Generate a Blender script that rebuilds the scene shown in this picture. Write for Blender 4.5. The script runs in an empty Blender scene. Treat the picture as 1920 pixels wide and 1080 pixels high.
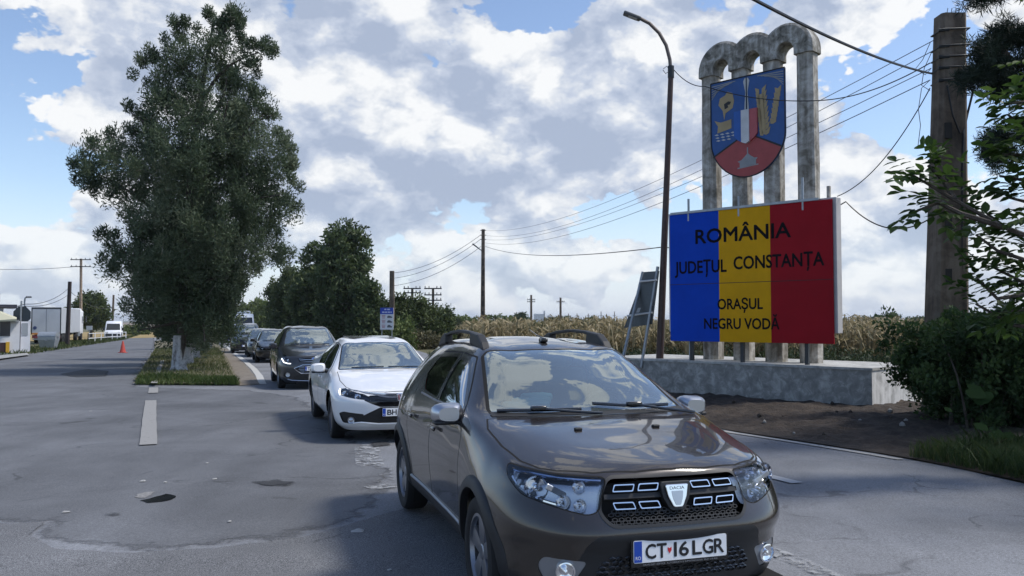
import bpy, bmesh, math, random
import numpy as np
from mathutils import Vector, Matrix
R = math.radians
S = bpy.context.scene
COL = S.collection
rng = np.random.default_rng(7)
random.seed(7)
# ------------------------------------------------------------------ camera
F_PX, CAM_H, HOR = 1538.6, 1.63, 600.8
PITCH = math.atan((HOR - 540) / F_PX)
cd = bpy.data.cameras.new('camera'); cam = bpy.data.objects.new('camera', cd); COL.objects.link(cam)
cd.sensor_width = 36; cd.lens = F_PX / 1920 * 36; cd.clip_start = 0.05; cd.clip_end = 20000
cam.location = (0, 0, CAM_H); cam.rotation_euler = (R(90) + PITCH, 0, 0)
S.camera = cam
S.view_settings.view_transform = 'Standard'; S.view_settings.look = 'None'
S.view_settings.exposure = 0.98; S.view_settings.gamma = 1
S.cycles.max_bounces = 8; S.cycles.transparent_max_bounces = 24; S.cycles.caustics_reflective = False; S.cycles.caustics_refractive = False
S.cycles.use_denoising = True
S.cycles.sample_clamp_indirect = 4

def ray(px, py):
    a = (px - 960) / F_PX; b = (540 - py) / F_PX
    return Vector((a, math.cos(PITCH) - b * math.sin(PITCH), math.sin(PITCH) + b * math.cos(PITCH)))
SLOPE = 0.0085                   # the ground falls away gently ahead
def gz(y): return -SLOPE * (min(y, 420.0) - 5.0)
def G(px, py, up=0.0):           # a point of the photo on the ground
    d = ray(px, py); k = (0.0425 + up - CAM_H) / (d.z + SLOPE * d.y)
    return Vector((d.x * k, d.y * k, gz(d.y * k) + up))
def AT(px, py, dist):            # a point of the photo at a known distance ahead
    d = ray(px, py); k = dist / d.y
    return Vector((d.x * k, dist, CAM_H + d.z * k))

# ------------------------------------------------------------------ sky and sun
SUN_AZ, SUN_EL = R(90), R(54)    # azimuth measured from the view axis towards the right
W = bpy.data.worlds.new('World'); S.world = W; W.use_nodes = True
def sky_world():
    nt = W.node_tree; N = nt.nodes; L = nt.links; N.clear()
    out = N.new('ShaderNodeOutputWorld'); bg = N.new('ShaderNodeBackground'); bg.inputs['Strength'].default_value = 0.088
    L.new(bg.outputs[0], out.inputs[0])
    sky = N.new('ShaderNodeTexSky'); sky.sky_type = 'NISHITA'; sky.sun_disc = False
    sky.sun_elevation = SUN_EL; sky.sun_rotation = SUN_AZ; sky.air_density = 1.0; sky.dust_density = 0.6; sky.ozone_density = 1.5
    tc = N.new('ShaderNodeTexCoord')
    sep = N.new('ShaderNodeSeparateXYZ'); L.new(tc.outputs['Generated'], sep.inputs[0])
    def M(op, a, b=None, c=None, clamp=False):
        n = N.new('ShaderNodeMath'); n.operation = op; n.use_clamp = clamp
        for i, v in enumerate((a, b, c)):
            if v is None: continue
            if isinstance(v, (int, float)): n.inputs[i].default_value = v
            else: L.new(v, n.inputs[i])
        return n.outputs[0]
    az = M('ARCTAN2', sep.outputs[0], sep.outputs[1]); el = M('ARCSINE', sep.outputs[2])
    cmb = N.new('ShaderNodeCombineXYZ'); L.new(az, cmb.inputs[0]); L.new(el, cmb.inputs[1])
    # warp the direction a little so that cloud outlines billow
    def noise(vec, scale, detail, rough, w=0.0, dist=0.0):
        n = N.new('ShaderNodeTexNoise'); n.noise_dimensions = '4D'; L.new(vec, n.inputs['Vector'])
        n.inputs['Scale'].default_value = scale; n.inputs['Detail'].default_value = detail; n.inputs['Roughness'].default_value = rough
        n.inputs['W'].default_value = w; n.inputs['Distortion'].default_value = dist
        return n
    dirv = N.new('ShaderNodeVectorMath'); dirv.operation = 'MULTIPLY'; L.new(tc.outputs['Generated'], dirv.inputs[0]); dirv.inputs[1].default_value = (1, 1, 1.5)
    big = noise(dirv.outputs[0], 2.6, 3, 0.5, 1.3)
    jit = noise(dirv.outputs[0], 14.0, 5, 0.6, 2.2)
    js_ = N.new('ShaderNodeVectorMath'); js_.operation = 'MULTIPLY_ADD'; L.new(jit.outputs['Color'], js_.inputs[0]); js_.inputs[1].default_value = (.075, .075, .075); L.new(dirv.outputs[0], js_.inputs[2])
    def puffs(vec, detail=3.0):
        v = N.new('ShaderNodeTexVoronoi'); v.feature = 'F1'; v.inputs['Scale'].default_value = 8.5; v.inputs['Detail'].default_value = detail; v.inputs['Roughness'].default_value = .52; v.inputs['Lacunarity'].default_value = 2.3
        L.new(vec, v.inputs['Vector']); return M('SUBTRACT', 0.60, v.outputs['Distance'])
    mid = puffs(js_.outputs[0]); fine = noise(dirv.outputs[0], 11.0, 9, 0.62, 4.1, 0.2)
    wn = noise(dirv.outputs[0], 9.0, 4, 0.6, 8.0)
    ws = N.new('ShaderNodeVectorMath'); ws.operation = 'MULTIPLY_ADD'; L.new(wn.outputs['Color'], ws.inputs[0]); ws.inputs[1].default_value = (0.16, 0.12, 0); ws.inputs[2].default_value = (-0.08, -0.06, 0)
    wv = N.new('ShaderNodeVectorMath'); wv.operation = 'ADD'; L.new(cmb.outputs[0], wv.inputs[0]); L.new(ws.outputs[0], wv.inputs[1])
    def blob(px, py, rx, ry, amp):
        d = ray(px, py); a0 = math.atan2(d.x, d.y); e0 = math.asin(d.z / d.length)
        s = N.new('ShaderNodeVectorMath'); s.operation = 'SUBTRACT'; L.new(wv.outputs[0], s.inputs[0]); s.inputs[1].default_value = (a0, e0, 0)
        m = N.new('ShaderNodeVectorMath'); m.operation = 'MULTIPLY'; L.new(s.outputs[0], m.inputs[0]); m.inputs[1].default_value = (F_PX / rx, F_PX / ry, 0)
        q = N.new('ShaderNodeVectorMath'); q.operation = 'DOT_PRODUCT'; L.new(m.outputs[0], q.inputs[0]); L.new(m.outputs[0], q.inputs[1])
        return M('MULTIPLY', M('EXPONENT', M('MULTIPLY', q.outputs['Value'], -0.8)), amp)
    acc = None
    for b in CLOUDS:
        v = blob(*b); acc = v if acc is None else M('ADD', acc, v)
    sh = None
    for b in CLOUD_SHADE:
        v = blob(*b); sh = v if sh is None else M('ADD', sh, v)
    base = M('ADD', M('MULTIPLY', M('SUBTRACT', big.outputs['Fac'], 0.5), 1.3), M('ADD', M('MULTIPLY', mid, 1.15), M('MULTIPLY', M('SUBTRACT', fine.outputs['Fac'], 0.5), 0.85)))
    dens = M('ADD', M('ADD', base, acc), 0.0)
    def ss(v, a, b):
        n = N.new('ShaderNodeMapRange'); n.interpolation_type = 'SMOOTHSTEP'; L.new(v, n.inputs[0])
        n.inputs[1].default_value = a; n.inputs[2].default_value = b; return n.outputs[0]
    mask = ss(dens, 0.0, 0.16)
    # light from above and the right: compare the billows with those a step towards the sun
    off = N.new('ShaderNodeVectorMath'); off.operation = 'ADD'; L.new(js_.outputs[0], off.inputs[0]); off.inputs[1].default_value = (0.020, 0.0, 0.050)
    fo = N.new('ShaderNodeVectorMath'); fo.operation = 'ADD'; L.new(dirv.outputs[0], fo.inputs[0]); fo.inputs[1].default_value = (0.012, 0.0, 0.030)
    fine2 = noise(fo.outputs[0], 11.0, 7, 0.62, 4.1, 0.2)
    lit = M('ADD', M('MULTIPLY', M('SUBTRACT', mid, puffs(off.outputs[0], 2.0)), 1.25), M('MULTIPLY', M('SUBTRACT', fine.outputs['Fac'], fine2.outputs['Fac']), 1.9))
    thick = ss(dens, 0.15, 1.1)
    br = M('SUBTRACT', M('ADD', M('ADD', 0.64, lit), M('MULTIPLY', sh, 0.55)), M('MULTIPLY', thick, 0.08))
    ramp = N.new('ShaderNodeValToRGB'); L.new(br, ramp.inputs[0])
    cr = ramp.color_ramp; cr.elements[0].position = 0.02; cr.elements[0].color = (0.40, 0.47, 0.61, 1)
    cr.elements[1].position = 0.98; cr.elements[1].color = (0.92, 0.93, 0.94, 1)
    e = cr.elements.new(0.45); e.color = (0.56, 0.62, 0.74, 1)
    e = cr.elements.new(0.72); e.color = (0.76, 0.79, 0.84, 1)
    cs = N.new('ShaderNodeVectorMath'); cs.operation = 'SCALE'; L.new(ramp.outputs[0], cs.inputs[0]); cs.inputs['Scale'].default_value = 6.1
    # pale haze low over the plain
    hz = ss(el, 0.16, -0.01)
    mixh = N.new('ShaderNodeMix'); mixh.data_type = 'RGBA'; L.new(M('MULTIPLY', hz, 0.8), mixh.inputs['Factor']); 
    skm = N.new('ShaderNodeMix'); skm.data_type = 'RGBA'; skm.blend_type = 'MULTIPLY'; skm.inputs['Factor'].default_value = 1; L.new(sky.outputs[0], skm.inputs['A']); skm.inputs['B'].default_value = SKY_TINT
    L.new(skm.outputs['Result'], mixh.inputs['A']); mixh.inputs['B'].default_value = (4.4, 4.95, 5.85, 1)
    mx = N.new('ShaderNodeMix'); mx.data_type = 'RGBA'; L.new(M('MULTIPLY', mask, M('SUBTRACT', 0.97, M('MULTIPLY', hz, 0.35))), mx.inputs['Factor'])
    L.new(mixh.outputs['Result'], mx.inputs['A']); L.new(cs.outputs[0], mx.inputs['B'])
    L.new(mx.outputs['Result'], bg.inputs['Color'])
SKY_TINT = (1.03, 1.01, 1.04, 1)
# cloud banks: photo position, radii, amount (negative opens the blue); unseen ones above the frame added for windscreen reflections
CLOUDS = [(700, 130, 430, 230, 0.85), (320, 150, 190, 220, 0.85), (560, 300, 260, 130, 0.75), (1160, 230, 240, 140, 0.75), (900, 290, 420, 100, 0.70), (1120, 90, 130, 70, 0.45), (1270, 60, 110, 110, 0.55),
          (60, 480, 170, 110, 0.95), (650, 420, 220, 80, 0.75), (1060, 470, 150, 60, 0.95), (985, 400, 70, 50, 0.5), (1620, 330, 130, 130, 0.95), (1560, 480, 180, 110, 0.6),
          (1650, 10, 330, 70, 0.85), (50, 95, 40, 30, 0.45), (900, 540, 420, 60, 0.6), (100, 5, 140, 25, 0.35), (1215, 410, 40, 45, .55), (1350, 260, 120, 130, .45), (1860, 180, 90, 60, .4), (1880, 520, 120, 90, .5), (1950, 400, 120, 120, .5), (2300, 300, 500, 300, .6), (-500, 300, 500, 300, .4), (900, -1700, 500, 260, .55), (1350, -1650, 900, 420, .75), (1480, -1500, 130, 110, -1.1), (1180, -1250, 150, 90, -.8), (1250, -2600, 420, 220, -.6), (800, -900, 300, 160, -.4), (1200, -500, 400, 160, .4),
          (60, 230, 110, 190, -0.85), (130, 340, 100, 60, -0.4), (1010, 20, 95, 45, -1.1), (1390, 30, 40, 50, -0.4), (1700, 180, 170, 95, -1.0), (1190, 400, 220, 55, -0.85),
          (830, 385, 70, 30, -0.45), (1640, 130, 110, 60, -0.35), (1330, 440, 130, 70, -0.4), (1830, 300, 110, 120, -0.6), (740, 475, 90, 30, -0.3), (1400, 130, 40, 60, -0.25), (1250, 540, 200, 30, -.3)]
CLOUD_SHADE = [(760, 340, 330, 60, -0.40), (480, 320, 130, 80, -0.28), (320, 230, 110, 120, -0.22), (980, 190, 110, 60, -0.22), (1230, 175, 90, 60, -0.22), (1080, 330, 250, 45, -0.28), (1330, 330, 200, 60, -.15),
               (560, 60, 110, 90, 0.25), (850, 270, 110, 50, 0.25), (1000, 90, 110, 50, 0.2), (60, 450, 130, 80, 0.25), (1060, 460, 130, 50, 0.2), (1600, 290, 100, 70, 0.25), (1250, 250, 100, 60, 0.15), (700, 180, 120, 70, .12), (900, -1700, 500, 260, .55), (1300, -1300, 500, 220, .5), (700, -1200, 400, 200, .4), (1000, -300, 500, 150, .25)]  # positive brightens; unseen spots above the frame added for the windscreens
sky_world()
sl = bpy.data.lights.new('sun', 'SUN'); sl.energy = 1.75; sl.angle = R(10); sl.color = (1.0, 0.95, 0.87)
sun = bpy.data.objects.new('sun', sl); COL.objects.link(sun)
sd = Vector((math.cos(SUN_EL) * math.sin(SUN_AZ), math.cos(SUN_EL) * math.cos(SUN_AZ), math.sin(SUN_EL)))
sun.rotation_euler = sd.to_track_quat('Z', 'Y').to_euler()

# ------------------------------------------------------------------ materials
MATS = {}
def mat(name, col, rough=0.6, metal=0.0, coat=0.0, spec=0.5, noise=None, bump=None, emit=None, trans=0.0):
    """noise = (scale, darker/lighter amount, detail); bump = (scale, strength, distance)"""
    if name in MATS: return MATS[name]
    m = bpy.data.materials.new(name); MATS[name] = m; m.use_nodes = True
    nt = m.node_tree; b = nt.nodes['Principled BSDF']; L = nt.links
    b.inputs['Base Color'].default_value = (*col, 1); b.inputs['Roughness'].default_value = rough; b.inputs['Metallic'].default_value = metal
    b.inputs['Coat Weight'].default_value = coat; b.inputs['Coat Roughness'].default_value = 0.03; b.inputs['Specular IOR Level'].default_value = spec
    tc = None
    if noise or bump: tc = nt.nodes.new('ShaderNodeTexCoord')
    if noise:
        n = nt.nodes.new('ShaderNodeTexNoise'); n.inputs['Scale'].default_value = noise[0]; n.inputs['Detail'].default_value = noise[2] if len(noise) > 2 else 6
        n.inputs['Roughness'].default_value = 0.65
        L.new(tc.outputs['Object'], n.inputs['Vector'])
        r = nt.nodes.new('ShaderNodeValToRGB'); L.new(n.outputs['Fac'], r.inputs[0])
        a = noise[1]
        r.color_ramp.elements[0].position = 0.3; r.color_ramp.elements[0].color = (*[c * (1 - a) for c in col], 1)
        r.color_ramp.elements[1].position = 0.7; r.color_ramp.elements[1].color = (*[min(1, c * (1 + a)) for c in col], 1)
        L.new(r.outputs[0], b.inputs['Base Color'])
    if bump:
        n = nt.nodes.new('ShaderNodeTexNoise'); n.inputs['Scale'].default_value = bump[0]; n.inputs['Detail'].default_value = 5
        L.new(tc.outputs['Object'], n.inputs['Vector'])
        bp = nt.nodes.new('ShaderNodeBump'); bp.inputs['Strength'].default_value = bump[1]; bp.inputs['Distance'].default_value = bump[2]
        L.new(n.outputs['Fac'], bp.inputs['Height']); L.new(bp.outputs[0], b.inputs['Normal'])
    if emit:
        b.inputs['Emission Color'].default_value = (*emit[0], 1); b.inputs['Emission Strength'].default_value = emit[1]
    return m
def glass(name, tint=(0.55, 0.62, 0.6), refl=1.0, rough=0.0):
    if name in MATS: return MATS[name]
    m = bpy.data.materials.new(name); MATS[name] = m; m.use_nodes = True
    nt = m.node_tree; N = nt.nodes; L = nt.links; N.clear()
    o = N.new('ShaderNodeOutputMaterial'); mx = N.new('ShaderNodeMixShader'); t = N.new('ShaderNodeBsdfTransparent'); g = N.new('ShaderNodeBsdfGlossy')
    f = N.new('ShaderNodeFresnel'); f.inputs['IOR'].default_value = 1.5; mm = N.new('ShaderNodeMath'); mm.operation = 'MULTIPLY'; mm.use_clamp = True; mm.inputs[1].default_value = refl
    t.inputs[0].default_value = (*tint, 1); g.inputs['Roughness'].default_value = rough; g.inputs['Color'].default_value = (0.95, 0.97, 1, 1)
    L.new(f.outputs[0], mm.inputs[0]); L.new(mm.outputs[0], mx.inputs[0]); L.new(t.outputs[0], mx.inputs[1]); L.new(g.outputs[0], mx.inputs[2]); L.new(mx.outputs[0], o.inputs[0])
    return m

# ------------------------------------------------------------------ mesh helpers
class MB:
    def __init__(s): s.v = []; s.f = []; s.m = []; s.mi = 0
    def add(s, vs, fs):
        o = len(s.v); s.v += [tuple(p) for p in vs]; s.f += [tuple(i + o for i in f) for f in fs]; s.m += [s.mi] * len(fs); return s
    def box(s, c, d, rz=0, ry=0, rx=0, taper=1.0):
        x, y, z = [k / 2 for k in d]; M = Matrix.Translation(c) @ Matrix.Rotation(rz, 4, 'Z') @ Matrix.Rotation(ry, 4, 'Y') @ Matrix.Rotation(rx, 4, 'X')
        vs = [M @ Vector((a * x * (taper if cz > 0 else 1), b * y * (taper if cz > 0 else 1), cz * z)) for cz in (-1, 1) for a, b in ((-1, -1), (1, -1), (1, 1), (-1, 1))]
        return s.add(vs, [(3, 2, 1, 0), (4, 5, 6, 7), (0, 1, 5, 4), (1, 2, 6, 5), (2, 3, 7, 6), (3, 0, 4, 7)])
    def rbox(s, c, d, r, M=None, seg=3):      # box with rounded edges
        bm = bmesh.new(); bmesh.ops.create_cube(bm, size=1); bmesh.ops.scale(bm, vec=d, verts=bm.verts)
        bmesh.ops.bevel(bm, geom=bm.edges[:], offset=r, segments=seg, affect='EDGES', profile=0.5)
        T = Matrix.Translation(c) @ (M or Matrix.Identity(4)); bm.verts.index_update()
        s.add([T @ v.co for v in bm.verts], [[v.index for v in f.verts] for f in bm.faces]); bm.free(); return s
    def tube(s, pts, r, n=8, cap=True):
        pts = [Vector(p) for p in pts]; rs = r if isinstance(r, (list, tuple)) else [r] * len(pts)
        vs = []; up = None
        for i, p in enumerate(pts):
            t = (pts[min(i + 1, len(pts) - 1)] - pts[max(i - 1, 0)]).normalized()
            if up is None: up = t.orthogonal().normalized()
            else:
                up = (up - t * up.dot(t)); up = up.normalized() if up.length > 1e-6 else t.orthogonal().normalized()
            b = t.cross(up)
            for k in range(n):
                a = 2 * math.pi * k / n; vs.append(p + (up * math.cos(a) + b * math.sin(a)) * rs[i])
        fs = [(i * n + k, i * n + (k + 1) % n, (i + 1) * n + (k + 1) % n, (i + 1) * n + k) for i in range(len(pts) - 1) for k in range(n)]
        if cap: fs += [tuple(range(n - 1, -1, -1)), tuple((len(pts) - 1) * n + k for k in range(n))]
        return s.add(vs, fs)
    def lathe(s, prof, n=24, axis='Y', c=(0, 0, 0), close=False):   # prof = (radius, along)
        c = Vector(c); vs = []
        for r, h in prof:
            for k in range(n):
                a = 2 * math.pi * k / n; p = (r * math.cos(a), h, r * math.sin(a)) if axis == 'Y' else ((r * math.cos(a), r * math.sin(a), h) if axis == 'Z' else (h, r * math.cos(a), r * math.sin(a)))
                vs.append(c + Vector(p))
        m = len(prof); fs = []
        for i in range(m - (0 if close else 1)):
            j = (i + 1) % m
            fs += [(i * n + k, i * n + (k + 1) % n, j * n + (k + 1) % n, j * n + k) for k in range(n)]
        return s.add(vs, fs)
    def prism(s, poly, M, d):         # 2D outline placed by M (local xy), thickness d along local z
        n = len(poly); vs = [M @ Vector((x, y, 0)) for x, y in poly] + [M @ Vector((x, y, d)) for x, y in poly]
        return s.add(vs, [tuple(range(n - 1, -1, -1)), tuple(range(n, 2 * n))] + [(k, (k + 1) % n, n + (k + 1) % n, n + k) for k in range(n)])
    def apart(s, name, m, parent=None, **k):     # every separate piece as an object of its own
        nv = len(s.v); up = list(range(nv))
        def find(a):
            while up[a] != a: up[a] = up[up[a]]; a = up[a]
            return a
        for f in s.f:
            for q in f[1:]: up[find(q)] = find(f[0])
        grp = {}
        for f in s.f: grp.setdefault(find(f[0]), []).append(f)
        out = []
        for fs in grp.values():
            ids = sorted({i for f in fs for i in f}); mp = {i: j for j, i in enumerate(ids)}; b = MB(); b.add([s.v[i] for i in ids], [tuple(mp[i] for i in f) for f in fs]); out.append(b.build(name, m, parent, **k))
        return out
    def build(s, name, m, parent=None, smooth=False, bevel=0, loc=None, angle=None):
        me = bpy.data.meshes.new(name); me.from_pydata(s.v, [], s.f)
        ms = m if isinstance(m, (list, tuple)) else [m]
        for k in ms: me.materials.append(k)
        if len(ms) > 1: me.polygons.foreach_set('material_index', s.m)
        bm = bmesh.new(); bm.from_mesh(me); bmesh.ops.recalc_face_normals(bm, faces=bm.faces)
        if bevel: bmesh.ops.bevel(bm, geom=[e for e in bm.edges if len(e.link_faces) == 2 and e.calc_face_angle(0) > 0.5], offset=bevel, segments=2, affect='EDGES', profile=0.5)
        bm.to_mesh(me); bm.free()
        if smooth:
            me.polygons.foreach_set('use_smooth', [True] * len(me.polygons))
            me.set_sharp_from_angle(angle=angle or R(40))
        o = bpy.data.objects.new(name, me); COL.objects.link(o)
        if parent: o.parent = parent
        if loc is not None: o.location = loc
        return o
def mesh_np(name, V, Fq, m, parent=None, smooth=False):     # big quad/tri arrays
    me = bpy.data.meshes.new(name); V = np.asarray(V, np.float32); Fq = np.asarray(Fq, np.int32); k = Fq.shape[1]
    me.vertices.add(len(V)); me.vertices.foreach_set('co', V.ravel()); me.loops.add(Fq.size); me.loops.foreach_set('vertex_index', Fq.ravel())
    me.polygons.add(len(Fq)); me.polygons.foreach_set('loop_start', np.arange(len(Fq), dtype=np.int32) * k)
    me.materials.append(m); me.update(calc_edges=True)
    if smooth: me.polygons.foreach_set('use_smooth', [True] * len(Fq))
    o = bpy.data.objects.new(name, me); COL.objects.link(o)
    if parent: o.parent = parent
    return o
def tag(o, label=None, cat=None, group=None, kind=None):
    if label: o['label'] = label
    if cat: o['category'] = cat
    if group: o['group'] = group
    if kind: o['kind'] = kind
    return o
def thing(name, label, cat, loc=(0, 0, 0), rz=0, group=None):
    o = bpy.data.objects.new(name, None); COL.objects.link(o); o.location = loc; o.rotation_euler = (0, 0, rz); o.empty_display_size = 0.2
    return tag(o, label, cat, group)
def copy_tree(o, parent=None):
    c = o.copy(); COL.objects.link(c); c.parent = parent
    for ch in list(o.children): copy_tree(ch, c)
    return c
def text_geo(s, size, bold=0.0, spacing=1.0, align='CENTER'):
    cu = bpy.data.curves.new('lettering', 'FONT'); cu.body = s; cu.size = size; cu.offset = bold; cu.align_x = align; cu.space_character = spacing; cu.resolution_u = 3
    o = bpy.data.objects.new('lettering', cu); COL.objects.link(o); bpy.context.view_layer.update()
    me = bpy.data.meshes.new_from_object(o.evaluated_get(bpy.context.evaluated_depsgraph_get()))
    vs = [v.co.copy() for v in me.vertices]; fs = [tuple(p.vertices) for p in me.polygons]
    bpy.data.objects.remove(o); bpy.data.curves.remove(cu); bpy.data.meshes.remove(me)
    return vs, fs
def text_fit(s, w, h, bold=0.0):       # lettering scaled to a width and cap height, centred on the origin
    vs, fs = text_geo(s, 1.0, bold)
    xs = [v.x for v in vs]; x0, x1 = min(xs), max(xs)
    ky = h / 0.727; k = min(w / (x1 - x0), ky * 1.25)
    return [Vector(((v.x - (x0 + x1) / 2) * k, (v.y - 0.3635) * ky, 0)) for v in vs], fs
def sdpoly(P, poly):                   # signed distance (negative inside) of many 2D points
    P = np.asarray(P, float); q = np.asarray(poly, float); n = len(q)
    d = np.full(len(P), 1e9); s = np.ones(len(P))
    for i in range(n):
        a = q[i]; b = q[i - 1]; e = b - a; w = P - a
        t = np.clip((w @ e) / (e @ e), 0, 1); bb = w - np.outer(t, e); d = np.minimum(d, (bb ** 2).sum(1))
        c1 = P[:, 1] >= a[1]; c2 = P[:, 1] < b[1]; c3 = e[0] * w[:, 1] > e[1] * w[:, 0]
        fl = (c1 & c2 & c3) | (~c1 & ~c2 & ~c3); s[fl] *= -1
    return s * np.sqrt(d)
# ------------------------------------------------------------------ cars
BLACK = mat('black_plastic', (0.016, 0.017, 0.019), 0.55, bump=(260, 0.12, 0.002))
GLOSSB = mat('gloss_black', (0.006, 0.006, 0.007), 0.18, coat=0.5)
RUBBER = mat('tyre_rubber', (0.013, 0.013, 0.014), 0.8)
CHROME = mat('chrome', (0.78, 0.79, 0.82), 0.08, 1.0)
SATIN = mat('satin_silver', (0.50, 0.52, 0.56), 0.30, 1.0)
ALLOY = mat('alloy_rim', (0.30, 0.31, 0.34), 0.36, 0.9)
ALLOYD = mat('dark_alloy', (0.10, 0.10, 0.11), 0.35, 0.8)
INTER = mat('car_interior', (0.02, 0.021, 0.023), 0.8)
SEAT = mat('seat_fabric', (0.10, 0.102, 0.106), 0.9)
GAP = mat('panel_gap', (0.004, 0.004, 0.004), 0.9)
WIN = glass('car_glass', (0.42, 0.48, 0.47), 3.0)
WINS = glass('car_windscreen', (0.66, 0.74, 0.73), 3.7)
def pane_haze(m, col, amt):      # pale haze of reflections painted into the pane as diffuse colour
    nt = m.node_tree; N = nt.nodes; L = nt.links; o = N['Material Output']; src = o.inputs[0].links[0].from_socket
    d = N.new('ShaderNodeBsdfDiffuse'); d.inputs[0].default_value = (*col, 1); mx = N.new('ShaderNodeMixShader'); mx.inputs[0].default_value = amt
    L.new(src, mx.inputs[1]); L.new(d.outputs[0], mx.inputs[2]); L.new(mx.outputs[0], o.inputs[0])
pane_haze(WINS, (.46, .56, .57), .10)
for n_ in WINS.node_tree.nodes:
    if n_.type == 'BSDF_GLOSSY': n_.inputs['Color'].default_value = (.86, .95, 1.0, 1)
WIND = glass('dark_car_glass', (0.10, 0.12, 0.12), 1.5)
LENS = glass('lamp_lens', (0.97, 0.98, 0.99), 1.3)
PLATEW = mat('plate_white', (0.78, 0.79, 0.80), 0.4)
PLATEB = mat('plate_blue', (0.01, 0.06, 0.38), 0.4)
INK = mat('black_ink', (0.008, 0.008, 0.01), 0.5)
REDM = mat('tail_red', (0.35, 0.01, 0.012), 0.15, coat=0.6)
AMBER = mat('amber_plastic', (0.7, 0.22, 0.03), 0.25)
DRL = mat('daylight_strip', (0.8, 0.85, 0.95), 0.2, emit=((0.95, 0.97, 1.0), 1.1))
LAMPON = mat('lit_lamp', (0.9, 0.9, 0.9), 0.2, emit=((1.0, 0.97, 0.88), 5.0))
def paint(name, col, metal=0.5, rough=0.38): return mat(name, col, rough, metal, coat=1.0)

def hermite(P, t, T, axis):      # non-uniform Catmull-Rom along an axis of P with knots t, sampled at T
    P = np.moveaxis(P, axis, 0); n = len(t)
    d = np.diff(t); sl_ = np.diff(P, axis=0) / d.reshape(-1, *[1] * (P.ndim - 1))
    m = np.zeros_like(P); dd = d.reshape(-1, *[1] * (P.ndim - 1))
    m[1:-1] = (sl_[:-1] * dd[1:] + sl_[1:] * dd[:-1]) / (dd[1:] + dd[:-1]); m[0] = sl_[0]; m[-1] = sl_[-1]
    k = np.clip(np.searchsorted(t, T, 'right') - 1, 0, n - 2); h = d[k]; s = (T - t[k]) / h
    sh = (-1,) + (1,) * (P.ndim - 1); s = s.reshape(sh); h = h.reshape(sh)
    r = (2 * s**3 - 3 * s**2 + 1) * P[k] + (s**3 - 2 * s**2 + s) * h * m[k] + (-2 * s**3 + 3 * s**2) * P[k + 1] + (s**3 - s**2) * h * m[k + 1]
    return np.moveaxis(r, 0, axis)

def car_grid(cols, nu, nv, smooth=2):
    rows = []
    for c in cols:
        r0, r1, r2, r3, r4, r5, r7, r9 = [np.array(p, float) for p in c]
        r6 = (r5 + r7) / 2; cab = r7[2] - r5[2] > 0.12
        r6 = r6 + (np.array([0, .022, .006]) if cab else np.array([0, 0, 0.012]))
        r8 = np.array([r9[0] + (r7[0] - r9[0]) * .28, r7[1] * .52, r9[2] - (r9[2] - r7[2]) * .24])
        rows.append([r0, r1, r2, r3, r4, r5, r6, r7, r8, r9])
    P = np.array(rows).transpose(1, 0, 2)                       # [row][col][xyz]
    fl = np.array([1, -1, 1])
    Pm = np.concatenate([P[:, 2:0:-1] * fl, P, P[:, -2:-4:-1] * fl], 1)      # mirrored ends
    Pm = np.concatenate([Pm, Pm[-2:-3:-1] * fl], 0)
    tu = np.r_[0, np.cumsum(np.linalg.norm(np.diff(Pm, axis=1), axis=2).mean(0))]
    tv = np.r_[0, np.cumsum(np.linalg.norm(np.diff(Pm, axis=0), axis=2).mean(1))]
    nc = P.shape[1]; u0, u1 = tu[2], tu[1 + nc]; v1 = tv[9]
    U = np.linspace(u0, u1, nu); V = np.linspace(0, v1, nv)
    D = hermite(hermite(Pm, tu, U, 1), tv, V, 0)
    for _ in range(smooth):
        E = np.concatenate([D[:, 1:2] * fl, D, D[:, -2:-1] * fl], 1); D = (E[:, :-2] + 2 * E[:, 1:-1] + E[:, 2:]) / 4
        E = np.concatenate([2 * D[:1] - D[1:2], D, D[-2:-1] * fl], 0); D = (E[:-2] + 2 * E[1:-1] + E[2:]) / 4
    D[:, 0, 1] = 0; D[:, -1, 1] = 0; D[-1, :, 1] = 0
    # arc coordinate around the nose and tail along the shoulder row
    w = np.interp(U, tu[2:2 + nc], np.r_[0, np.cumsum(np.linalg.norm(np.diff(P[4][:, :2], axis=0), axis=1))])
    return D, U, V, w, tu[2:2 + nc], tv[:10]

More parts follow.
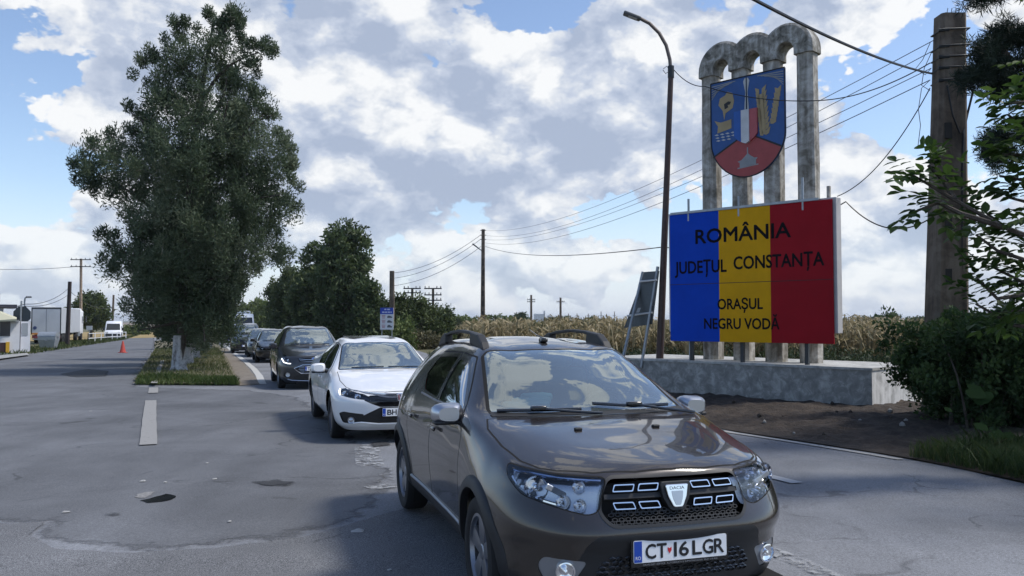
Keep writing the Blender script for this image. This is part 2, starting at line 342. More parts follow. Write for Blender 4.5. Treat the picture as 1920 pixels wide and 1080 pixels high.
class Shell:
    """half of a car body as a fine surface that is cut into panels, lamps and panes"""
    def __init__(s, cols, nu=220, nv=110, smooth=2):
        D, U, V, w, s.ku, s.kv = car_grid(cols, nu, nv, smooth); s.D = D; s.w = w; s.wmax = w[-1]
        bm = s.bm = bmesh.new(); lu = s.lu = bm.verts.layers.float.new('u'); lv = s.lv = bm.verts.layers.float.new('v'); lw = s.lw = bm.verts.layers.float.new('w')
        vs = [[None] * nu for _ in range(nv)]
        for j in range(nv):
            for i in range(nu):
                q = bm.verts.new(D[j, i]); q[lu] = U[i]; q[lv] = V[j]; q[lw] = w[i]; vs[j][i] = q
        for j in range(nv - 1):
            for i in range(nu - 1):
                bm.faces.new((vs[j][i], vs[j + 1][i], vs[j + 1][i + 1], vs[j][i + 1]))
        bm.normal_update()


        f = min(bm.faces, key=lambda q: (q.calc_center_median() - Vector((-1.0, 0.9, 0.6))).length)
        if f.normal.y < 0: bmesh.ops.reverse_faces(bm, faces=bm.faces)
        bm.normal_update()
        ln = s.ln = bm.verts.layers.float_vector.new('n')
        for q in bm.verts:
            n = q.normal.copy()
            if abs(q.co.y) < 1e-6: n.y = 0
            q[ln] = n.normalized() if n.length > 1e-6 else Vector((0, 0, 1))
        s.names = ['body']
    def pid(s, n):
        if n not in s.names: s.names.append(n)
        return s.names.index(n)
    def arr(s, verts):
        return np.array([(*q.co, q[s.lu], q[s.lv], q[s.lw]) for q in verts])     # x y z u v w
    def cut(s, fld, pred, name=None, onto=('body',), inside=True):
        bm = s.bm; verts = list(bm.verts); A = s.arr(verts); f = fld(A); ok = pred(A); f[np.abs(f) < 2e-4] = 0
        for i, q in enumerate(verts): q.index = i
        ids = {s.pid(n) for n in onto}
        zero = set(verts[i] for i in np.nonzero((f == 0) & ok)[0]); es = []
        for e in list(bm.edges):
            a, b = e.verts; ia, ib = a.index, b.index
            if ok[ia] and ok[ib] and f[ia] * f[ib] < 0: es.append((e, a, f[ia] / (f[ia] - f[ib])))
        for e, a, k in es:
            if not any(fc.material_index in ids for fc in e.link_faces): continue
            _, nv_ = bmesh.utils.edge_split(e, a, k); zero.add(nv_)
        if zero: bmesh.ops.connect_verts(bm, verts=[q for q in zero if q.is_valid])
        if name:
            p = s.pid(name); fcs = [fc for fc in bm.faces if fc.material_index in ids]
            B = np.array([np.mean([(*q.co, q[s.lu], q[s.lv], q[s.lw]) for q in fc.verts], 0) for fc in fcs])
            g = fld(B); k = pred(B)
            for fc, a, b in zip(fcs, g, k):
                if b and (a < 0) == inside: fc.material_index = p
    def band(s, fld, pred, wd, name='gap', onto=('body',)):
        s.cut(lambda A: fld(A) - wd, pred, None, onto); s.cut(lambda A: fld(A) + wd, pred, None, onto)
        s.cut(lambda A: np.abs(fld(A)) - wd, pred, name, onto)
    def make(s, names, oname, mats, parent, offset=0.0, side=0, keep_n=True):
        """link the faces called names as one object, both sides (side 0) or one (+1 / -1)"""
        ids = [s.pid(n) for n in names]; V = []; Fs = []; Ns = []; Mi = []
        for sg in ((1, -1) if side == 0 else (side,)):
            mp = {}
            for fc in s.bm.faces:
                if fc.material_index not in ids: continue
                idx = []
                for q in fc.verts:
                    if q not in mp:
                        mp[q] = len(V); n = Vector(q[s.ln]); c = q.co + n * offset
                        V.append((c.x, c.y * sg, c.z)); Ns.append((n.x, n.y * sg, n.z))
                    idx.append(mp[q])
                Fs.append(idx if sg > 0 else idx[::-1]); Mi.append(ids.index(fc.material_index))
        if not Fs: return None
        me = bpy.data.meshes.new(oname); me.from_pydata(V, [], Fs)
        ms = mats if isinstance(mats, list) else [mats]
        for m in ms: me.materials.append(m)
        if len(ms) > 1: me.polygons.foreach_set('material_index', [min(i, len(ms) - 1) for i in Mi])
        me.polygons.foreach_set('use_smooth', [True] * len(Fs)); me.update()
        if side == 0:
            b2 = bmesh.new(); b2.from_mesh(me); l = b2.verts.layers.float_vector.new('n'); b2.verts.ensure_lookup_table()
            for q, n in zip(b2.verts, Ns): q[l] = n
            bmesh.ops.remove_doubles(b2, verts=[q for q in b2.verts if abs(q.co.y) < 1e-5], dist=1e-5)
            Ns = [tuple(q[l]) for q in b2.verts]; b2.to_mesh(me); b2.free()
        if keep_n: me.normals_split_custom_set_from_vertices([Vector(n).normalized() for n in Ns])
        o = bpy.data.objects.new(oname, me); COL.objects.link(o); o.parent = parent
        return o
    def near(s, **k):       # a point and normal of the outer surface nearest to the given coordinates
        A = s.D.reshape(-1, 3); d = np.zeros(len(A))
        for a, v in k.items():
            if a in 'xyz': d += (A[:, 'xyz'.index(a)] - v) ** 2
        if 'w' in k: d += (np.tile(s.w, len(s.D)) - k['w']) ** 2
        if k.get('top'): d += 9.0 * (np.repeat(np.arange(len(s.D)), s.D.shape[1]) < len(s.D) * 0.55)
        if k.get('front'): d += 9.0 * (A[:, 0] < k['front'])
        if k.get('sidev'): d += 9.0 * (np.repeat(np.arange(len(s.D)), s.D.shape[1]) > len(s.D) * k['sidev'])
        i = int(np.argmin(d)); j, u = divmod(i, s.D.shape[1])
        j0, j1, u0, u1 = max(j - 1, 0), min(j + 1, len(s.D) - 1), max(u - 1, 0), min(u + 1, s.D.shape[1] - 1)
        n = np.cross(s.D[j, u1] - s.D[j, u0], s.D[j1, u] - s.D[j0, u]); n = Vector(n)
        if n.length < 1e-9: n = Vector((0, 0, 1))
        n.normalize(); p = Vector(s.D[j, u])
        if n.dot(p - Vector((-1.2, 0, 0.6))) < 0: n = -n
        return p, n

def rounded(pts, r=0.05, k=4):        # outline with rounded corners
    out = []; n = len(pts); pts = [Vector(p) for p in pts]
    for i in range(n):
        p, a, b = pts[i], pts[i - 1], pts[(i + 1) % n]; rr = min(r, (a - p).length * .45, (b - p).length * .45)
        s0 = p + (a - p).normalized() * rr; s1 = p + (b - p).normalized() * rr
        for j in range(k + 1):
            t = j / k; out.append(tuple((1 - t)**2 * s0 + 2 * t * (1 - t) * p + t * t * s1))
    return out
XZ = lambda poly: (lambda A: sdpoly(A[:, [0, 2]], poly))
XY = lambda poly: (lambda A: sdpoly(A[:, [0, 1]], poly))
WZ = lambda poly: (lambda A: sdpoly(A[:, [5, 2]], poly))

def frame(p, n, up=Vector((0, 0, 1))):      # local x to the right when looking at the surface, y up, z out
    z = n.normalized(); x = up.cross(z).normalized(); y = z.cross(x)
    return Matrix(((x.x, y.x, z.x, p.x), (x.y, y.y, z.y, p.y), (x.z, y.z, z.z, p.z), (0, 0, 0, 1)))

def wheel(parent, x, y, r, wd, rim_r, spokes=5, rim_mat=None, style=0, steer=0.0, detail=True):
    rim_mat = rim_mat or ALLOY; sg = 1 if y > 0 else -1
    h = wd / 2; prof = [(rim_r, -h * .8), (rim_r + .02, -h * .95), (r * .86, -h), (r * .95, -h * .9), (r, -h * .62), (r, h * .62), (r * .95, h * .9), (r * .86, h), (rim_r + .02, h * .95), (rim_r, h * .8)]
    T = MB().lathe([(a, b * 1.0) for a, b in prof], 40, 'Y', close=True)
    w = T.build('wheel', RUBBER, parent, smooth=True, loc=(x, y, r)); w.rotation_euler = (0, 0, steer)
    o = h * .80 * sg
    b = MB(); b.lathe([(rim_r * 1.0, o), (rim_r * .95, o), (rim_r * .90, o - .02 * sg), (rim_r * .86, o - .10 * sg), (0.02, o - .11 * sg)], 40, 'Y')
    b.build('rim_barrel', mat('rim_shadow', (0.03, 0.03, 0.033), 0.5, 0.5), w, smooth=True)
    b = MB(); b.lathe([(rim_r * 1.01, o + .004 * sg), (rim_r * .93, o + .006 * sg), (rim_r * .90, o - .02 * sg)], 40, 'Y')
    b.lathe([(rim_r * .24, o - .05 * sg), (rim_r * .24, o - .018 * sg), (rim_r * .18, o - .010 * sg), (0.001, o - .010 * sg)], 20, 'Y')
    for k in range(spokes):
        a = 2 * math.pi * (k + .25) / spokes
        for dl in ((-1, 1) if style == 1 else (0,)):
            aa = a + dl * .16; wi, wo = (rim_r * .10, rim_r * .13) if style == 1 else (rim_r * .17, rim_r * .27)
            ca, sa = math.cos(aa), math.sin(aa)
            def P(rr, t, d): return (rr * ca - t * sa, o + d * sg, rr * sa + t * ca)
            vs = [P(rim_r * .16, -wi, -.016), P(rim_r * .16, wi, -.016), P(rim_r * .93, wo, -.010), P(rim_r * .93, -wo, -.010),
                  P(rim_r * .16, -wi * 1.2, -.06), P(rim_r * .16, wi * 1.2, -.06), P(rim_r * .93, wo * 1.15, -.05), P(rim_r * .93, -wo * 1.15, -.05),
                  P(rim_r * .55, 0, .002)]
            b.add(vs, [(0, 1, 8), (1, 2, 8), (2, 3, 8), (3, 0, 8), (0, 4, 5, 1), (1, 5, 6, 2), (2, 6, 7, 3), (3, 7, 4, 0)])
    b.build('rim', rim_mat, w, smooth=True, angle=R(25))
    return w

def plate(parent, p, n, code, wd=.52, ht=.11, dealer=None, blue='RO', flag=False):
    M = frame(p, n); b = MB(); o = MB()
    fr = MB().prism(rounded([(-wd/2-.012, -ht/2-.02), (wd/2+.012, -ht/2-.02), (wd/2+.012, ht/2+.008), (-wd/2-.012, ht/2+.008)], .012, 3), M, .012).build('number_plate', GLOSSB, parent)
    pl = MB().prism(rounded([(-wd/2, -ht/2), (wd/2, -ht/2), (wd/2, ht/2), (-wd/2, ht/2)], .01, 3), M @ Matrix.Translation((0, 0, .0125)), .003).build('plate_face', PLATEW, fr)
    bl = MB().prism([(-wd/2+.003, -ht/2+.004), (-wd/2+.045, -ht/2+.004), (-wd/2+.045, ht/2-.004), (-wd/2+.003, ht/2-.004)], M @ Matrix.Translation((0, 0, .016)), .001).build('plate_band', PLATEB, fr)
    if not code: return fr
    L = MB(); x = -wd/2 + .062; avail = wd - .075; tot = sum(w_ for _, w_ in code); L2 = MB()
    for s, w_ in code:
        cw = avail * w_ / tot
        if s == '*':
            R_ = MB().prism([(x + cw*.15, -.004), (x + cw*.5, -.02), (x + cw*.9, -.004), (x + cw*.9, .012), (x + cw*.5, .006), (x + cw*.15, .012)], M @ Matrix.Translation((0, 0, .016)), .001)
            R_.build('registration_emblem', mat('plate_red', (0.55, 0.02, 0.03), .5), fr)
        elif s != ' ':
            vs, fs = text_fit(s, cw * .88, ht * .66); T = M @ Matrix.Translation((x + cw / 2, 0, .0166))
            for k in range(4): L.add([T @ (v + Vector((.0022 * math.cos(k * 1.57), .0022 * math.sin(k * 1.57), .0002 * k))) for v in vs], fs)
        x += cw
    if blue:
        vs, fs = text_fit(blue, .028, .018); T = M @ Matrix.Translation((-wd/2 + .024, -ht*.27, .0176)); L2.add([T @ v for v in vs], fs)
        L2.build('country_letters', PLATEW, fr)
    L.build('plate_letters', INK, fr)['kind'] = 'stuff'
    if dealer:
        vs, fs = text_fit(dealer, wd * .9, .008); T = M @ Matrix.Translation((0, -ht/2 - .011, .0125)); MB().add([T @ v for v in vs], fs).build('dealer_strip', SATIN, fr)
    return fr

def mirror(parent, x, y, z, m, sg, s=1.0, low=None):
    b = MB(); k = 14; n = 10; vs = []
    for i in range(n + 1):            # a rounded shell, blunt at the back, tapering to the front
        t = i / n; xx = .085 - .17 * t; g = (math.sin(math.pi * min(1, .12 + .80 * t)) ** .45) if t < .97 else .78
        for j in range(k):
            a = 2 * math.pi * j / k; ca, sa = math.cos(a), math.sin(a)
            yy = math.copysign(abs(ca) ** .6, ca) * .115 * g; zz = math.copysign(abs(sa) ** .6, sa) * .075 * g * (1 - .12 * ca)
            vs.append((xx * s - abs(yy) * .15, (yy + .12) * s * sg, zz * s))
    fs = [(i*k+j, i*k+(j+1) % k, (i+1)*k+(j+1) % k, (i+1)*k+j) for i in range(n) for j in range(k)] + [tuple(range(k)), tuple(n*k+j for j in range(k))]
    b.add(vs, fs); o = b.build('mirror', m, parent, smooth=True, loc=(x, y * sg, z))
    f = MB(); f.rbox((-.02 * s, .02 * s * sg, -.045 * s), (.10 * s, .14 * s, .04 * s), .015); f.rbox((.01, -.03 * sg, -.055 * s), (.07, .09, .05), .015)
    f.build('mirror_foot', BLACK, o, smooth=True)
    if low: MB().rbox((0.0, .12 * s * sg, -.062 * s), (.12 * s, .20 * s, .03 * s), .012).build('mirror_base', low, o, smooth=True)
    return o

def arch_liner(parent, x, r, yo):
    b = MB()
    for sg in (1, -1):
        pr = [(r * math.cos(a), r * math.sin(a)) for a in np.linspace(-.5, math.pi + .5, 22)]
        vs = [(x + a, sg * yo, .31 + c) for a, c in pr] + [(x + a, sg * .42, .31 + c) for a, c in pr]
        n = len(pr); b.add(vs, [(i, i + 1, n + i + 1, n + i) for i in range(n - 1)] + [tuple(range(n, 2 * n))])
    return b.apart('wheel_well', GAP, parent)

def cladding(parent, sh, x, zc, r0, r1, out=.018, name='arch_trim', m=None):
    b = MB(); n = 30
    for sg in (1, -1):
        vs = []
        for a in np.linspace(-.42, math.pi + .42, n):
            ca, sa = math.cos(a), math.sin(a); ring = []
            for rr, oo in ((r0, -.03), (r0, out), (r0 * .3 + r1 * .7, out), (r1, .004), (r1 + .004, -.02)):
                p, _ = sh.near(x=x + rr * ca, z=max(.23, zc + rr * sa), sidev=.62); ring.append((x + rr * ca, sg * (p.y + oo), max(.215, zc + rr * sa)))
            vs += ring
        b.add(vs, [(i*5+j, i*5+j+1, (i+1)*5+j+1, (i+1)*5+j) for i in range(n - 1) for j in range(4)])
    return b.apart(name, m or BLACK, parent, smooth=True)

def interior(parent, xc, xr, yb, zb, seats=True, floor=.30):
    b = MB(); b.box(((xc + xr) / 2, 0, floor), (abs(xc - xr) + .3, yb * 2 - .1, .03))
    b.rbox((xc - .18, 0, zb - .16), (.55, yb * 2 - .16, .22), .06)
    b.build('cabin_trim', INTER, parent, smooth=True)
    b = MB(); b.tube([(xc - .52 - .06 * math.sin(a), .36 + .18 * math.cos(a), zb - .10 + .17 * math.sin(a)) for a in np.linspace(0, 2 * math.pi, 20)], .014, 6, False)
    b.build('steering_wheel', INTER, parent, smooth=True)
    if seats:
        for x in (xc - 1.12, xc - 1.95):
            for y in (.36, -.36):
                if x < xr + .25: continue
                b = MB(); b.rbox((x - .02, y, floor + .32), (.5, .48, .16), .05); b.rbox((x - .32, y, zb - .12), (.16, .46, .64), .06, Matrix.Rotation(-.22, 4, 'Y')); b.rbox((x - .42, y, zb + .28), (.10, .26, .17), .045, Matrix.Rotation(-.15, 4, 'Y'))
                b.build('car_seat', SEAT, parent, smooth=True)

def cap_box(parent, sh, name, p, n, w, h, d, m, r=.01):
    return MB().rbox((0, 0, 0), (w, h, d), r, frame(p, n)).build(name, m, parent, smooth=True)
# ------------------------------------------------------------------ ground, roads
def nodes_mat(name):
    m = bpy.data.materials.new(name); MATS[name] = m; m.use_nodes = True
    nt = m.node_tree; return m, nt, nt.nodes['Principled BSDF']
def asphalt(name, base, warm=1.0, speck=0.55, stains=1.0, cracks=True, scale=1.0):
    m, nt, b = nodes_mat(name); N = nt.nodes; L = nt.links
    tc = N.new('ShaderNodeTexCoord')
    def noise(sc, det, rough, vec=None, dist=0):
        n = N.new('ShaderNodeTexNoise'); n.inputs['Scale'].default_value = sc; n.inputs['Detail'].default_value = det; n.inputs['Roughness'].default_value = rough; n.inputs['Distortion'].default_value = dist
        L.new(vec or tc.outputs['Object'], n.inputs['Vector']); return n.outputs['Fac']
    def rng_(v, a, c, lo, hi):
        n = N.new('ShaderNodeMapRange'); L.new(v, n.inputs[0]); n.inputs[1].default_value = a; n.inputs[2].default_value = c; n.inputs[3].default_value = lo; n.inputs[4].default_value = hi; return n.outputs[0]
    def mul(a, c):
        n = N.new('ShaderNodeMath'); n.operation = 'MULTIPLY'
        for i, v in enumerate((a, c)):
            if isinstance(v, (int, float)): n.inputs[i].default_value = v
            else: L.new(v, n.inputs[i])
        return n.outputs[0]
    mp = N.new('ShaderNodeMapping'); mp.inputs['Rotation'].default_value = (0, 0, -.35); mp.inputs['Scale'].default_value = (.55, .09, 1); L.new(tc.outputs['Object'], mp.inputs['Vector'])
    f = rng_(noise(230 * scale, 3, .7), .36, .66, 1 - speck, 1 + speck)
    f2 = rng_(noise(60, 4, .65), .35, .65, 1 - .22, 1 + .22)
    f3 = rng_(noise(.55, 8, .62, None, .6), .32, .68, 1 - .26 * stains, 1 + .24 * stains)
    f4 = rng_(noise(1.6, 5, .6, mp.outputs[0], .4), .34, .66, 1 - .16 * stains, 1 + .16 * stains)
    f5 = rng_(noise(5.5, 6, .7), .62, .74, 1, 1 - .30 * stains)
    v = mul(mul(mul(f, f2), mul(f3, f4)), f5)
    if cracks:
        wv = N.new('ShaderNodeTexNoise'); wv.inputs['Scale'].default_value = 1.3; wv.inputs['Detail'].default_value = 4; L.new(tc.outputs['Object'], wv.inputs['Vector'])
        ad = N.new('ShaderNodeVectorMath'); ad.operation = 'MULTIPLY_ADD'; L.new(wv.outputs['Color'], ad.inputs[0]); ad.inputs[1].default_value = (1.1, 1.1, 0); L.new(tc.outputs['Object'], ad.inputs[2])
        vo = N.new('ShaderNodeTexVoronoi'); vo.feature = 'DISTANCE_TO_EDGE'; vo.inputs['Scale'].default_value = .42; L.new(ad.outputs[0], vo.inputs['Vector'])
        ck = rng_(vo.outputs['Distance'], .003, .010, 0.62, 1.0); gate = rng_(noise(.9, 3, .6), .50, .56, 0, 1)
        mxn = N.new('ShaderNodeMix'); mxn.data_type = 'FLOAT'; L.new(gate, mxn.inputs[0]); mxn.inputs[2].default_value = 1; L.new(ck, mxn.inputs[3]); v = mul(v, mxn.outputs[0])
    sc = N.new('ShaderNodeVectorMath'); sc.operation = 'SCALE'; sc.inputs[0].default_value = (base * (.97 + .05 * (warm - 1)), base * 1.01, base * (1.085 - .08 * (warm - 1))); L.new(v, sc.inputs['Scale'])
    L.new(sc.outputs[0], b.inputs['Base Color']); b.inputs['Roughness'].default_value = .82; b.inputs['Specular IOR Level'].default_value = .35
    bp = N.new('ShaderNodeBump'); bp.inputs['Strength'].default_value = .5; bp.inputs['Distance'].default_value = .006; L.new(noise(150 * scale, 3, .7), bp.inputs['Height']); L.new(bp.outputs[0], b.inputs['Normal'])
    return m
def soil(name, cols, scale=3.0, bump=.03):
    m, nt, b = nodes_mat(name); N = nt.nodes; L = nt.links; tc = N.new('ShaderNodeTexCoord')
    n = N.new('ShaderNodeTexNoise'); n.inputs['Scale'].default_value = scale; n.inputs['Detail'].default_value = 9; n.inputs['Roughness'].default_value = .7; L.new(tc.outputs['Object'], n.inputs['Vector'])
    r = N.new('ShaderNodeValToRGB'); L.new(n.outputs['Fac'], r.inputs[0]); cr = r.color_ramp
    cr.elements[0].position = .30; cr.elements[0].color = (*cols[0], 1); cr.elements[1].position = .70; cr.elements[1].color = (*cols[-1], 1)
    for i, c in enumerate(cols[1:-1]): e = cr.elements.new(.30 + .40 * (i + 1) / (len(cols) - 1)); e.color = (*c, 1)
    L.new(r.outputs[0], b.inputs['Base Color']); b.inputs['Roughness'].default_value = .95
    n2 = N.new('ShaderNodeTexNoise'); n2.inputs['Scale'].default_value = scale * 6; n2.inputs['Detail'].default_value = 6; L.new(tc.outputs['Object'], n2.inputs['Vector'])
    bp = N.new('ShaderNodeBump'); bp.inputs['Strength'].default_value = .8; bp.inputs['Distance'].default_value = bump; L.new(n2.outputs['Fac'], bp.inputs['Height']); L.new(bp.outputs[0], b.inputs['Normal'])
    return m
def sheet(name, pts, up, m, kind='structure', sub=1.5):
    """flat outline laid on the sloping ground, finely enough split to follow it"""
    bm = bmesh.new(); vs = [bm.verts.new((p[0], p[1], 0)) for p in pts]; bm.faces.new(vs)
    bmesh.ops.triangulate(bm, faces=bm.faces)
    for y in (420.0,):
        bmesh.ops.bisect_plane(bm, geom=bm.verts[:] + bm.edges[:] + bm.faces[:], plane_co=(0, y, 0), plane_no=(0, 1, 0))
    for v in bm.verts: v.co.z = gz(v.co.y) + up
    for f in bm.faces:
        if f.normal.z < 0: f.normal_flip()
    me = bpy.data.meshes.new(name); bm.to_mesh(me); bm.free(); me.materials.append(m)
    o = bpy.data.objects.new(name, me); COL.objects.link(o)
    if kind: o['kind'] = kind
    return o
def wob(pts, amp, step=.35, closed=True):    # a ragged outline
    out = []; n = len(pts)
    for i in range(n if closed else n - 1):
        a = Vector(pts[i][:2]); b = Vector(pts[(i + 1) % n][:2]); k = max(1, int((b - a).length / step))
        for j in range(k):
            p = a.lerp(b, j / k); out.append((p.x + random.uniform(-amp, amp), p.y + random.uniform(-amp, amp)))
    return out
g2 = lambda px, py: tuple(G(px, py)[:2])
grass_soil = soil('grass_soil', [(.055, .06, .022), (.10, .095, .04), (.15, .13, .065)], 1.2)
sheet('ground', [(-4000, -60), (4000, -60), (4000, 9000), (-4000, 9000)], -.05, grass_soil)
ASPH = asphalt('asphalt', .195, stains=.8)
R_EDGE = [g2(1380, 810), g2(1500, 828), g2(1640, 850), g2(1700, 860), g2(1800, 880), g2(1920, 906)]
road_pts = [(-22, -12), (-24, 10), g2(0, 674), g2(110, 656), g2(175, 646), g2(235, 636), (-64, 160), (-120, 330), (-112, 330), (-40, 130), (-16, 80), (-6.4, 56), (-1.0, 30)] + R_EDGE + [(5.6, 7.4), (5.8, 5.5), (6.2, 2), (7, -12)]
sheet('road', wob(road_pts, .02, 1.5), 0, ASPH)
# smoother, darker resurfaced area on the left and the coarse old surface in front
def soft_sheet(name, poly, up, m, fade, cell=.2):
    """a patch of another surface whose rim wears away into what lies below it"""
    xs = [p[0] for p in poly]; ys = [p[1] for p in poly]; gx = np.arange(min(xs), max(xs) + cell, cell); gy = np.arange(min(ys), max(ys) + cell, cell)
    X, Y = np.meshgrid(gx, gy); P = np.stack([X.ravel(), Y.ravel()], 1); d = -sdpoly(P, poly); nx, ny = len(gx), len(gy)
    V = np.stack([P[:, 0], P[:, 1], -SLOPE * (P[:, 1] - 5) + up], 1); Fq = []
    ins = (d > -cell).reshape(ny, nx)
    for j in range(ny - 1):
        for i in range(nx - 1):
            if ins[j, i] and ins[j, i+1] and ins[j+1, i] and ins[j+1, i+1]: Fq.append((j*nx+i, j*nx+i+1, (j+1)*nx+i+1, (j+1)*nx+i))
    o = mesh_np(name, V, Fq, m); a = o.data.attributes.new('edge', 'FLOAT', 'POINT'); a.data.foreach_set('value', d.astype(np.float32))
    if not m.get('soft'):
        m['soft'] = 1; nt = m.node_tree; N = nt.nodes; L = nt.links; b = N['Principled BSDF']; at = N.new('ShaderNodeAttribute'); at.attribute_name = 'edge'; tc = N.new('ShaderNodeTexCoord')
        n = N.new('ShaderNodeTexNoise'); n.inputs['Scale'].default_value = 2.2; n.inputs['Detail'].default_value = 12; n.inputs['Roughness'].default_value = .72; L.new(tc.outputs['Object'], n.inputs['Vector'])
        q = N.new('ShaderNodeMath'); q.operation = 'MULTIPLY_ADD'; L.new(n.outputs['Fac'], q.inputs[0]); q.inputs[1].default_value = fade * 3.2; L.new(at.outputs['Fac'], q.inputs[2])
        r = N.new('ShaderNodeMapRange'); r.interpolation_type = 'SMOOTHSTEP'; L.new(q.outputs[0], r.inputs[0]); r.inputs[1].default_value = fade * 1.55; r.inputs[2].default_value = fade * 2.2
        t = N.new('ShaderNodeBsdfTransparent'); mx = N.new('ShaderNodeMixShader'); L.new(r.outputs[0], mx.inputs[0]); L.new(t.outputs[0], mx.inputs[1]); L.new(b.outputs[0], mx.inputs[2]); L.new(mx.outputs[0], N['Material Output'].inputs[0])
    o['kind'] = 'structure'; return o
soft_sheet('road_patch', [g2(-60, 985), g2(85, 978), g2(60, 1003), g2(110, 1026), g2(255, 1034), g2(400, 1024), g2(560, 1006), g2(690, 970), g2(740, 890), g2(640, 800), g2(560, 745), g2(470, 732), g2(256, 726), g2(264, 692), g2(290, 652), g2(290, 634), g2(235, 633), g2(110, 653), g2(0, 671), g2(-200, 740)], .004, asphalt('asphalt_dark', .130, stains=.95, speck=.4), .30, .22)
soft_sheet('old_road', [g2(-300, 1000), g2(-60, 988), g2(88, 979), g2(60, 1005), g2(108, 1030), g2(255, 1038), g2(400, 1028), g2(560, 1010), g2(700, 970), g2(830, 935), (.2, 4.4), (.3, 1.0), (-5, 1)], .008, asphalt('asphalt_coarse', .150, warm=1.35, speck=.95, stains=.7, scale=.75), .05, .06)
soft_sheet('tyre_worn_lane', [(-3.4, 16), (-2.0, 12.5), (-.9, 9.0), (.1, 6.2), (.9, 6.2), (-.1, 9), (-1.2, 13), (-2.5, 17)], .009, asphalt('worn_lane', .14, stains=.6), .5, .2)
for nm, q in (('oil_stain', [(110, 702), (165, 692), (205, 696), (200, 706), (140, 708)]), ('oil_stain', [(470, 905), (520, 900), (560, 906), (540, 914), (490, 914)]), ('oil_stain', [(190, 965), (235, 960), (240, 970), (200, 972)]), ('oil_stain', [(690, 830), (735, 826), (740, 836), (700, 840)])):
    soft_sheet(nm, [g2(*p) for p in q], .012, asphalt('oil_marks', .045, speck=.3, cracks=False) if 'oil_marks' not in MATS else MATS['oil_marks'], .12, .05)
# the hole in the asphalt with its dark bottom
sheet('pothole', wob([g2(262, 940), g2(290, 933), g2(312, 928), g2(328, 931), g2(325, 938), g2(300, 942), g2(275, 944)], .016, .06), .009, mat('wet_tar', (.006, .006, .007), .25))
sheet('pothole_rim', wob([g2(256, 933), g2(262, 928), g2(274, 925), g2(288, 924), g2(287, 929), g2(276, 932), g2(268, 935), g2(258, 936)], .025, .06), .009, mat('chipped_asphalt', (.22, .215, .21), .9, noise=(40, .4)))
# painted markings, worn
def worn_paint(name, keep=.5, col=(.42, .43, .44)):
    m, nt, b = nodes_mat(name); N = nt.nodes; L = nt.links; tc = N.new('ShaderNodeTexCoord')
    n = N.new('ShaderNodeTexNoise'); n.inputs['Scale'].default_value = 9; n.inputs['Detail'].default_value = 10; n.inputs['Roughness'].default_value = .75; L.new(tc.outputs['Object'], n.inputs['Vector'])
    r = N.new('ShaderNodeMapRange'); L.new(n.outputs['Fac'], r.inputs[0]); r.inputs[1].default_value = 1 - keep - .06; r.inputs[2].default_value = 1 - keep + .06
    t = N.new('ShaderNodeBsdfTransparent'); mx = N.new('ShaderNodeMixShader'); L.new(r.outputs[0], mx.inputs[0]); L.new(t.outputs[0], mx.inputs[1]); L.new(b.outputs[0], mx.inputs[2])
    L.new(mx.outputs[0], N['Material Output'].inputs[0]); b.inputs['Base Color'].default_value = (*col, 1); b.inputs['Roughness'].default_value = .8
    return m
WP = worn_paint('worn_white', .60); WP2 = worn_paint('very_worn_white', .47, (.33, .34, .35)); WP3 = worn_paint('faint_white', .40, (.24, .25, .26)); CONC = mat('pale_kerb_stone', (.26, .25, .235), .9, noise=(14, .35))
def strip(name, pts, w, m, up=.011):
    L_, R_ = [], []
    for i, p in enumerate(pts):
        a = Vector(pts[max(i - 1, 0)]); b = Vector(pts[min(i + 1, len(pts) - 1)]); t = (b - a).normalized(); n = Vector((-t.y, t.x)); ww = w[i] if isinstance(w, list) else w
        L_.append(Vector(p) + n * ww / 2); R_.append(Vector(p) - n * ww / 2)
    return sheet(name, [tuple(v) for v in L_ + R_[::-1]], up, m)
inner = [(x - .12, y - .10) for x, y in R_EDGE]
strip('road_marking', [(inner[0][0] - 1.0, inner[0][1] + 2.0)] + inner[:4], .11, worn_paint('edge_line', .62, (.40, .39, .36)))
strip('road_marking', [(x, y) for x, y in inner[3:]], .09, WP3)
strip('road_marking', [g2(1380, 884), g2(1430, 891), g2(1495, 907)], .15, worn_paint('lane_dash', .75, (.36, .37, .38)))
strip('road_marking', [g2(1440, 1032), g2(1500, 1056), g2(1580, 1092)], .16, WP2)
strip('road_marking', [g2(687, 838), g2(694, 876)], .32, WP2)
strip('road_marking', [g2(668, 903), g2(752, 893)], .42, WP3); strip('road_marking', [g2(690, 917), g2(745, 910)], .22, WP2)
WK = worn_paint('worn_kerb', .66, (.27, .265, .255)); strip('road_marking', wob([g2(278, 836), g2(280, 790), g2(283, 752)], .004, .3, False) + [g2(283, 752)], .22, WK, .02); strip('road_marking', [g2(287, 738), g2(288, 728)], .22, WK, .02); strip('road_marking', [g2(289, 725), g2(297, 700), g2(305, 680)], .16, CONC, .10)
lane_l = [g2(492, 721), g2(486, 705), g2(476, 692), g2(462, 680), g2(446, 667), g2(431, 655), g2(419, 645)]
strip('road_marking', lane_l, .22, worn_paint('lane_edge', .88, (.46, .46, .44)), .013)
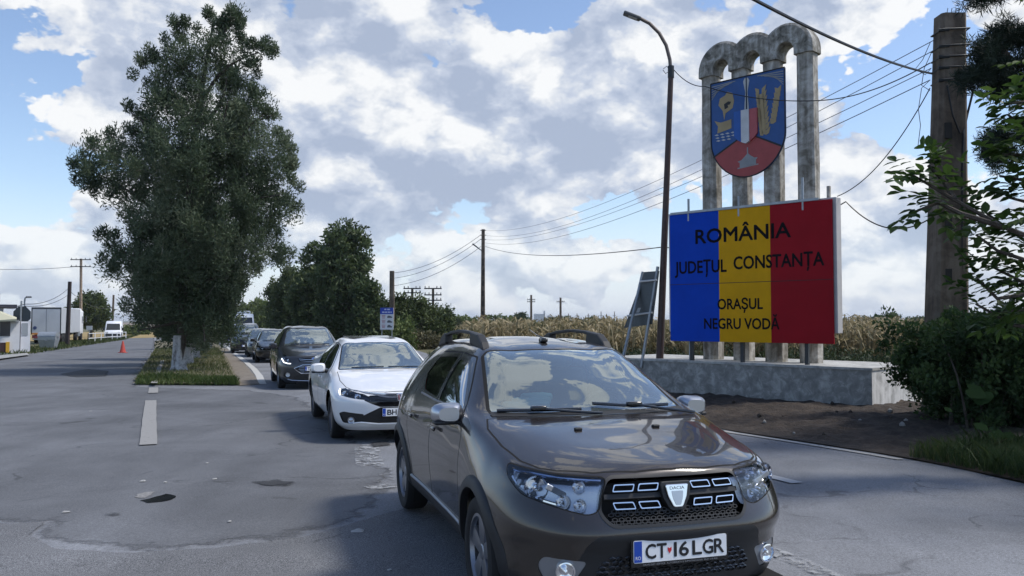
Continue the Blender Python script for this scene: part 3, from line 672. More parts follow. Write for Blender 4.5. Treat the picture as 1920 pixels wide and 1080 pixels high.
# median island with its dirt strip
isl = [g2(250, 722), g2(450, 723), g2(443, 708), g2(434, 690), g2(424, 670), g2(414, 652), g2(404, 640), (-48, 140), (-56, 150), g2(290, 640), g2(290, 655), g2(280, 672), g2(264, 697)]
sheet('island_soil', wob(isl, .05, .6), .06, soil('dry_soil', [(.06, .055, .03), (.13, .115, .07), (.19, .165, .11)], 2.5))
sheet('dirt_strip', wob([g2(445, 724), g2(486, 721), g2(474, 700), g2(458, 682), g2(440, 668), g2(425, 654), g2(412, 652), g2(424, 672), g2(436, 694)], .04, .5), .018, soil('dusty_soil', [(.12, .105, .085), (.19, .165, .135), (.24, .21, .175)], 4))
# pale patches and litter on the asphalt
trash = mat('paper_litter', (.33, .33, .32), .8)
for i, (px, py, s_) in enumerate([(672, 998, .055), (268, 904, .03), (124, 962, .03), (402, 900, .025), (388, 870, .02), (170, 772, .025), (310, 906, .02), (430, 980, .015), (730, 1072, .015), (1540, 838, .05), (1648, 838, .06), (1880, 882, .10), (1470, 812, .05), (1500, 796, .06), (300, 671, .18)]):
    p = G(px, py); q = [(p.x + s_ * 1.3 * math.cos(a) * random.uniform(.6, 1), p.y + s_ * 1.6 * math.sin(a) * random.uniform(.5, 1)) for a in np.linspace(0, 5.6, 8)]
    b = MB(); n = len(q); h = .006 + s_ * .12
    b.add([(x, y, p.z + .012) for x, y in q] + [((x - p.x) * .6 + p.x, (y - p.y) * .6 + p.y, p.z + .012 + h * random.uniform(.3, 1)) for x, y in q], [tuple(range(n, 2 * n))] + [(k, (k+1) % n, n + (k+1) % n, n + k) for k in range(n)])
    tag(b.build('litter', trash), 'small pale scrap of litter lying on the ground by the road', 'litter', 'scraps of litter')
# bare earth between the road and the wall, heaped against it
def earth():
    V = []; nx, ny = 130, 60; Fq = []
    right = [(R_EDGE[0][0] - 2.6, R_EDGE[0][1] + 5.5)] + R_EDGE + [(5.5, 7.4), (5.7, 5.5), (6.0, 2)]
    ds = np.r_[0, np.cumsum([math.dist(a, b) for a, b in zip(right, right[1:])])]
    for i in range(nx):
        t = ds[-1] * i / (nx - 1); x0 = np.interp(t, ds, [p[0] for p in right]); y0 = np.interp(t, ds, [p[1] for p in right])
        for j in range(ny):
            s_ = j / (ny - 1); x = x0 + 4.6 * s_ + .02; y = y0 + 2.4 * s_
            h = .012 + .16 * min(1, s_ * 2.2) ** 1.3 + min(1, s_ * 14) * (.035 * math.sin(x * 7.3 + 2 * math.sin(y * 5.1)) * math.sin(y * 8.7 + x * 3) + random.uniform(-.03, .03))
            V.append((x, y, gz(y) + max(h, .012 if j else -.03)))
    for i in range(nx - 1):
        for j in range(ny - 1):
            a = i * ny + j; Fq.append((a, a + ny, a + ny + 1, a + 1))
    tag(mesh_np('earth_bank', V, Fq, soil('dark_earth', [(.022, .017, .013), (.045, .034, .026), (.085, .066, .05)], 5, .05), smooth=True), kind='structure')
    # clods and stones
    for i in range(34):
        p = Vector(V[random.randrange(int(nx * .22), int(nx * .62)) * ny + random.randrange(4, 40)]); s_ = random.uniform(.02, .055); bm = bmesh.new(); bmesh.ops.create_icosphere(bm, subdivisions=1, radius=s_)
        for v in bm.verts: v.co *= random.uniform(.7, 1.2)
        bm.verts.index_update()
        b = MB(); b.add([v.co * 1 for v in bm.verts], [[v.index for v in f.verts] for f in bm.faces]); bm.free()
        tag(b.build('earth_clod', [MATS['dark_earth'], CONC][i % 4 == 0], loc=(p.x, p.y, p.z + s_ * .35)), 'small lump of earth or stone lying on the bare bank below the wall', 'clod', 'clods on the bare earth')
earth()
# ------------------------------------------------------------------ the border monument: platform, columns, shield, board
K = 14.8 / 13.8
def kp(x, d): return Vector((x * K, d * K))
C1 = kp(6.03, 13.8); WD = Vector((-3.33, 3.5)).normalized(); WN = Vector((WD.y, -WD.x))         # along the wall to the left; WN points back into the platform
if WN.y < 0: WN = -WN
WT = 1.63 - 89.2 * C1.y / F_PX                     # top of the platform
def concrete(name, c0, c1, c2, scale=2.5, streak=True):
    m, nt, b = nodes_mat(name); N = nt.nodes; L = nt.links; tc = N.new('ShaderNodeTexCoord')
    n = N.new('ShaderNodeTexNoise'); n.inputs['Scale'].default_value = scale; n.inputs['Detail'].default_value = 10; n.inputs['Roughness'].default_value = .68; n.inputs['Distortion'].default_value = .5; L.new(tc.outputs['Object'], n.inputs['Vector'])
    mp = N.new('ShaderNodeMapping'); mp.inputs['Scale'].default_value = (6, 6, .5); L.new(tc.outputs['Object'], mp.inputs['Vector'])
    n2 = N.new('ShaderNodeTexNoise'); n2.inputs['Scale'].default_value = 1.6; n2.inputs['Detail'].default_value = 6; L.new(mp.outputs[0], n2.inputs['Vector'])
    ad = N.new('ShaderNodeMath'); ad.operation = 'MULTIPLY_ADD'; L.new(n2.outputs['Fac'], ad.inputs[0]); ad.inputs[1].default_value = .5 if streak else 0; 
    sb = N.new('ShaderNodeMath'); sb.operation = 'SUBTRACT'; L.new(n.outputs['Fac'], sb.inputs[0]); sb.inputs[1].default_value = .25 if streak else 0; L.new(sb.outputs[0], ad.inputs[2])
    r = N.new('ShaderNodeValToRGB'); L.new(ad.outputs[0], r.inputs[0]); cr = r.color_ramp; cr.elements[0].position = .34 if streak else .28; cr.elements[0].color = (*c0, 1); cr.elements[1].position = .64 if streak else .74; cr.elements[1].color = (*c2, 1)
    e = cr.elements.new(.49); e.color = (*c1, 1); L.new(r.outputs[0], b.inputs['Base Color']); b.inputs['Roughness'].default_value = .9
    n3 = N.new('ShaderNodeTexNoise'); n3.inputs['Scale'].default_value = 40; n3.inputs['Detail'].default_value = 6; L.new(tc.outputs['Object'], n3.inputs['Vector'])
    bp = N.new('ShaderNodeBump'); bp.inputs['Strength'].default_value = .4; bp.inputs['Distance'].default_value = .01; L.new(n3.outputs['Fac'], bp.inputs['Height']); L.new(bp.outputs[0], b.inputs['Normal'])
    return m
WALLM = concrete('stained_plaster', (.15, .152, .145), (.245, .245, .232), (.52, .515, .49), 5.5, False)
WHITEM = concrete('flaking_whitewash', (.33, .33, .32), (.58, .58, .57), (.70, .70, .69), 2.0)
COLM = concrete('old_concrete', (.14, .125, .10), (.30, .28, .245), (.50, .48, .44), 3.6)
CAPM = concrete('mossy_concrete', (.09, .085, .07), (.24, .225, .195), (.46, .45, .42), 4.5)
POLEM = concrete('pole_concrete', (.060, .045, .033), (.115, .088, .064), (.18, .145, .11), 2.0)
STEEL = mat('galvanised_steel', (.30, .32, .34), .45, .7, noise=(8, .2))
DSTEEL = mat('dark_steel', (.035, .04, .045), .5, .4)
LET_D = 0
RUST = mat('brown_pole_paint', (.055, .030, .026), .55, noise=(12, .3))
t = thing('platform', 'long low concrete platform with stained grey front carrying the monument', 'platform', (C1.x, C1.y, 0))
ln = 6.4; dp = 2.3
def P3(a, b, z): p = WD * a + WN * b; return Vector((p.x, p.y, z))
zb = -.45
b = MB(); nseg = 44
vs = []
for i in range(nseg + 1):
    for z in (zb, 0.1, .45, WT - .045): vs.append(P3(ln * i / nseg, random.uniform(-.006, .006) if 0 < i < nseg else 0, z))
b.add(vs, [(i*4+j, i*4+j+1, (i+1)*4+j+1, (i+1)*4+j) for i in range(nseg) for j in range(3)]).build('front_wall', WALLM, t)
MB().add([P3(-.002, 0, zb), P3(-.002, 0, WT - .045), P3(-.002, dp, WT - .045), P3(-.002, dp, zb)], [(0, 1, 2, 3)]).build('end_wall', WHITEM, t)
MB().add([P3(ln, 0, zb), P3(ln, 0, WT - .045), P3(ln, dp, WT - .045), P3(ln, dp, zb)], [(0, 1, 2, 3)]).build('end_wall', WHITEM, t)
c = MB(); vs = [P3(a, bb, z) for z in (WT - .045, WT) for a, bb in ((-.02, -.02), (ln + .02, -.02), (ln + .02, dp), (-.02, dp))]
c.add(vs, [(0, 1, 2, 3), (4, 5, 6, 7), (0, 1, 5, 4), (1, 2, 6, 5), (2, 3, 7, 6), (3, 0, 4, 7)]).build('platform_slab', concrete('slab_concrete', (.26, .26, .25), (.38, .38, .36), (.48, .48, .46), 2.0), t)
# columns with linked arches
ang = math.atan2(-WD.y, -WD.x)                    # local x runs along the wall towards the right
col_r = kp(5.64, 15.5); col_l = kp(4.18, 17.05)
N_COL = 4; pos = [col_l.lerp(col_r, i / 3) for i in range(4)]; gap = (col_r - col_l).length / 3
ang_c = math.atan2((col_r - col_l).y, (col_r - col_l).x)
mon = thing('monument', 'four tall concrete columns joined by three round arches standing behind the board', 'monument', (col_l.x, col_l.y, WT), ang_c)
ZJ = 1.63 + 503.8 * col_r.y / F_PX - WT           # joint between column and arch
cw = .165 * K
for i in range(4):
    b = MB(); n = 14; vs = []
    for k in range(n + 1):
        z = ZJ * k / n; w = cw * (1.10 - .10 * k / n); o_ = w * .42
        for a, c_ in ((-w, -w + o_), (-w + o_, -w), (w - o_, -w), (w, -w + o_), (w, w - o_), (w - o_, w), (-w + o_, w), (-w, w - o_)):
            vs.append((i * gap + a + random.uniform(-.004, .004), c_ + random.uniform(-.004, .004), z))
    b.add(vs, [(k*8+j, k*8+(j+1) % 8, (k+1)*8+(j+1) % 8, (k+1)*8+j) for k in range(n) for j in range(8)])
    b.build('column', COLM, mon)
for i in range(3):
    b = MB(); ri = gap / 2 - cw * 1.12; ro = gap / 2 + cw * 1.18; dpt = cw * 1.28; vs = []
    path = [(-1, -.30), (-1, -.15)] + [(math.cos(a), math.sin(a)) for a in np.linspace(math.pi, 0, 19)] + [(1, -.15), (1, -.30)]
    xm = i * gap + gap / 2; zo = .30 * gap / 2
    for cx_, sz in path:
        for rr, yy in ((ro, -dpt * .78), (ro, dpt * .78), (ro - .06, dpt), (ri + .02, dpt), (ri, dpt * .85), (ri, -dpt * .85), (ri + .02, -dpt), (ro - .06, -dpt)):
            zz = (sz * rr if sz >= 0 else sz * gap / 2)
            vs.append((xm + cx_ * rr + (.002 * i), yy + .001 * i, ZJ + zo + zz + .001 * i))
    m_ = len(path)
    b.add(vs, [(k*8+j, k*8+(j+1) % 8, (k+1)*8+(j+1) % 8, (k+1)*8+j) for k in range(m_ - 1) for j in range(8)] + [tuple(range(8)), tuple((m_-1)*8+j for j in range(8))])
    b.build('arch', CAPM, mon, smooth=True, angle=R(35))
# coat of arms: a shield hung on the columns
sl_ = kp(4.10, 16.75); sr_ = kp(5.24, 15.6); sw = (sr_ - sl_).length; sc_ = (sl_ + sr_) / 2
ang_s = math.atan2((sr_ - sl_).y, (sr_ - sl_).x); fwd_s = Vector((math.sin(ang_s), -math.cos(ang_s)))
hS = 2.02 * K; zT = 1.63 + 463 * sc_.y / F_PX
shd = thing('shield_sign', 'blue and red heraldic shield hung on the monument columns', 'coat of arms', (sc_.x, sc_.y, zT), ang_s)
def tx(name, c, rough=.55, a=.12): return mat(name, c, rough, noise=(5, a))
SB = tx('shield_blue', (.015, .075, .25)); SR = tx('shield_red', (.32, .05, .05)); SG = tx('shield_gold', (.33, .25, .13)); SW = tx('shield_white', (.42, .43, .43)); SK = mat('shield_line', (.01, .011, .014), .6); SGR = tx('shield_grey', (.24, .25, .26))
MX = Matrix(((1, 0, 0, 0), (0, 0, -1, 0), (0, 1, 0, 0), (0, 0, 0, 1)))     # drawing plane: x right, y up, z towards the viewer
hw = sw / 2
def su(x, y): return (x * hw, y * hS)              # x -1..1, y 0 (top) .. -1
outl = [su(-1, 0), su(1, 0), su(1.0, -.62)] + [su(math.cos(a) * 1.0, -.62 - .38 * math.sin(a) ** 1.15) for a in np.linspace(.12, math.pi - .12, 22)] + [su(-1, -.62)]
MB().prism(outl, MX @ Matrix.Translation((0, 0, -.05)), .05).build('shield_board', SB, shd)
ed = MB(); ed.tube([Vector((x, -.006, y)) for x, y in outl] + [Vector((outl[0][0], -.006, outl[0][1]))], .014, 6, False); ed.build('shield_rim', SK, shd)
def flat(name, polys, m, z=.003, d=.003):
    b = MB()
    for p in polys: b.prism([su(*q) for q in p], MX @ Matrix.Translation((0, 0, z)), d)
    return b.build(name, m, shd)
red = [(0, -.62), (.18, -.60), (.92, -.755)] + [(math.cos(a) * .985, -.62 - .375 * math.sin(a) ** 1.15) for a in np.linspace(.42, math.pi - .42, 18)] + [(-.92, -.755), (-.18, -.60)]
flat('red_field', [red], SR, .004)
for q_ in [[(-.94, -.748), (-.16, -.592), (-.16, -.608), (-.94, -.768)], [(.94, -.748), (.16, -.592), (.16, -.608), (.94, -.768)], [(-.012, -.01), (.012, -.01), (.012, -.33), (-.012, -.33)]]: flat('field_line', [q_], SK, .008)
rays = [[(-.97, -.03 - .026 * k), (-.97, -.040 - .026 * k), (-.30 - .09 * k, -.030 - .008 * k), (-.30 - .09 * k, -.022 - .008 * k)] for k in range(6)]
[flat('ray', [q_], SGR, .004) for q_ in rays + [[(-x, y) for x, y in p][::-1] for p in rays]]
flat('lighthouse_beam', [[(-.045, -.02), (-.085, -.05), (-.030, -.16), (-.060, -.33), (-.02, -.33), (-.015, -.02)], [(.045, -.02), (.085, -.05), (.030, -.16), (.060, -.33), (.02, -.33), (.015, -.02)]], SW, .004)
flat('ship', [[(-.74, -.17), (-.60, -.15), (-.52, -.115), (-.38, -.14), (-.34, -.22), (-.38, -.29), (-.50, -.315), (-.58, -.33), (-.62, -.395), (-.66, -.30), (-.78, -.235)],
              [(-.90, -.385), (-.82, -.40), (-.72, -.415), (-.50, -.405), (-.42, -.40), (-.42, -.49), (-.60, -.505), (-.82, -.52), (-.80, -.45)]], SG, .004)
flat('ship_mark', [[(-.62, -.235), (-.50, -.215), (-.42, -.225), (-.46, -.25), (-.52, -.25), (-.50, -.275), (-.60, -.29)]], SK, .008)
flat('waves', [[(x, y), (x + .07, y + .008), (x + .13, y - .004), (x + .07, y - .010)] for j, y in enumerate((-.535, -.565, -.595)) for x in [(-.90 + .02 * j) + .15 * k for k in range(4 - (j == 2))]], SW, .004)
ear = []
for k in range(9):
    y = -.16 - .052 * k; x = .36 + .012 * k
    ear += [[(x + .05, y), (x + .17, y + .035), (x + .13, y - .03), (x + .05, y - .045)], [(x - .02, y), (x - .13, y + .02), (x - .10, y - .04), (x - .02, y - .045)]]
ear += [[(.30, -.22), (.46, -.20), (.52, -.62), (.40, -.60)]]
for k in range(7):
    y = -.19 - .048 * k; x = .83 - .022 * k
    ear += [[(x, y), (x + .085, y + .03), (x + .075, y - .03), (x, y - .045)], [(x, y), (x - .085, y + .015), (x - .07, y - .04), (x, y - .045)]]
flat('wheat', ear, SG, .004)
esc = [[(-.32, -.34), (-.115, -.34), (-.115, -.655), (-.22, -.63), (-.32, -.585)], [(-.115, -.34), (.10, -.34), (.10, -.655), (0, -.675), (-.115, -.655)], [(.10, -.34), (.30, -.34), (.30, -.585), (.22, -.625), (.10, -.655)]]
box_ = flat('inner_shield', [esc[0]], tx('flag_blue', (.01, .09, .36)), .004, .05); flat('inner_shield_white', [esc[1]], tx('flag_white', (.52, .53, .54)), .004, .07); flat('inner_shield_red', [esc[2]], tx('flag_red', (.40, .08, .09)), .004, .05)
flat('monument_drawing', [[(-.26, -.90), (.30, -.885), (.30, -.895), (-.26, -.912)], [(-.20, -.898), (-.20, -.845), (.24, -.832), (.24, -.885)], [(-.26, -.838), (-.22, -.85), (.26, -.838), (.28, -.822), (.20, -.822), (.08, -.79), (.02, -.765), (-.04, -.79), (-.16, -.83)], [(.0, -.77), (.0, -.71), (.03, -.71), (.03, -.77)]], SGR, .008)
for k in (-.3, .35):
    b = MB(); b.tube([(k * hw, .0, -hS * .5), (k * hw, .35, -hS * .5)], .02, 6); b.build('bracket', DSTEEL, shd)
# flag coloured board with the place names
br = kp(5.64, 14.4); bl = kp(3.22, 16.7); bw = (br - bl).length; ang_b = math.atan2((br - bl).y, (br - bl).x)
bz0 = 1.63 - 44.2 * br.y / F_PX; bh = 273 * br.y / F_PX; bc = (br + bl) / 2
bd = thing('billboard', 'blue, yellow and red board reading ROMANIA, JUDETUL CONSTANTA, ORASUL NEGRU VODA', 'sign', (bc.x, bc.y, bz0), ang_b)
D0 = .03
def panel(x0, x1, m): MB().box(((x0 + x1) / 2, .02, bh / 2), (x1 - x0, D0, bh)).build('board_panel', m, bd)
def vinyl(name, c): return mat(name, c, .6, spec=.12, noise=(1.5, .10), bump=(2.0, .25, .02))
s1, s2 = -bw / 2 + bw * .332, -bw / 2 + bw * .651
panel(-bw / 2, s1, vinyl('flag_panel_blue', (.001, .052, .44))); panel(s1 + .001, s2, vinyl('flag_panel_yellow', (.62, .32, .004))); panel(s2 + .001, bw / 2, vinyl('flag_panel_red', (.30, .006, .014)))
LET = mat('board_lettering', (.008, .008, .011), .9, spec=.1)
def words(s, cx_, cz_, w, h, bold=.012):
    vs, fs = text_fit(s, w, h, 0); T = Matrix.Translation((cx_, 0, cz_)) @ MX @ Matrix.Translation((0, 0, -.0015)); b = MB()
    for k in range(8):
        a = 2 * math.pi * k / 8; rr = h * .030
        b.add([T @ (v + Vector((rr * math.cos(a), rr * math.sin(a), -.0002 * k))) for v in vs], fs)
    return b
def bx_(f): return -bw / 2 + bw * f
lines = [('ROM\u00c2NIA', .475, .815, .59, .112, .011), ('JUDE\u021aUL', .208, .580, .345, .098, .011), ('CONSTAN\u021aA', .690, .595, .525, .098, .011), ('ORA\u0218UL', .462, .288, .28, .082, .011), ('NEGRU VOD\u0102', .465, .140, .465, .082, .011)]
for s_, fx, fz, fw, fh, bo in lines:
    words(s_, bx_(fx), bh * fz, bw * fw, bh * fh, bo).build('lettering', LET, bd, loc=(0, .0005, 0))
MB().box((0, .0035, bh * .445), (bw, .004, .012)).build('panel_seam', mat('seam', (.03, .02, .02), .8), bd)
MB().box((0, .165, bh / 2 + .12), (bw + .12, .23, bh - .16)).build('sign_box', mat('pale_sheet_metal', (.44, .43, .43), .5, noise=(3, .12)), bd, bevel=.01)
fr_ = MB(); fr_.box((-.12, .02, bh + .03), (bw * .92, .06, .05)); fr_.build('top_rail', STEEL, bd)
for fx, hh in ((.13, .26), (.46, .20), (.84, .42)):
    MB().box((bx_(fx), .02, bh + hh / 2 - .05), (.035, .035, hh + .22)).build('upright', STEEL, bd)
MB().box((bx_(.95), .30, bh + .12), (.06, .06, .36)).build('upright', COLM, bd)
for fx in (.13, .46, .84):
    MB().box((bx_(fx), .12, -(bz0 - WT) / 2 + .05), (.07, .07, bz0 - WT + .1)).build('leg', DSTEEL, bd)
MB().box((bx_(.095), .25, -(bz0 - WT) / 2 + .1), (.04, .04, bz0 - WT + .2)).build('leg', STEEL, bd)
# leaning back of a narrow road sign and the lamp post beside it
A = [AT(1208, 510, 18.8), AT(1235, 508, 18.5), AT(1222, 608, 18.5), AT(1170, 615, 19.3)]
sg_ = thing('road_sign', 'grey back of a tall leaning road sign on two thin posts beside the lamp post', 'sign', tuple(G(1190, 668)))
n_ = (A[1] - A[0]).cross(A[3] - A[0]).normalized(); o_ = Vector(sg_.location)
if n_.y > 0: n_ = -n_
MB().add([p - o_ for p in A] + [p - o_ - n_ * .03 for p in A], [(0, 1, 2, 3), (7, 6, 5, 4), (0, 4, 5, 1), (1, 5, 6, 2), (2, 6, 7, 3), (3, 7, 4, 0)]).build('sign_panel', mat('sign_back', (.075, .085, .09), .5, .3, noise=(3, .25)), sg_)
for q, c in (((1208, 510), (1158, 672)), ((1236, 500), (1202, 676))):
    top = AT(*q, 18.6 if q[0] > 1220 else 19.0) + n_ * .05; d_ = ray(*c); bot = d_ * (18.5 / d_.y) + Vector((0, 0, CAM_H)); bot.z = WT - .2 if q[0] > 1220 else WT - .5
    MB().tube([bot - o_, top - o_], .035, 8).build('post', STEEL, sg_, smooth=True)
for f in (.17, .78):
    a = A[0].lerp(A[3], f); b_ = A[1].lerp(A[2], f); MB().tube([a - o_ + n_ * .03, b_ - o_ + n_ * .03], .025, 6).build('crossbar', mat('bare_aluminium', (.55, .56, .57), .4, .6), sg_)
p0 = A[0].lerp(A[3], .70).lerp(A[1].lerp(A[2], .70), .42) - o_; ux = (A[1] - A[0]).normalized(); uy = (A[0] - A[3]).normalized()
MB().add([p0 + n_ * .012 + ux * a * .07 + uy * b_ * .06 for a, b_ in ((-1, -1), (1, -1), (1, 1), (-1, 1))], [(0, 1, 2, 3)]).build('sticker', mat('sticker', (.4, .41, .42), .6), sg_)
LD = 18.6
lb = AT(1237, 672, LD); lb.z = WT - .02
lp = thing('street_lamp', 'tall brown street lamp with a curved arm leaning over the monument', 'street lamp', tuple(lb))
mid = AT(1258, 138, LD); arm = [AT(x, y, LD) for x, y in ((1258, 138), (1256, 112), (1249, 85), (1236, 62), (1218, 44), (1199, 34))]
MB().tube([Vector((0, 0, 0)), mid - lb], [.085, .060], 12).build('lamp_pole', RUST, lp, smooth=True)
MB().tube([p - lb for p in arm], .042, 8).build('lamp_arm', mat('arm_steel', (.10, .085, .08), .5, .4), lp, smooth=True)
MB().tube([AT(1258, 146, LD) - lb, AT(1258, 124, LD) - lb], .075, 10).build('lamp_collar', DSTEEL, lp, smooth=True)
h0 = AT(1201, 36, LD) - lb; h1 = AT(1169, 24, LD) - lb; d_ = (h1 - h0); Mh = Matrix.Translation((h0 + h1) / 2) @ d_.to_track_quat('X', 'Z').to_matrix().to_4x4()
hb = MB().rbox((0, 0, 0), (d_.length, .20, .075), .03); hb.v = [tuple(Mh @ Vector(v)) for v in hb.v]; lh = hb.build('lamp_head', mat('lamp_grey', (.09, .095, .10), .45), lp, smooth=True)
MB().prism([(-.16, -.07), (.05, -.07), (.05, .07), (-.16, .07)], Mh @ Matrix.Translation((-.02 + .05, 0, -.043)), .006).build('lamp_glass', mat('lamp_panel', (.45, .47, .48), .2), lh)
MB().tube([AT(1243, 131, LD - .1) - lb, AT(1248, 138, LD - .1) - lb, AT(1257, 132, LD - .05) - lb, AT(1250, 124, LD) - lb, AT(1244, 129, LD) - lb], .008, 5).build('wire_loop', DSTEEL, lp)
# ---- the brown hatchback in front
HERO = [
 [(.66,0,.21),(.74,0,.27),(.795,0,.47),(.838,0,.565),(.790,0,.70),(.745,0,.842),(.67,0,.892),(.59,0,.908)],
 [(.655,.22,.21),(.735,.22,.27),(.788,.22,.47),(.83,.22,.565),(.782,.22,.70),(.735,.21,.842),(.61,.17,.902),(.49,0,.927)],
 [(.63,.42,.21),(.71,.43,.27),(.765,.44,.47),(.80,.455,.565),(.748,.44,.70),(.695,.42,.842),(.49,.30,.920),(.37,0,.948)],
 [(.56,.60,.21),(.64,.60,.27),(.685,.615,.47),(.71,.635,.57),(.655,.62,.715),(.58,.61,.845),(.33,.43,.942),(.21,0,.969)],
 [(.43,.72,.22),(.49,.74,.28),(.51,.765,.47),(.52,.788,.58),(.47,.768,.73),(.37,.735,.858),(.15,.52,.968),(.05,0,.995)],
 [(.20,.74,.22),(.22,.82,.28),(.22,.85,.42),(.21,.865,.58),(.17,.845,.74),(.11,.765,.905),(-.04,.58,.995),(-.11,0,1.015)],
 [(-.10,.74,.22),(-.10,.82,.28),(-.10,.855,.42),(-.10,.868,.60),(-.11,.85,.78),(-.14,.78,.955),(-.22,.645,1.015),(-.24,0,1.032)],
 [(-.38,.74,.22),(-.38,.81,.28),(-.38,.84,.45),(-.38,.855,.63),(-.38,.845,.81),(-.38,.795,1.005),(-.40,.655,1.055),(-.33,0,1.055)],
 [(-.72,.74,.22),(-.72,.80,.28),(-.72,.835,.45),(-.72,.855,.64),(-.72,.845,.83),(-.72,.795,1.035),(-.74,.60,1.225),(-.66,0,1.245)],
 [(-1.08,.74,.22),(-1.08,.80,.28),(-1.08,.835,.45),(-1.08,.855,.65),(-1.08,.845,.84),(-1.08,.795,1.042),(-1.09,.545,1.388),(-1.02,0,1.418)],
 [(-1.55,.74,.22),(-1.55,.80,.28),(-1.55,.835,.45),(-1.55,.855,.66),(-1.55,.845,.85),(-1.55,.79,1.05),(-1.55,.54,1.428),(-1.53,0,1.488)],
 [(-2.10,.74,.22),(-2.10,.81,.28),(-2.10,.845,.45),(-2.10,.86,.67),(-2.10,.85,.86),(-2.10,.78,1.06),(-2.10,.525,1.432),(-2.10,0,1.497)],
 [(-2.60,.72,.24),(-2.60,.82,.30),(-2.60,.86,.45),(-2.60,.868,.68),(-2.60,.85,.88),(-2.60,.765,1.08),(-2.58,.50,1.405),(-2.60,0,1.47)],
 [(-2.93,.69,.26),(-2.94,.77,.32),(-2.95,.81,.45),(-2.95,.82,.66),(-2.95,.80,.88),(-2.94,.715,1.08),(-2.88,.475,1.35),(-2.90,0,1.425)],
 [(-3.04,.60,.27),(-3.10,.66,.33),(-3.14,.71,.45),(-3.15,.72,.64),(-3.13,.71,.86),(-3.09,.63,1.06),(-3.0,.45,1.24),(-2.97,0,1.385)],
 [(-3.12,.32,.27),(-3.19,.36,.33),(-3.245,.38,.45),(-3.25,.38,.62),(-3.21,.38,.84),(-3.15,.34,1.03),(-3.06,.27,1.17),(-3.02,0,1.30)],
 [(-3.14,0,.27),(-3.21,0,.33),(-3.265,0,.45),(-3.27,0,.62),(-3.23,0,.84),(-3.17,0,1.03),(-3.09,0,1.14),(-3.05,0,1.22)],
]
def build_hero():
    P = paint('brown_paint', (0.029, 0.0235, 0.0205), 0.25, 0.26)
    root = thing('hatchback', 'brown hatchback with black roof rails nearest in the queue, plate CT 16 LGR', 'car', group='cars queuing along the road')
    s = Shell(HERO, 340, 160, 2); kv, ku = s.kv, s.ku
    low = lambda A: A[:, 4] < kv[7] + .03                       # bodyside up to the roof edge
    side = lambda A: (A[:, 4] < kv[7] + .06) & (A[:, 1] > .4) & (A[:, 3] > ku[4]) & (A[:, 3] < ku[13] + .05)
    top = lambda A: A[:, 4] > kv[5] - .06
    front = lambda A: (A[:, 3] < ku[6]) & (A[:, 4] < kv[5] + .25)
    rear = lambda A: (A[:, 3] > ku[12])
    for x in (0, -2.589):
        s.cut(lambda A: np.hypot(A[:, 0] - x, A[:, 2] - .315) - .372, lambda A: (A[:, 1] > .3) & (A[:, 4] < kv[5]), 'hole')
    ws = rounded([(-.375, -.655), (-.375, .655), (-1.075, .515), (-1.075, -.515)], .05); ws = [(x + .075 * (1 - (y / .655) ** 2), y) for x, y in
          [(-.395, -.64), (-.395, -.32), (-.395, 0), (-.395, .32), (-.395, .64), (-.44, .645), (-1.05, .525), (-1.09, .49), (-1.09, 0), (-1.09, -.49), (-1.05, -.525), (-.44, -.645)]]
    s.cut(XY(ws), lambda A: top(A) & (A[:, 0] < -.2) & (A[:, 0] > -1.3), 'windscreen')
    s.cut(lambda A: np.abs(XY(ws)(A) - .012) - .012, lambda A: top(A) & (A[:, 0] < -.2) & (A[:, 0] > -1.3) & (A[:, 4] > kv[6]), 'gap')
    fg = rounded([(-.62, 1.06), (-1.30, 1.06), (-1.37, 1.345), (-1.10, 1.325)], .035); rg = rounded([(-1.40, 1.065), (-1.93, 1.085), (-2.13, 1.20), (-2.06, 1.335), (-1.46, 1.358)], .04)
    fd = rounded([(-.43, .37), (-.45, .92), (-.52, 1.02), (-1.07, 1.372), (-1.41, 1.392), (-1.35, 1.05), (-1.34, .37)], .03)
    rd = rounded([(-1.345, .37), (-1.355, 1.05), (-1.415, 1.392), (-2.07, 1.378), (-2.20, 1.22), (-2.25, .98), (-2.22, .74), (-2.09, .55), (-2.06, .37)], .05)
    for g, nm in ((fg, 'glass_front'), (rg, 'glass_rear')):
        s.cut(XZ(g), side, nm)
        s.cut(lambda A: XZ(g)(A) - .022, side, 'seal')
    for d, nm in ((fd, 'door_front'), (rd, 'door_rear')):
        s.band(XZ(d), side, .005, 'gap'); s.cut(XZ(d), side, nm)
    # nose
    hl = rounded([(.955, .866), (.93, .815), (.83, .742), (.70, .715), (.47, .668), (.415, .685), (.40, .76), (.375, .838), (.62, .846)], .03)
    gr = rounded([(-.36, .838), (.36, .838), (.395, .76), (.405, .68), (.35, .625), (-.35, .625)], .03); gr = [(w, z - .018 * (1 - (w / .4) ** 2)) for w, z in gr]
    lw = rounded([(-.42, .572), (.42, .572), (.475, .53), (.55, .40), (.72, .30), (1.0, .27), (1.0, .1), (-1.0, .1)], .03)
    fog = rounded([(.475, .437), (.72, .452), (.765, .40), (.72, .325), (.56, .315)], .03)
    s.cut(WZ(hl), front, 'lamp'); s.cut(lambda A: WZ(hl)(A) - .006, front, 'gap')
    s.cut(WZ(gr), front, 'grille'); s.cut(lambda A: WZ(gr)(A) - .016, front, 'trim')
    s.cut(WZ(fog), front, 'fog'); s.cut(WZ(lw), front, 'lower', ('body',))
    hood = [(-.30, -.70), (-.30, .70), (-.16, .735), (.12, .728), (.36, .695), (.50, .640), (.575, .575), (.675, .41), (.718, .2), (.726, 0), (.718, -.2), (.675, -.41), (.575, -.575), (.50, -.640), (.36, -.695), (.12, -.728), (-.16, -.735)]
    hp = lambda A: (A[:, 4] > kv[5] - .12) & (A[:, 0] > -.5) & (A[:, 2] > .80)
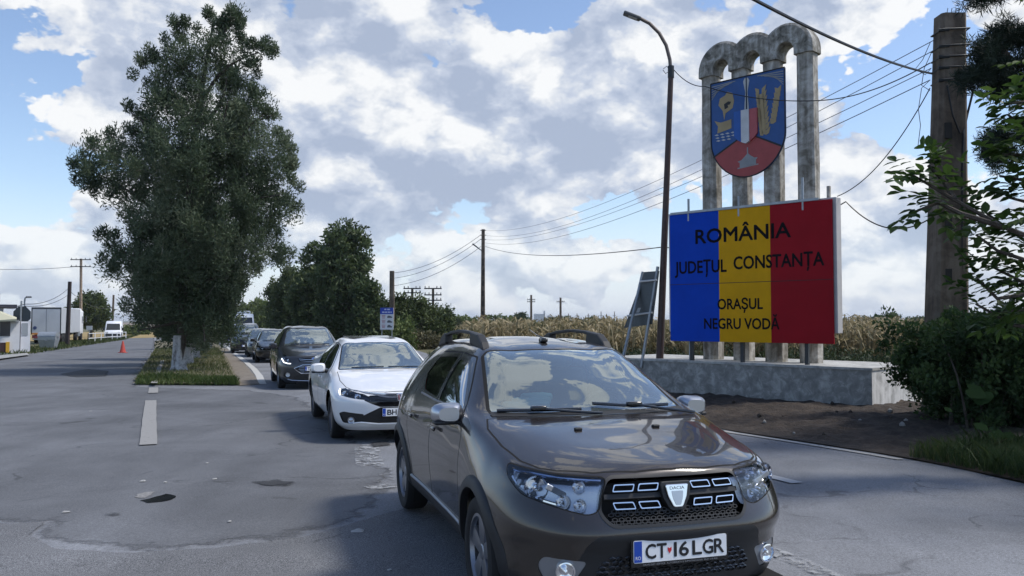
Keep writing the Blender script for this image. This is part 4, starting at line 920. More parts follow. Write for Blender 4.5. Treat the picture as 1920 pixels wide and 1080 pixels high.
    s.band(XY(hood), hp, .0055, 'gap'); s.cut(XY(hood), hp, 'bonnet')
    s.cut(lambda A: A[:, 2] - .372, lambda A: (A[:, 3] > ku[5]) & (A[:, 3] < ku[12]) & (A[:, 4] < kv[4]), 'sill', ('body', 'door_front', 'door_rear', 'gap'))
    tl = rounded([(s.wmax - .42, .80), (s.wmax - .62, .74), (s.wmax - .80, .80), (s.wmax - .80, 1.06), (s.wmax - .62, 1.10), (s.wmax - .50, 1.02)], .04)
    s.cut(WZ(tl), lambda A: rear(A) & (A[:, 4] < kv[6]), 'tail')
    rw = rounded([(-.50, 1.09), (.50, 1.09), (.40, 1.36), (-.40, 1.36)], .05)
    s.cut(lambda A: sdpoly(A[:, [1, 2]], rw), lambda A: rear(A) & (A[:, 0] < -2.9), 'glass_back')
    s.cut(lambda A: A[:, 2] - .42, lambda A: (A[:, 3] > ku[12] + .1) & (A[:, 4] < kv[4]), 'lower_rear')
    s.make(['body', 'gap', 'seal'], 'body', [P, GAP, GLOSSB], root)
    s.make(['bonnet'], 'bonnet', P, root)
    for sg in (1, -1):
        for nm, gl in (('door_front', 'glass_front'), ('door_rear', 'glass_rear')):
            d = s.make([nm], 'door', P, root, side=sg)
            g = s.make([gl], 'door_window', WIN if nm == 'door_front' else WIND, d, offset=-.004, side=sg)
            x = -1.18 if nm == 'door_front' else -2.06; p, n = s.near(x=x, z=.865, sidev=.5); p.y *= sg; n.y *= sg
            h = MB().rbox((0, 0, .028), (.19, .030, .022), .010, None); M = frame(p, n); h.v = [tuple(M @ Vector(v)) for v in h.v]; h.build('door_handle', P, d, smooth=True)
        if True:
            pts = [(x, s.near(x=x, z=z, sidev=.55)[0].y + .004, z) for x, z in [(-.66, 1.046)] + [(x, 1.047 - .0 + (.012 if x < -1.4 else 0) * (-x - 1.4)) for x in np.linspace(-.8, -1.95, 9)]]
            MB().tube([(x, y * sg, z) for x, y, z in pts], .008, 6).build('window_strip', SATIN, root, smooth=True)
            pts = [(x, (s.near(x=x, z=.374, sidev=.5)[0].y + .004) * sg, .374) for x in np.linspace(-.42, -2.12, 12)]
            MB().tube(pts, .011, 6).build('sill_strip', SATIN, root, smooth=True)
    s.make(['windscreen'], 'windscreen', WINS, root); s.make(['glass_back'], 'rear_window', WIND, root)
    s.make(['lower'], 'lower_bumper', BLACK, root); s.make(['lower_rear'], 'rear_bumper', BLACK, root); [s.make(['sill'], 'sill', BLACK, root, offset=.006, side=q) for q in (1, -1)]
    [s.make(['tail'], 'tail_light', REDM, root, side=q) for q in (1, -1)]
    for x in (0, -2.589): arch_liner(root, x, .385, .80); cladding(root, s, x, .315, .365, .432)
    MB().box((-1.25, 0, .23), (3.9, 1.40, .03)).build('underbody', GAP, root)
    # grille: recessed backing, honeycomb, rings, bar and badge
    g = s.make(['trim'], 'grille', BLACK, root, offset=.003)
    s.make(['grille'], 'grille_back', GAP, g, offset=-.05)
    hb = MB()
    for r_ in range(7):
        for c in range(-12, 13):
            w = (c + (.5 if r_ % 2 else 0)) * .034; z = .618 + r_ * .0165
            if abs(w) > .36 or z > .70: continue
            p, n = s.near(w=abs(w), z=z, front=.2); p.y = math.copysign(p.y, w); n.y = math.copysign(n.y, w); p -= n * .018
            M = frame(p, n); q = [(math.cos(k * math.pi / 3 + .52) * .017, math.sin(k * math.pi / 3 + .52) * .0105) for k in range(6)]; qi = [(a * .68, b * .62) for a, b in q]
            vs = [M @ Vector((a, b, 0)) for a, b in q] + [M @ Vector((a, b, 0)) for a, b in qi] + [M @ Vector((a, b, -.02)) for a, b in qi]
            hb.add(vs, [(k, (k+1) % 6, 6 + (k+1) % 6, 6 + k) for k in range(6)] + [(6 + k, 6 + (k+1) % 6, 12 + (k+1) % 6, 12 + k) for k in range(6)])
    tag(hb.build('grille_mesh', BLACK, g), kind='stuff')
    for sg in (1, -1):
        bar = MB()
        vs = []
        for w in np.linspace(.06, .385, 10):
            p, n = s.near(w=w, z=.752 - .004 * (1 - w / .4), front=.2); p.y *= sg; n.y *= sg; M = frame(p - n * .02, n)
            vs += [M @ Vector((0, a, b)) for a, b in ((.012, -.02), (.012, .006), (-.012, .010), (-.014, -.02))]
        bar.add(vs, [(i*4+j, i*4+(j+1) % 4, (i+1)*4+(j+1) % 4, (i+1)*4+j) for i in range(9) for j in range(4)]).build('grille_bar', BLACK, g, smooth=True)
        for z, ws_, sh_ in ((.792, (.155, .285), .006), (.706, (.145, .275), -.006)):
            for w in ws_:
                p, n = s.near(w=w, z=z, front=.2); p.y *= sg; n.y *= sg; M = frame(p - n * .014, n)
                hw, hh = .056, .0195; q = rounded([(-hw + sg * sh_, -hh), (hw + sg * sh_, -hh), (hw - sg * sh_, hh), (-hw - sg * sh_, hh)], .008, 3)
                qi = [(a * .885, b * .66) for a, b in q]; m = len(q); rg_ = MB()
                rg_.add([M @ Vector((a, b, 0)) for a, b in q] + [M @ Vector((a * .98, b * .95, .016)) for a, b in q] + [M @ Vector((a, b, .016)) for a, b in qi] + [M @ Vector((a, b, 0)) for a, b in qi],
                        [(l * m + k, l * m + (k+1) % m, (l+1) * m + (k+1) % m, (l+1) * m + k) for l in range(3) for k in range(m)])
                rg_.build('grille_ring', CHROME, g)
    p, n = s.near(y=0, z=.752, front=.5); n = Vector((1, 0, .18)).normalized(); M = frame(p + n * .0, n)
    sh_o = rounded([(-.088, .062), (.088, .062), (.075, -.02), (.038, -.085), (-.038, -.085), (-.075, -.02)], .02); sh_i = rounded([(-.066, .046), (.066, .046), (.054, -.012), (.026, -.068), (-.026, -.068), (-.054, -.012)], .012)
    bd = MB().prism(sh_o, M @ Matrix.Translation((0, 0, -.04)), .05).build('badge', BLACK, g, bevel=.005)
    MB().prism(sh_i, M @ Matrix.Translation((0, 0, .010)), .012).build('badge_shield', CHROME, bd, bevel=.004)
    MB().prism([(a * .5, b * .62 - .016) for a, b in sh_i], M @ Matrix.Translation((0, 0, .0225)), .0015).build('badge_inset', SATIN, bd)
    vs, fs = text_fit('DACIA', .085, .016); MB().add([M @ (v + Vector((0, .028, .0228))) for v in vs], fs).build('badge_letters', INK, bd)
    # headlamps
    for sg in (1, -1):
        h = s.make(['lamp'], 'headlight', LENS, root, side=sg)
        s.make(['lamp'], 'lamp_housing', mat('lamp_silver', (0.42, 0.44, 0.48), .24, .95), h, offset=-.05, side=sg)
        def at(w, z, dep):
            p, n = s.near(w=w, z=z, front=-.2); p = p - n * dep; p.y *= sg; n.y *= sg; return p, n
        for w, z, r_ in ((.735, .782, .060), (.60, .725, .036), (.50, .712, .034), (.50, .80, .034)):
            p, n = at(w, z, .012); nn = (n * .5 + Vector((1, 0, 0))).normalized(); M = frame(p, nn)
            b = MB().lathe([(r_, .0), (r_ * .98, -.008), (r_ * .75, -.030), (r_ * .34, -.044), (r_ * .30, -.02), (r_ * .22, -.008), (.001, -.004)], 22, 'Z'); b.v = [tuple(M @ Vector(v)) for v in b.v]; b.build('reflector', CHROME, h, smooth=True)
        strip = [(.905, .845), (.895, .815), (.84, .765), (.78, .737), (.70, .724), (.62, .708)]; b = MB()
        for (w0, z0), (w1, z1) in zip(strip, strip[1:]): b.tube([at(w0, z0, .014)[0], at(w1, z1, .014)[0]], .008, 6)
        b.build('lamp_trim', CHROME, h, smooth=True)
        b = MB(); pts = [at(w, z, .016)[0] for w, z in ((.90, .853), (.80, .851), (.66, .842), (.52, .836), (.40, .828))]; b.tube(pts, .009, 6); b.build('lamp_brow', mat('brow_blue', (.42, .52, .72), .12, .9), h, smooth=True)
        b = MB()
        for w, z in ((.90, .835), (.885, .81), (.865, .79), (.86, .83), (.84, .80), (.83, .775), (.80, .76)): 
            p, n = at(w, z, .02); M = frame(p, n); b.rbox((0, 0, 0), (.028, .026, .012), .004, M.to_3x3().to_4x4()); b.v[-len(b.v) + 0:] = b.v[:]; 
            k = 0
            for i_ in range(len(b.v) - 1, -1, -1):
                v = Vector(b.v[i_])
                if v.length < .06: b.v[i_] = tuple(v + p)
                else: break
        b.build('side_marker', mat('marker_glass', (.75, .78, .82), .15, .7), h)
        p, n = at(.62, .775, .02); b = MB().rbox((0, 0, 0), (.012, .12, .03), .005, Matrix.Rotation(sg * .5, 4, 'X')); b.v = [tuple(Vector(v) + p) for v in b.v]; b.build('lamp_divider', SATIN, h)
        f = s.make(['fog'], 'fog_light', mat('fog_bezel', (.30, .32, .35), .35, .7), root, side=sg, offset=-.004)
        p, n = at(.60, .387, -.014); nn = (n * .55 + Vector((1, 0, 0))).normalized(); M = frame(p, nn)
        b = MB().lathe([(.052, -.02), (.050, .006), (.043, .008), (.040, -.004), (.02, -.012), (.014, .006), (.001, .010)], 24, 'Z'); b.v = [tuple(M @ Vector(v)) for v in b.v]; b.build('fog_lens', CHROME, f, smooth=True)
        fr = s.near(w=.5, z=.33, front=.2)[0]
    sk = MB()
    vs = []
    for y in np.linspace(-.33, .33, 15):
        p, n = s.near(w=abs(y), z=.27, front=.2); e = abs(y) / .33
        vs += [(p.x + .012, y, .245 + .02 * e), (p.x + .035, y, .275), (p.x + .012, y, .315 - .03 * e ** 3), (p.x - .04, y, .30)]
    sk.add(vs, [(i*4+j, i*4+j+1, (i+1)*4+j+1, (i+1)*4+j) for i in range(14) for j in range(3)]).build('skid_plate', SATIN, root, smooth=True)
    lg = MB()
    for r_ in range(6):
        for c in range(-12, 13):
            w = (c + (.5 if r_ % 2 else 0)) * .042; z = .335 + r_ * .022
            if abs(w) > .44 - (z - .33) * .4: continue
            p, n = s.near(w=abs(w), z=z, front=.2); p.y = math.copysign(p.y, w); n.y = math.copysign(n.y, w); M = frame(p + n * .002, n)
            q = [(math.cos(k * math.pi / 3 + .52) * .022, math.sin(k * math.pi / 3 + .52) * .0135) for k in range(6)]
            lg.add([M @ Vector((a, b, 0)) for a, b in q] + [M @ Vector((a * .7, b * .66, .004)) for a, b in q] + [M @ Vector((a * .62, b * .58, -.012)) for a, b in q],
                   [(k, (k+1) % 6, 6 + (k+1) % 6, 6 + k) for k in range(6)] + [(6 + k, 6 + (k+1) % 6, 12 + (k+1) % 6, 12 + k) for k in range(6)])
    tag(lg.build('lower_grille', GLOSSB, root), kind='stuff')
    p, n = s.near(y=0, z=.485, front=.5)
    plate(root, Vector((p.x + .012, .0, .487)), Vector((1, 0, .02)), [('C', 1), ('T', .95), ('*', .45), ('1', .6), ('6', .95), (' ', .25), ('L', .95), ('G', 1.05), ('R', 1)], dealer='DRIVE DAY SERVICE  AUTORIZATII SI INMATRICULARI  0241 615 000')
    for y, sg in ((.25, 1), (-.25, -1)):
        p, n = s.near(x=.06, y=abs(y), top=1); MB().rbox((p.x, y, p.z + .006), (.03, .045, .016), .006).build('washer_jet', BLACK, root)
    for sg in (1, -1): mirror(root, -.62, .772, 1.035, SATIN, sg, .90, BLACK)
    # wipers
    def ws_pt(x, y, up=.015):
        p, n = s.near(x=x, y=abs(y), top=1); return Vector((p.x, y, p.z)) + Vector((.35, 0, .93)) * up
    for pts, hub in (([(-.372, -.62), (-.335, -.38), (-.318, -.08)], 1), ([(-.372, .02), (-.345, .28), (-.38, .56)], 1)):
        b = MB(); b.tube([ws_pt(x, y, .022) for x, y in pts], .011, 6); m_ = Vector(pts[1]); b.rbox(ws_pt(m_.x, m_.y + .02, .035), (.05, .10, .03), .01)
        b.tube([ws_pt(m_.x, m_.y, .035), ws_pt(m_.x + .06, m_.y + .20, .03), ws_pt(m_.x + .08, m_.y + .42, .012)], .009, 6)
        b.build('wiper', GLOSSB, root, smooth=True)
    c = MB(); vs = []
    for y in np.linspace(-.66, .66, 19):
        e = 1 - (y / .66) ** 2
        for dx, up in ((.02, .004), (-.03, .010)): vs.append(ws_pt(-.385 + .085 * e + dx + .03, y, up))
    c.add(vs, [(i*2, i*2+1, i*2+3, i*2+2) for i in range(18)]).build('cowl', BLACK, root, smooth=True)
    # roof rails and aerial
    for sg in (1, -1):
        def rz(x): return s.near(x=x, y=.475, top=1)[0].z
        ZX = Matrix(((1, 0, 0, 0), (0, 0, 1, .475 * sg - .026), (0, 1, 0, 0), (0, 0, 0, 1)))
        xs = np.linspace(-1.42, -2.42, 12); arc = [(x, max(rz(x) + .088, 0) - .012 * ((x + 1.92) / .5) ** 2) for x in xs]
        rl = MB(); rl.prism([(x, z) for x, z in arc] + [(x, z - .024) for x, z in arc[::-1]], ZX, .045)
        b_ = rl.build('roof_rail', BLACK, root, bevel=.007)
        ft = MB(); ft.prism([(-1.13, rz(-1.13) - .01), (-1.19, rz(-1.19) + .03), (-1.30, rz(-1.30) + .075), (-1.42, arc[0][1] + .001), (-1.50, arc[1][1] + .001), (-1.52, rz(-1.52) - .01)], ZX @ Matrix.Translation((0, 0, -.010)), .066)
        ft.prism([(-2.36, rz(-2.36) - .01), (-2.36, arc[-1][1] + .001), (-2.44, arc[-1][1] + .001), (-2.56, rz(-2.56) + .055), (-2.68, rz(-2.68) - .012)], ZX @ Matrix.Translation((0, 0, -.010)), .066)
        ft.apart('rail_foot', BLACK, b_, bevel=.012)
    z = s.near(x=-1.30, y=0, top=1)[0].z; b = MB(); b.rbox((-1.27, .0, z + .012), (.085, .05, .035), .012); b.tube([(-1.27, .0, z + .026), (-1.42, .0, z + .045), (-1.68, .03, z + .085)], [.006, .005, .003], 6); b.build('aerial', GLOSSB, root, smooth=True)
    interior(root, -.42, -2.7, .76, 1.04)
    tb = MB(); 
    for k in range(3): tb.rbox((-.58 - .04 * k, -.36 + .05 * k, 1.075 + .022 * k), (.12, .30 - .05 * k, .05), .02, Matrix.Rotation(.15 * k, 4, 'Z'))
    tb.build('dashboard_cloth', mat('pale_blue_cloth', (.22, .52, .58), .9), root, smooth=True)
    for x, st in ((0, .0), (-2.589, 0)):
        for y in (.745, -.745): wheel(root, x, y, .316, .205, .213, 5, steer=st)
    root.location = (.6058, 4.9582, 0); root.rotation_euler = (0, 0, math.atan2(-math.cos(.2969), math.sin(.2969)))
    return root
build_hero()
# ---- the other cars
CIV = [(.88,0,.80,0,.70,.74,0,.735,.66,.755),(.87,.25,.79,.24,.70,.68,.18,.745,.56,.775),(.83,.48,.74,.46,.70,.58,.33,.765,.44,.80),(.74,.68,.64,.64,.705,.42,.46,.79,.28,.83),(.55,.83,.42,.745,.735,.22,.55,.83,.10,.875),
 (.22,.885,.12,.78,.80,-.02,.62,.875,-.10,.915),(-.10,.895,-.14,.80,.86,-.22,.67,.91,-.26,.94),(-.42,.88,-.42,.81,.90,-.44,.69,.945,-.36,.965),(-.80,.885,-.80,.81,.925,-.82,.63,1.12,-.74,1.14),(-1.22,.89,-1.22,.81,.94,-1.24,.565,1.30,-1.16,1.345),
 (-1.70,.89,-1.70,.80,.95,-1.70,.545,1.35,-1.68,1.41),(-2.25,.89,-2.25,.79,.965,-2.25,.53,1.335,-2.25,1.40),(-2.70,.90,-2.70,.79,.99,-2.72,.53,1.24,-2.72,1.315),(-3.15,.88,-3.15,.77,1.02,-3.18,.56,1.07,-3.22,1.10),(-3.50,.82,-3.48,.72,1.03,-3.48,.55,1.05,-3.5,1.06),
 (-3.68,.62,-3.64,.56,1.03,-3.62,.42,1.045,-3.6,1.05),(-3.73,.32,-3.70,.30,1.03,-3.68,.2,1.04,-3.66,1.045),(-3.75,0,-3.72,0,1.03,-3.70,0,1.035,-3.68,1.04)]
MPV = [(.92,0,.83,0,.83,.77,0,.87,.68,.90),(.91,.25,.82,.24,.83,.71,.18,.885,.58,.92),(.86,.48,.76,.46,.835,.60,.33,.91,.46,.95),(.76,.68,.64,.63,.85,.43,.46,.94,.30,.985),(.56,.82,.42,.735,.88,.22,.55,.98,.10,1.02),
 (.22,.885,.12,.77,.92,-.02,.62,1.02,-.10,1.055),(-.10,.90,-.14,.79,.97,-.22,.67,1.05,-.22,1.085),(-.36,.885,-.36,.81,1.02,-.40,.69,1.085,-.28,1.12),(-.78,.885,-.78,.82,1.06,-.82,.64,1.31,-.72,1.335),(-1.18,.89,-1.18,.82,1.08,-1.20,.58,1.51,-1.10,1.545),
 (-1.70,.89,-1.70,.81,1.10,-1.70,.565,1.56,-1.68,1.62),(-2.25,.89,-2.25,.80,1.12,-2.25,.55,1.56,-2.25,1.62),(-2.70,.90,-2.70,.79,1.14,-2.70,.53,1.53,-2.72,1.60),(-3.05,.87,-3.05,.75,1.15,-3.05,.50,1.45,-3.08,1.55),(-3.32,.74,-3.28,.66,1.12,-3.22,.48,1.32,-3.20,1.50),
 (-3.44,.40,-3.40,.36,1.08,-3.30,.28,1.26,-3.27,1.42),(-3.47,0,-3.43,0,1.06,-3.33,0,1.22,-3.30,1.36)]
def lathe_cols(T, z=(.18, .26, .40, .55), tuck=.05):
    xy = [Vector((c[0], c[1])) for c in T]; out = []
    for i, c in enumerate(T):
        a = xy[max(i - 1, 0)]; b_ = xy[min(i + 1, len(T) - 1)]; tg = (b_ - a)
        if i == 0 or i == len(T) - 1: tg = Vector((0, 1 if i == 0 else -1))
        tg.normalize(); n = Vector((-tg.y, tg.x)); n = n if n.dot(xy[i] - Vector((-1.3, 0))) > 0 else -n
        x3, y3, x5, y5, z5, x7, y7, z7, x9, z9 = c; zb_ = z5
        def P(k, zz):
            q = xy[i] - n * k; y_ = 0 if y3 == 0 else max(.02, q.y); return (q.x, y_, zz)
        z4 = z[3] + (zb_ - z[3]) * .55
        out.append([P(.15, z[0]), P(.06, z[1]), P(.012, z[2]), (x3, y3, z[3]), ((x3 + x5) / 2 * .55 + x3 * .45, 0 if y3 == 0 else (y3 * .80 + y5 * .20), z4), (x5, y5, z5), (x7, y7, z7), (x9, 0, z9)])
    return out
def scale_cols(T, sx=1, sy=1, sz=1, cab=0.0, zref=.9):
    f = lambda v: v * sz + (cab * max(0, (v * sz - zref) / .5) if v * sz > zref else 0)
    return [(a * sx, b_ * sy, c * sx, d * sy, f(e), g * sx, h * sy, f(i), j * sx, f(k)) for a, b_, c, d, e, g, h, i, j, k in T]
def make_car(label, T, P, wb, wr, sg_polys, door_polys, ws, hl, grille, intake, root_name='car', rw=None, res=(150, 80), lit=False, drl=None, plate_at=None, plate_code=None, fog=None, extra=None, spokes=10, rim=None, mirror_m=None, mirror_at=None, hood=None, grp='cars queuing along the road', wz=(.18, .26, .40, .55), hi=False, grille_m=None, cat='car', winm=None):
    root = thing(root_name, label, cat, group=grp); s = Shell(lathe_cols(T, wz), res[0], res[1], 2 if hi else 1); kv, ku = s.kv, s.ku; nc = len(T)
    side = lambda A: (A[:, 4] < kv[7] + .05) & (A[:, 1] > .4) & (A[:, 3] > ku[4]) & (A[:, 3] < ku[nc - 3])
    top = lambda A: (A[:, 4] > kv[5] - .05) & (A[:, 0] < -.1) & (A[:, 0] > -1.6); front = lambda A: (A[:, 3] < ku[6]) & (A[:, 4] < kv[5] + .30)
    for x in (0, -wb): s.cut(lambda A: np.hypot(A[:, 0] - x, A[:, 2] - wr) - (wr + .045), lambda A: (A[:, 1] > .3) & (A[:, 4] < kv[5]), 'hole')
    xb, yb_, xt, yt, bulge = ws
    wsp = [(xb, -yb_), (xb, -yb_ / 2), (xb, 0), (xb, yb_ / 2), (xb, yb_), (xb - .05, yb_ + .005), (xt + .04, yt + .01), (xt, yt - .03), (xt, 0), (xt, -yt + .03), (xt + .04, -yt - .01), (xb - .05, -yb_ - .005)]; wsp = [(x + bulge * (1 - (y / yb_) ** 2), y) for x, y in wsp]
    s.cut(XY(wsp), top, 'windscreen'); s.cut(lambda A: XY(wsp)(A) - .02, lambda A: top(A) & (A[:, 4] > kv[6]), 'gap')
    for k, g in enumerate(sg_polys):
        g = rounded(g, .05); s.cut(XZ(g), side, 'glass%d' % k); s.cut(lambda A: XZ(g)(A) - .02, side, 'seal')
    for k, d in enumerate(door_polys):
        d = rounded(d, .04)
        if hi: s.band(XZ(d), side, .0045)
        s.cut(XZ(d), side, 'door%d' % k)
    s.cut(WZ(hl), front, 'lamp'); s.cut(WZ(grille), front, 'grille'); 
    if fog: s.cut(WZ(rounded(fog, .02)), front, 'fogbay')
    s.cut(WZ(intake), front, 'intake')
    if hood and hi: s.band(XY(hood), lambda A: (A[:, 4] > kv[5] - .15) & (A[:, 0] > -.6), .0045)
    tl = [(s.wmax - .35, .72), (s.wmax - .80, .78), (s.wmax - .80, .98), (s.wmax - .4, 1.0)]; s.cut(WZ(tl), lambda A: (A[:, 3] > ku[nc - 5]) & (A[:, 4] < kv[6]), 'tail')
    if rw: s.cut(XY(rw) if len(rw[0]) == 2 else None, lambda A: (A[:, 4] > kv[6]) & (A[:, 0] < -2.0), 'glass_back')
    s.make(['body', 'gap', 'seal'], 'body', [P, GAP, GLOSSB], root); s.make(['windscreen'], 'windscreen', WINS, root)
    if rw: s.make(['glass_back'], 'rear_window', WIND, root)
    for sg in (1, -1):
        for k in range(len(door_polys)):
            d = s.make(['door%d' % k], 'door', P, root, side=sg)
            if d is None: continue
            if k < len(sg_polys): s.make(['glass%d' % k], 'door_window', winm or (WIN if k == 0 else WIND), d, side=sg, offset=-.003)
            q = door_polys[k]; x = min(a for a, c in q) + .16; z = T[9][4] - .14; p, n = s.near(x=x, z=z, sidev=.5); p.y *= sg; n.y *= sg; M = frame(p, n); h = MB().rbox((0, 0, .02), (.18, .03, .02), .008); h.v = [tuple(M @ Vector(v)) for v in h.v]; h.build('door_handle', P, d, smooth=True)
        for k in range(len(door_polys), len(sg_polys)): s.make(['glass%d' % k], 'quarter_window', WIND, root, side=sg)
        h = s.make(['lamp'], 'headlight', LENS, root, side=sg); s.make(['lamp'], 'lamp_housing', MATS.get('lamp_dark') or mat('lamp_dark', (.035, .037, .042), .22, .6), h, offset=-.035, side=sg)
        xs = sorted(set(a for a, c in hl)); wmid = (xs[0] + xs[-1]) / 2; zmid = sum(c for a, c in hl) / len(hl)
        for w in (wmid - .10, wmid + .12):
            p, n = s.near(w=w, z=zmid + (w - wmid) * .12, front=-.3); p = p - n * .008; p.y *= sg; n.y *= sg; M = frame(p, (n * .4 + Vector((1, 0, 0))).normalized()); b = MB().lathe([(.042, 0), (.04, -.006), (.028, -.024), (.02, -.004), (.001, .004)], 16, 'Z'); b.v = [tuple(M @ Vector(v)) for v in b.v]; b.build('reflector', LAMPON if lit else CHROME, h, smooth=True)
        if drl:
            b = MB(); pts = []
            for w, z in drl:
                p, n = s.near(w=w, z=z, front=-.3); p = p + n * .004; p.y *= sg; pts.append(p)
            b.tube(pts, .012, 6); b.build('daylight_strip', DRL, h, smooth=True)
    s.make(['grille'], 'grille', grille_m or GLOSSB, root, offset=-.012); s.make(['intake'], 'lower_bumper', BLACK, root, offset=-.012); [(s.make(['fogbay'], 'fog_bay', BLACK, root, offset=-.015, side=q), s.make(['tail'], 'tail_light', REDM, root, side=q)) for q in (1, -1)]
    for x in (0, -wb): arch_liner(root, x, wr + .055, .82)
    MB().box((-wb / 2, 0, .22), (wb + 1.0, 1.35, .03)).build('underbody', GAP, root)
    interior(root, ws[0] - .02, -wb - .1, .76, T[8][4])
    mx_, my_, mz_ = mirror_at
    for sg in (1, -1): mirror(root, mx_, my_, mz_, mirror_m or P, sg, .98, BLACK)
    for x in (0, -wb):
        for y in (.76, -.76): wheel(root, x, y, wr, .20, wr * .70, spokes, rim or ALLOYD)
    px_, pz_ = plate_at; p, n = s.near(y=0, z=pz_, front=.5); plate(root, Vector((p.x + .015, 0, pz_)), Vector((1, 0, .03)), plate_code)
    for y0, y1 in ((-.50, -.02), (.05, .52)):
        b = MB(); pts = []
        for y in np.linspace(y0, y1, 5): q, n = s.near(x=ws[0] - .02 + bulge * (1 - (y / yb_) ** 2), y=abs(y), top=1); pts.append(Vector((q.x, y, q.z)) + Vector((.3, 0, .95)) * .018)
        b.tube(pts, .010, 5); b.build('wiper', GLOSSB, root)
    if extra: extra(root, s)
    return root
def ring_on(s, pts, r, m, name, parent, up=.004, both=True):
    for sg in ((1, -1) if both else (1,)):
        P = []
        for w, z in pts:
            p, n = s.near(w=w, z=z, front=-.2); p = p + n * up; p.y *= sg; P.append(p)
        MB().tube(P, r, 6).build(name, m, parent, smooth=True)
def place(o, x, y, yaw, s=1.0):
    o.location = (x, y, gz(y)); o.rotation_euler = (math.atan(SLOPE) * 0, 0, math.atan2(-math.cos(yaw), math.sin(yaw)))
# white saloon
def civ_extra(root, s):
    g = [c for c in root.children if c.name.startswith('grille')][0]
    for sg in (1, -1):
        b = MB(); vs = []
        for w, z, h in ((.0, .655, .030), (.10, .656, .030), (.22, .660, .028), (.34, .672, .020), (.45, .690, .012), (.62, .715, .008), (.80, .730, .007)):
            p, n = s.near(w=w, z=z, front=-.2); p += n * .012; p.y *= sg; vs += [p + Vector((0, 0, h)), p + n * .004 + Vector((0, 0, 0)), p + Vector((0, 0, -h))]
        b.add(vs, [(i*3+j, i*3+j+1, (i+1)*3+j+1, (i+1)*3+j) for i in range(6) for j in range(2)]); b.build('grille_wing', mat('wing_chrome', (.55, .60, .72), .15, .9), g, smooth=True)
        p, n = s.near(w=.70, z=.335, front=-.2); p.y *= sg; M = frame(p, Vector((1, sg * .4, 0)).normalized()); b = MB().lathe([(.05, .0), (.045, .012), (.03, .006), (.001, .016)], 16, 'Z'); b.v = [tuple(M @ Vector(v)) for v in b.v]; b.build('fog_lamp', SATIN, root, smooth=True)
    ring_on(s, [(0, .60), (.2, .602), (.36, .61)], .006, GLOSSB, 'grille_bar', g)
    p, n = s.near(y=0, z=.625, front=.5); M = frame(p + n * .022, Vector((1, 0, .1)).normalized()); b = MB()
    fr = rounded([(-.062, .05), (.062, .05), (.046, -.05), (-.046, -.05)], .012); m_ = len(fr)
    b.add([M @ Vector((x, y, 0)) for x, y in fr] + [M @ Vector((x * .84, y * .82, .006)) for x, y in fr], [(k, (k+1) % m_, m_ + (k+1) % m_, m_ + k) for k in range(m_)])
    b.prism([(-.042, .04), (-.026, .04), (-.020, -.038), (-.034, -.038)], M, .008); b.prism([(.026, .04), (.042, .04), (.034, -.038), (.020, -.038)], M, .008); b.prism([(-.026, .008), (.026, .008), (.026, -.008), (-.026, -.008)], M, .008); b.build('badge', CHROME, g)
    MB().box((-1.95, 0, 1.405), (.75, .78, .02), ry=.03).build('sunroof', GLOSSB, root, bevel=.008)
    ring_on(s, [(0, .275), (.3, .28), (.55, .30), (.66, .29)], .012, MATS['white_paint'], 'bumper_lip', root, .01)
WP_ = paint('white_paint', (.78, .79, .80), 0.0, .35)
hl_c = [(.99, .735), (.97, .69), (.86, .655), (.66, .625), (.48, .605), (.42, .60), (.41, .64), (.50, .682), (.70, .715), (.88, .745)]
civic = make_car('white saloon with dark grille second in the queue, plate starting BH', CIV, WP_, 2.70, .325, [[(-.72, .965), (-1.46, .965), (-1.50, 1.305), (-1.22, 1.265)], [(-1.56, .97), (-2.30, .99), (-2.42, 1.10), (-2.34, 1.27), (-1.60, 1.31)]],
  [[(-.48, .30), (-.52, .90), (-1.20, 1.295), (-1.54, 1.335), (-1.50, .95), (-1.48, .30)], [(-1.49, .30), (-1.51, .95), (-1.55, 1.335), (-2.40, 1.30), (-2.52, 1.08), (-2.42, .75), (-2.30, .55), (-2.25, .30)]], (-.45, .665, -1.22, .53, .09), hl_c,
  [(-.42, .665), (.42, .665), (.50, .60), (.40, .555), (.28, .51), (-.28, .51), (-.40, .555), (-.50, .60)], [(-.50, .40), (-.28, .505), (.28, .505), (.50, .40), (.62, .31), (.5, .285), (-.5, .285), (-.62, .31)], 'saloon_car', [(-2.52, -.48), (-2.52, .48), (-3.18, .60), (-3.18, -.60)], (240, 110), False, [(.965, .722), (.955, .695), (.90, .668)],
  (.9, .44), [('B', 1), ('H', 1), (' ', .4), ('1', .6), (' ', 3.6)], [(.50, .415), (.80, .445), (.90, .42), (.86, .29), (.62, .275), (.52, .32)], civ_extra, 10, ALLOYD, WP_, (-.78, .84, .965), [(-.36, -.72), (-.36, .72), (.1, .735), (.42, .69), (.64, .60), (.74, .42), (.79, .2), (.79, -.2), (.74, -.42), (.64, -.60), (.42, -.69), (.1, -.735)], hi=True)
place(civic, -1.81, 12.17, .33)
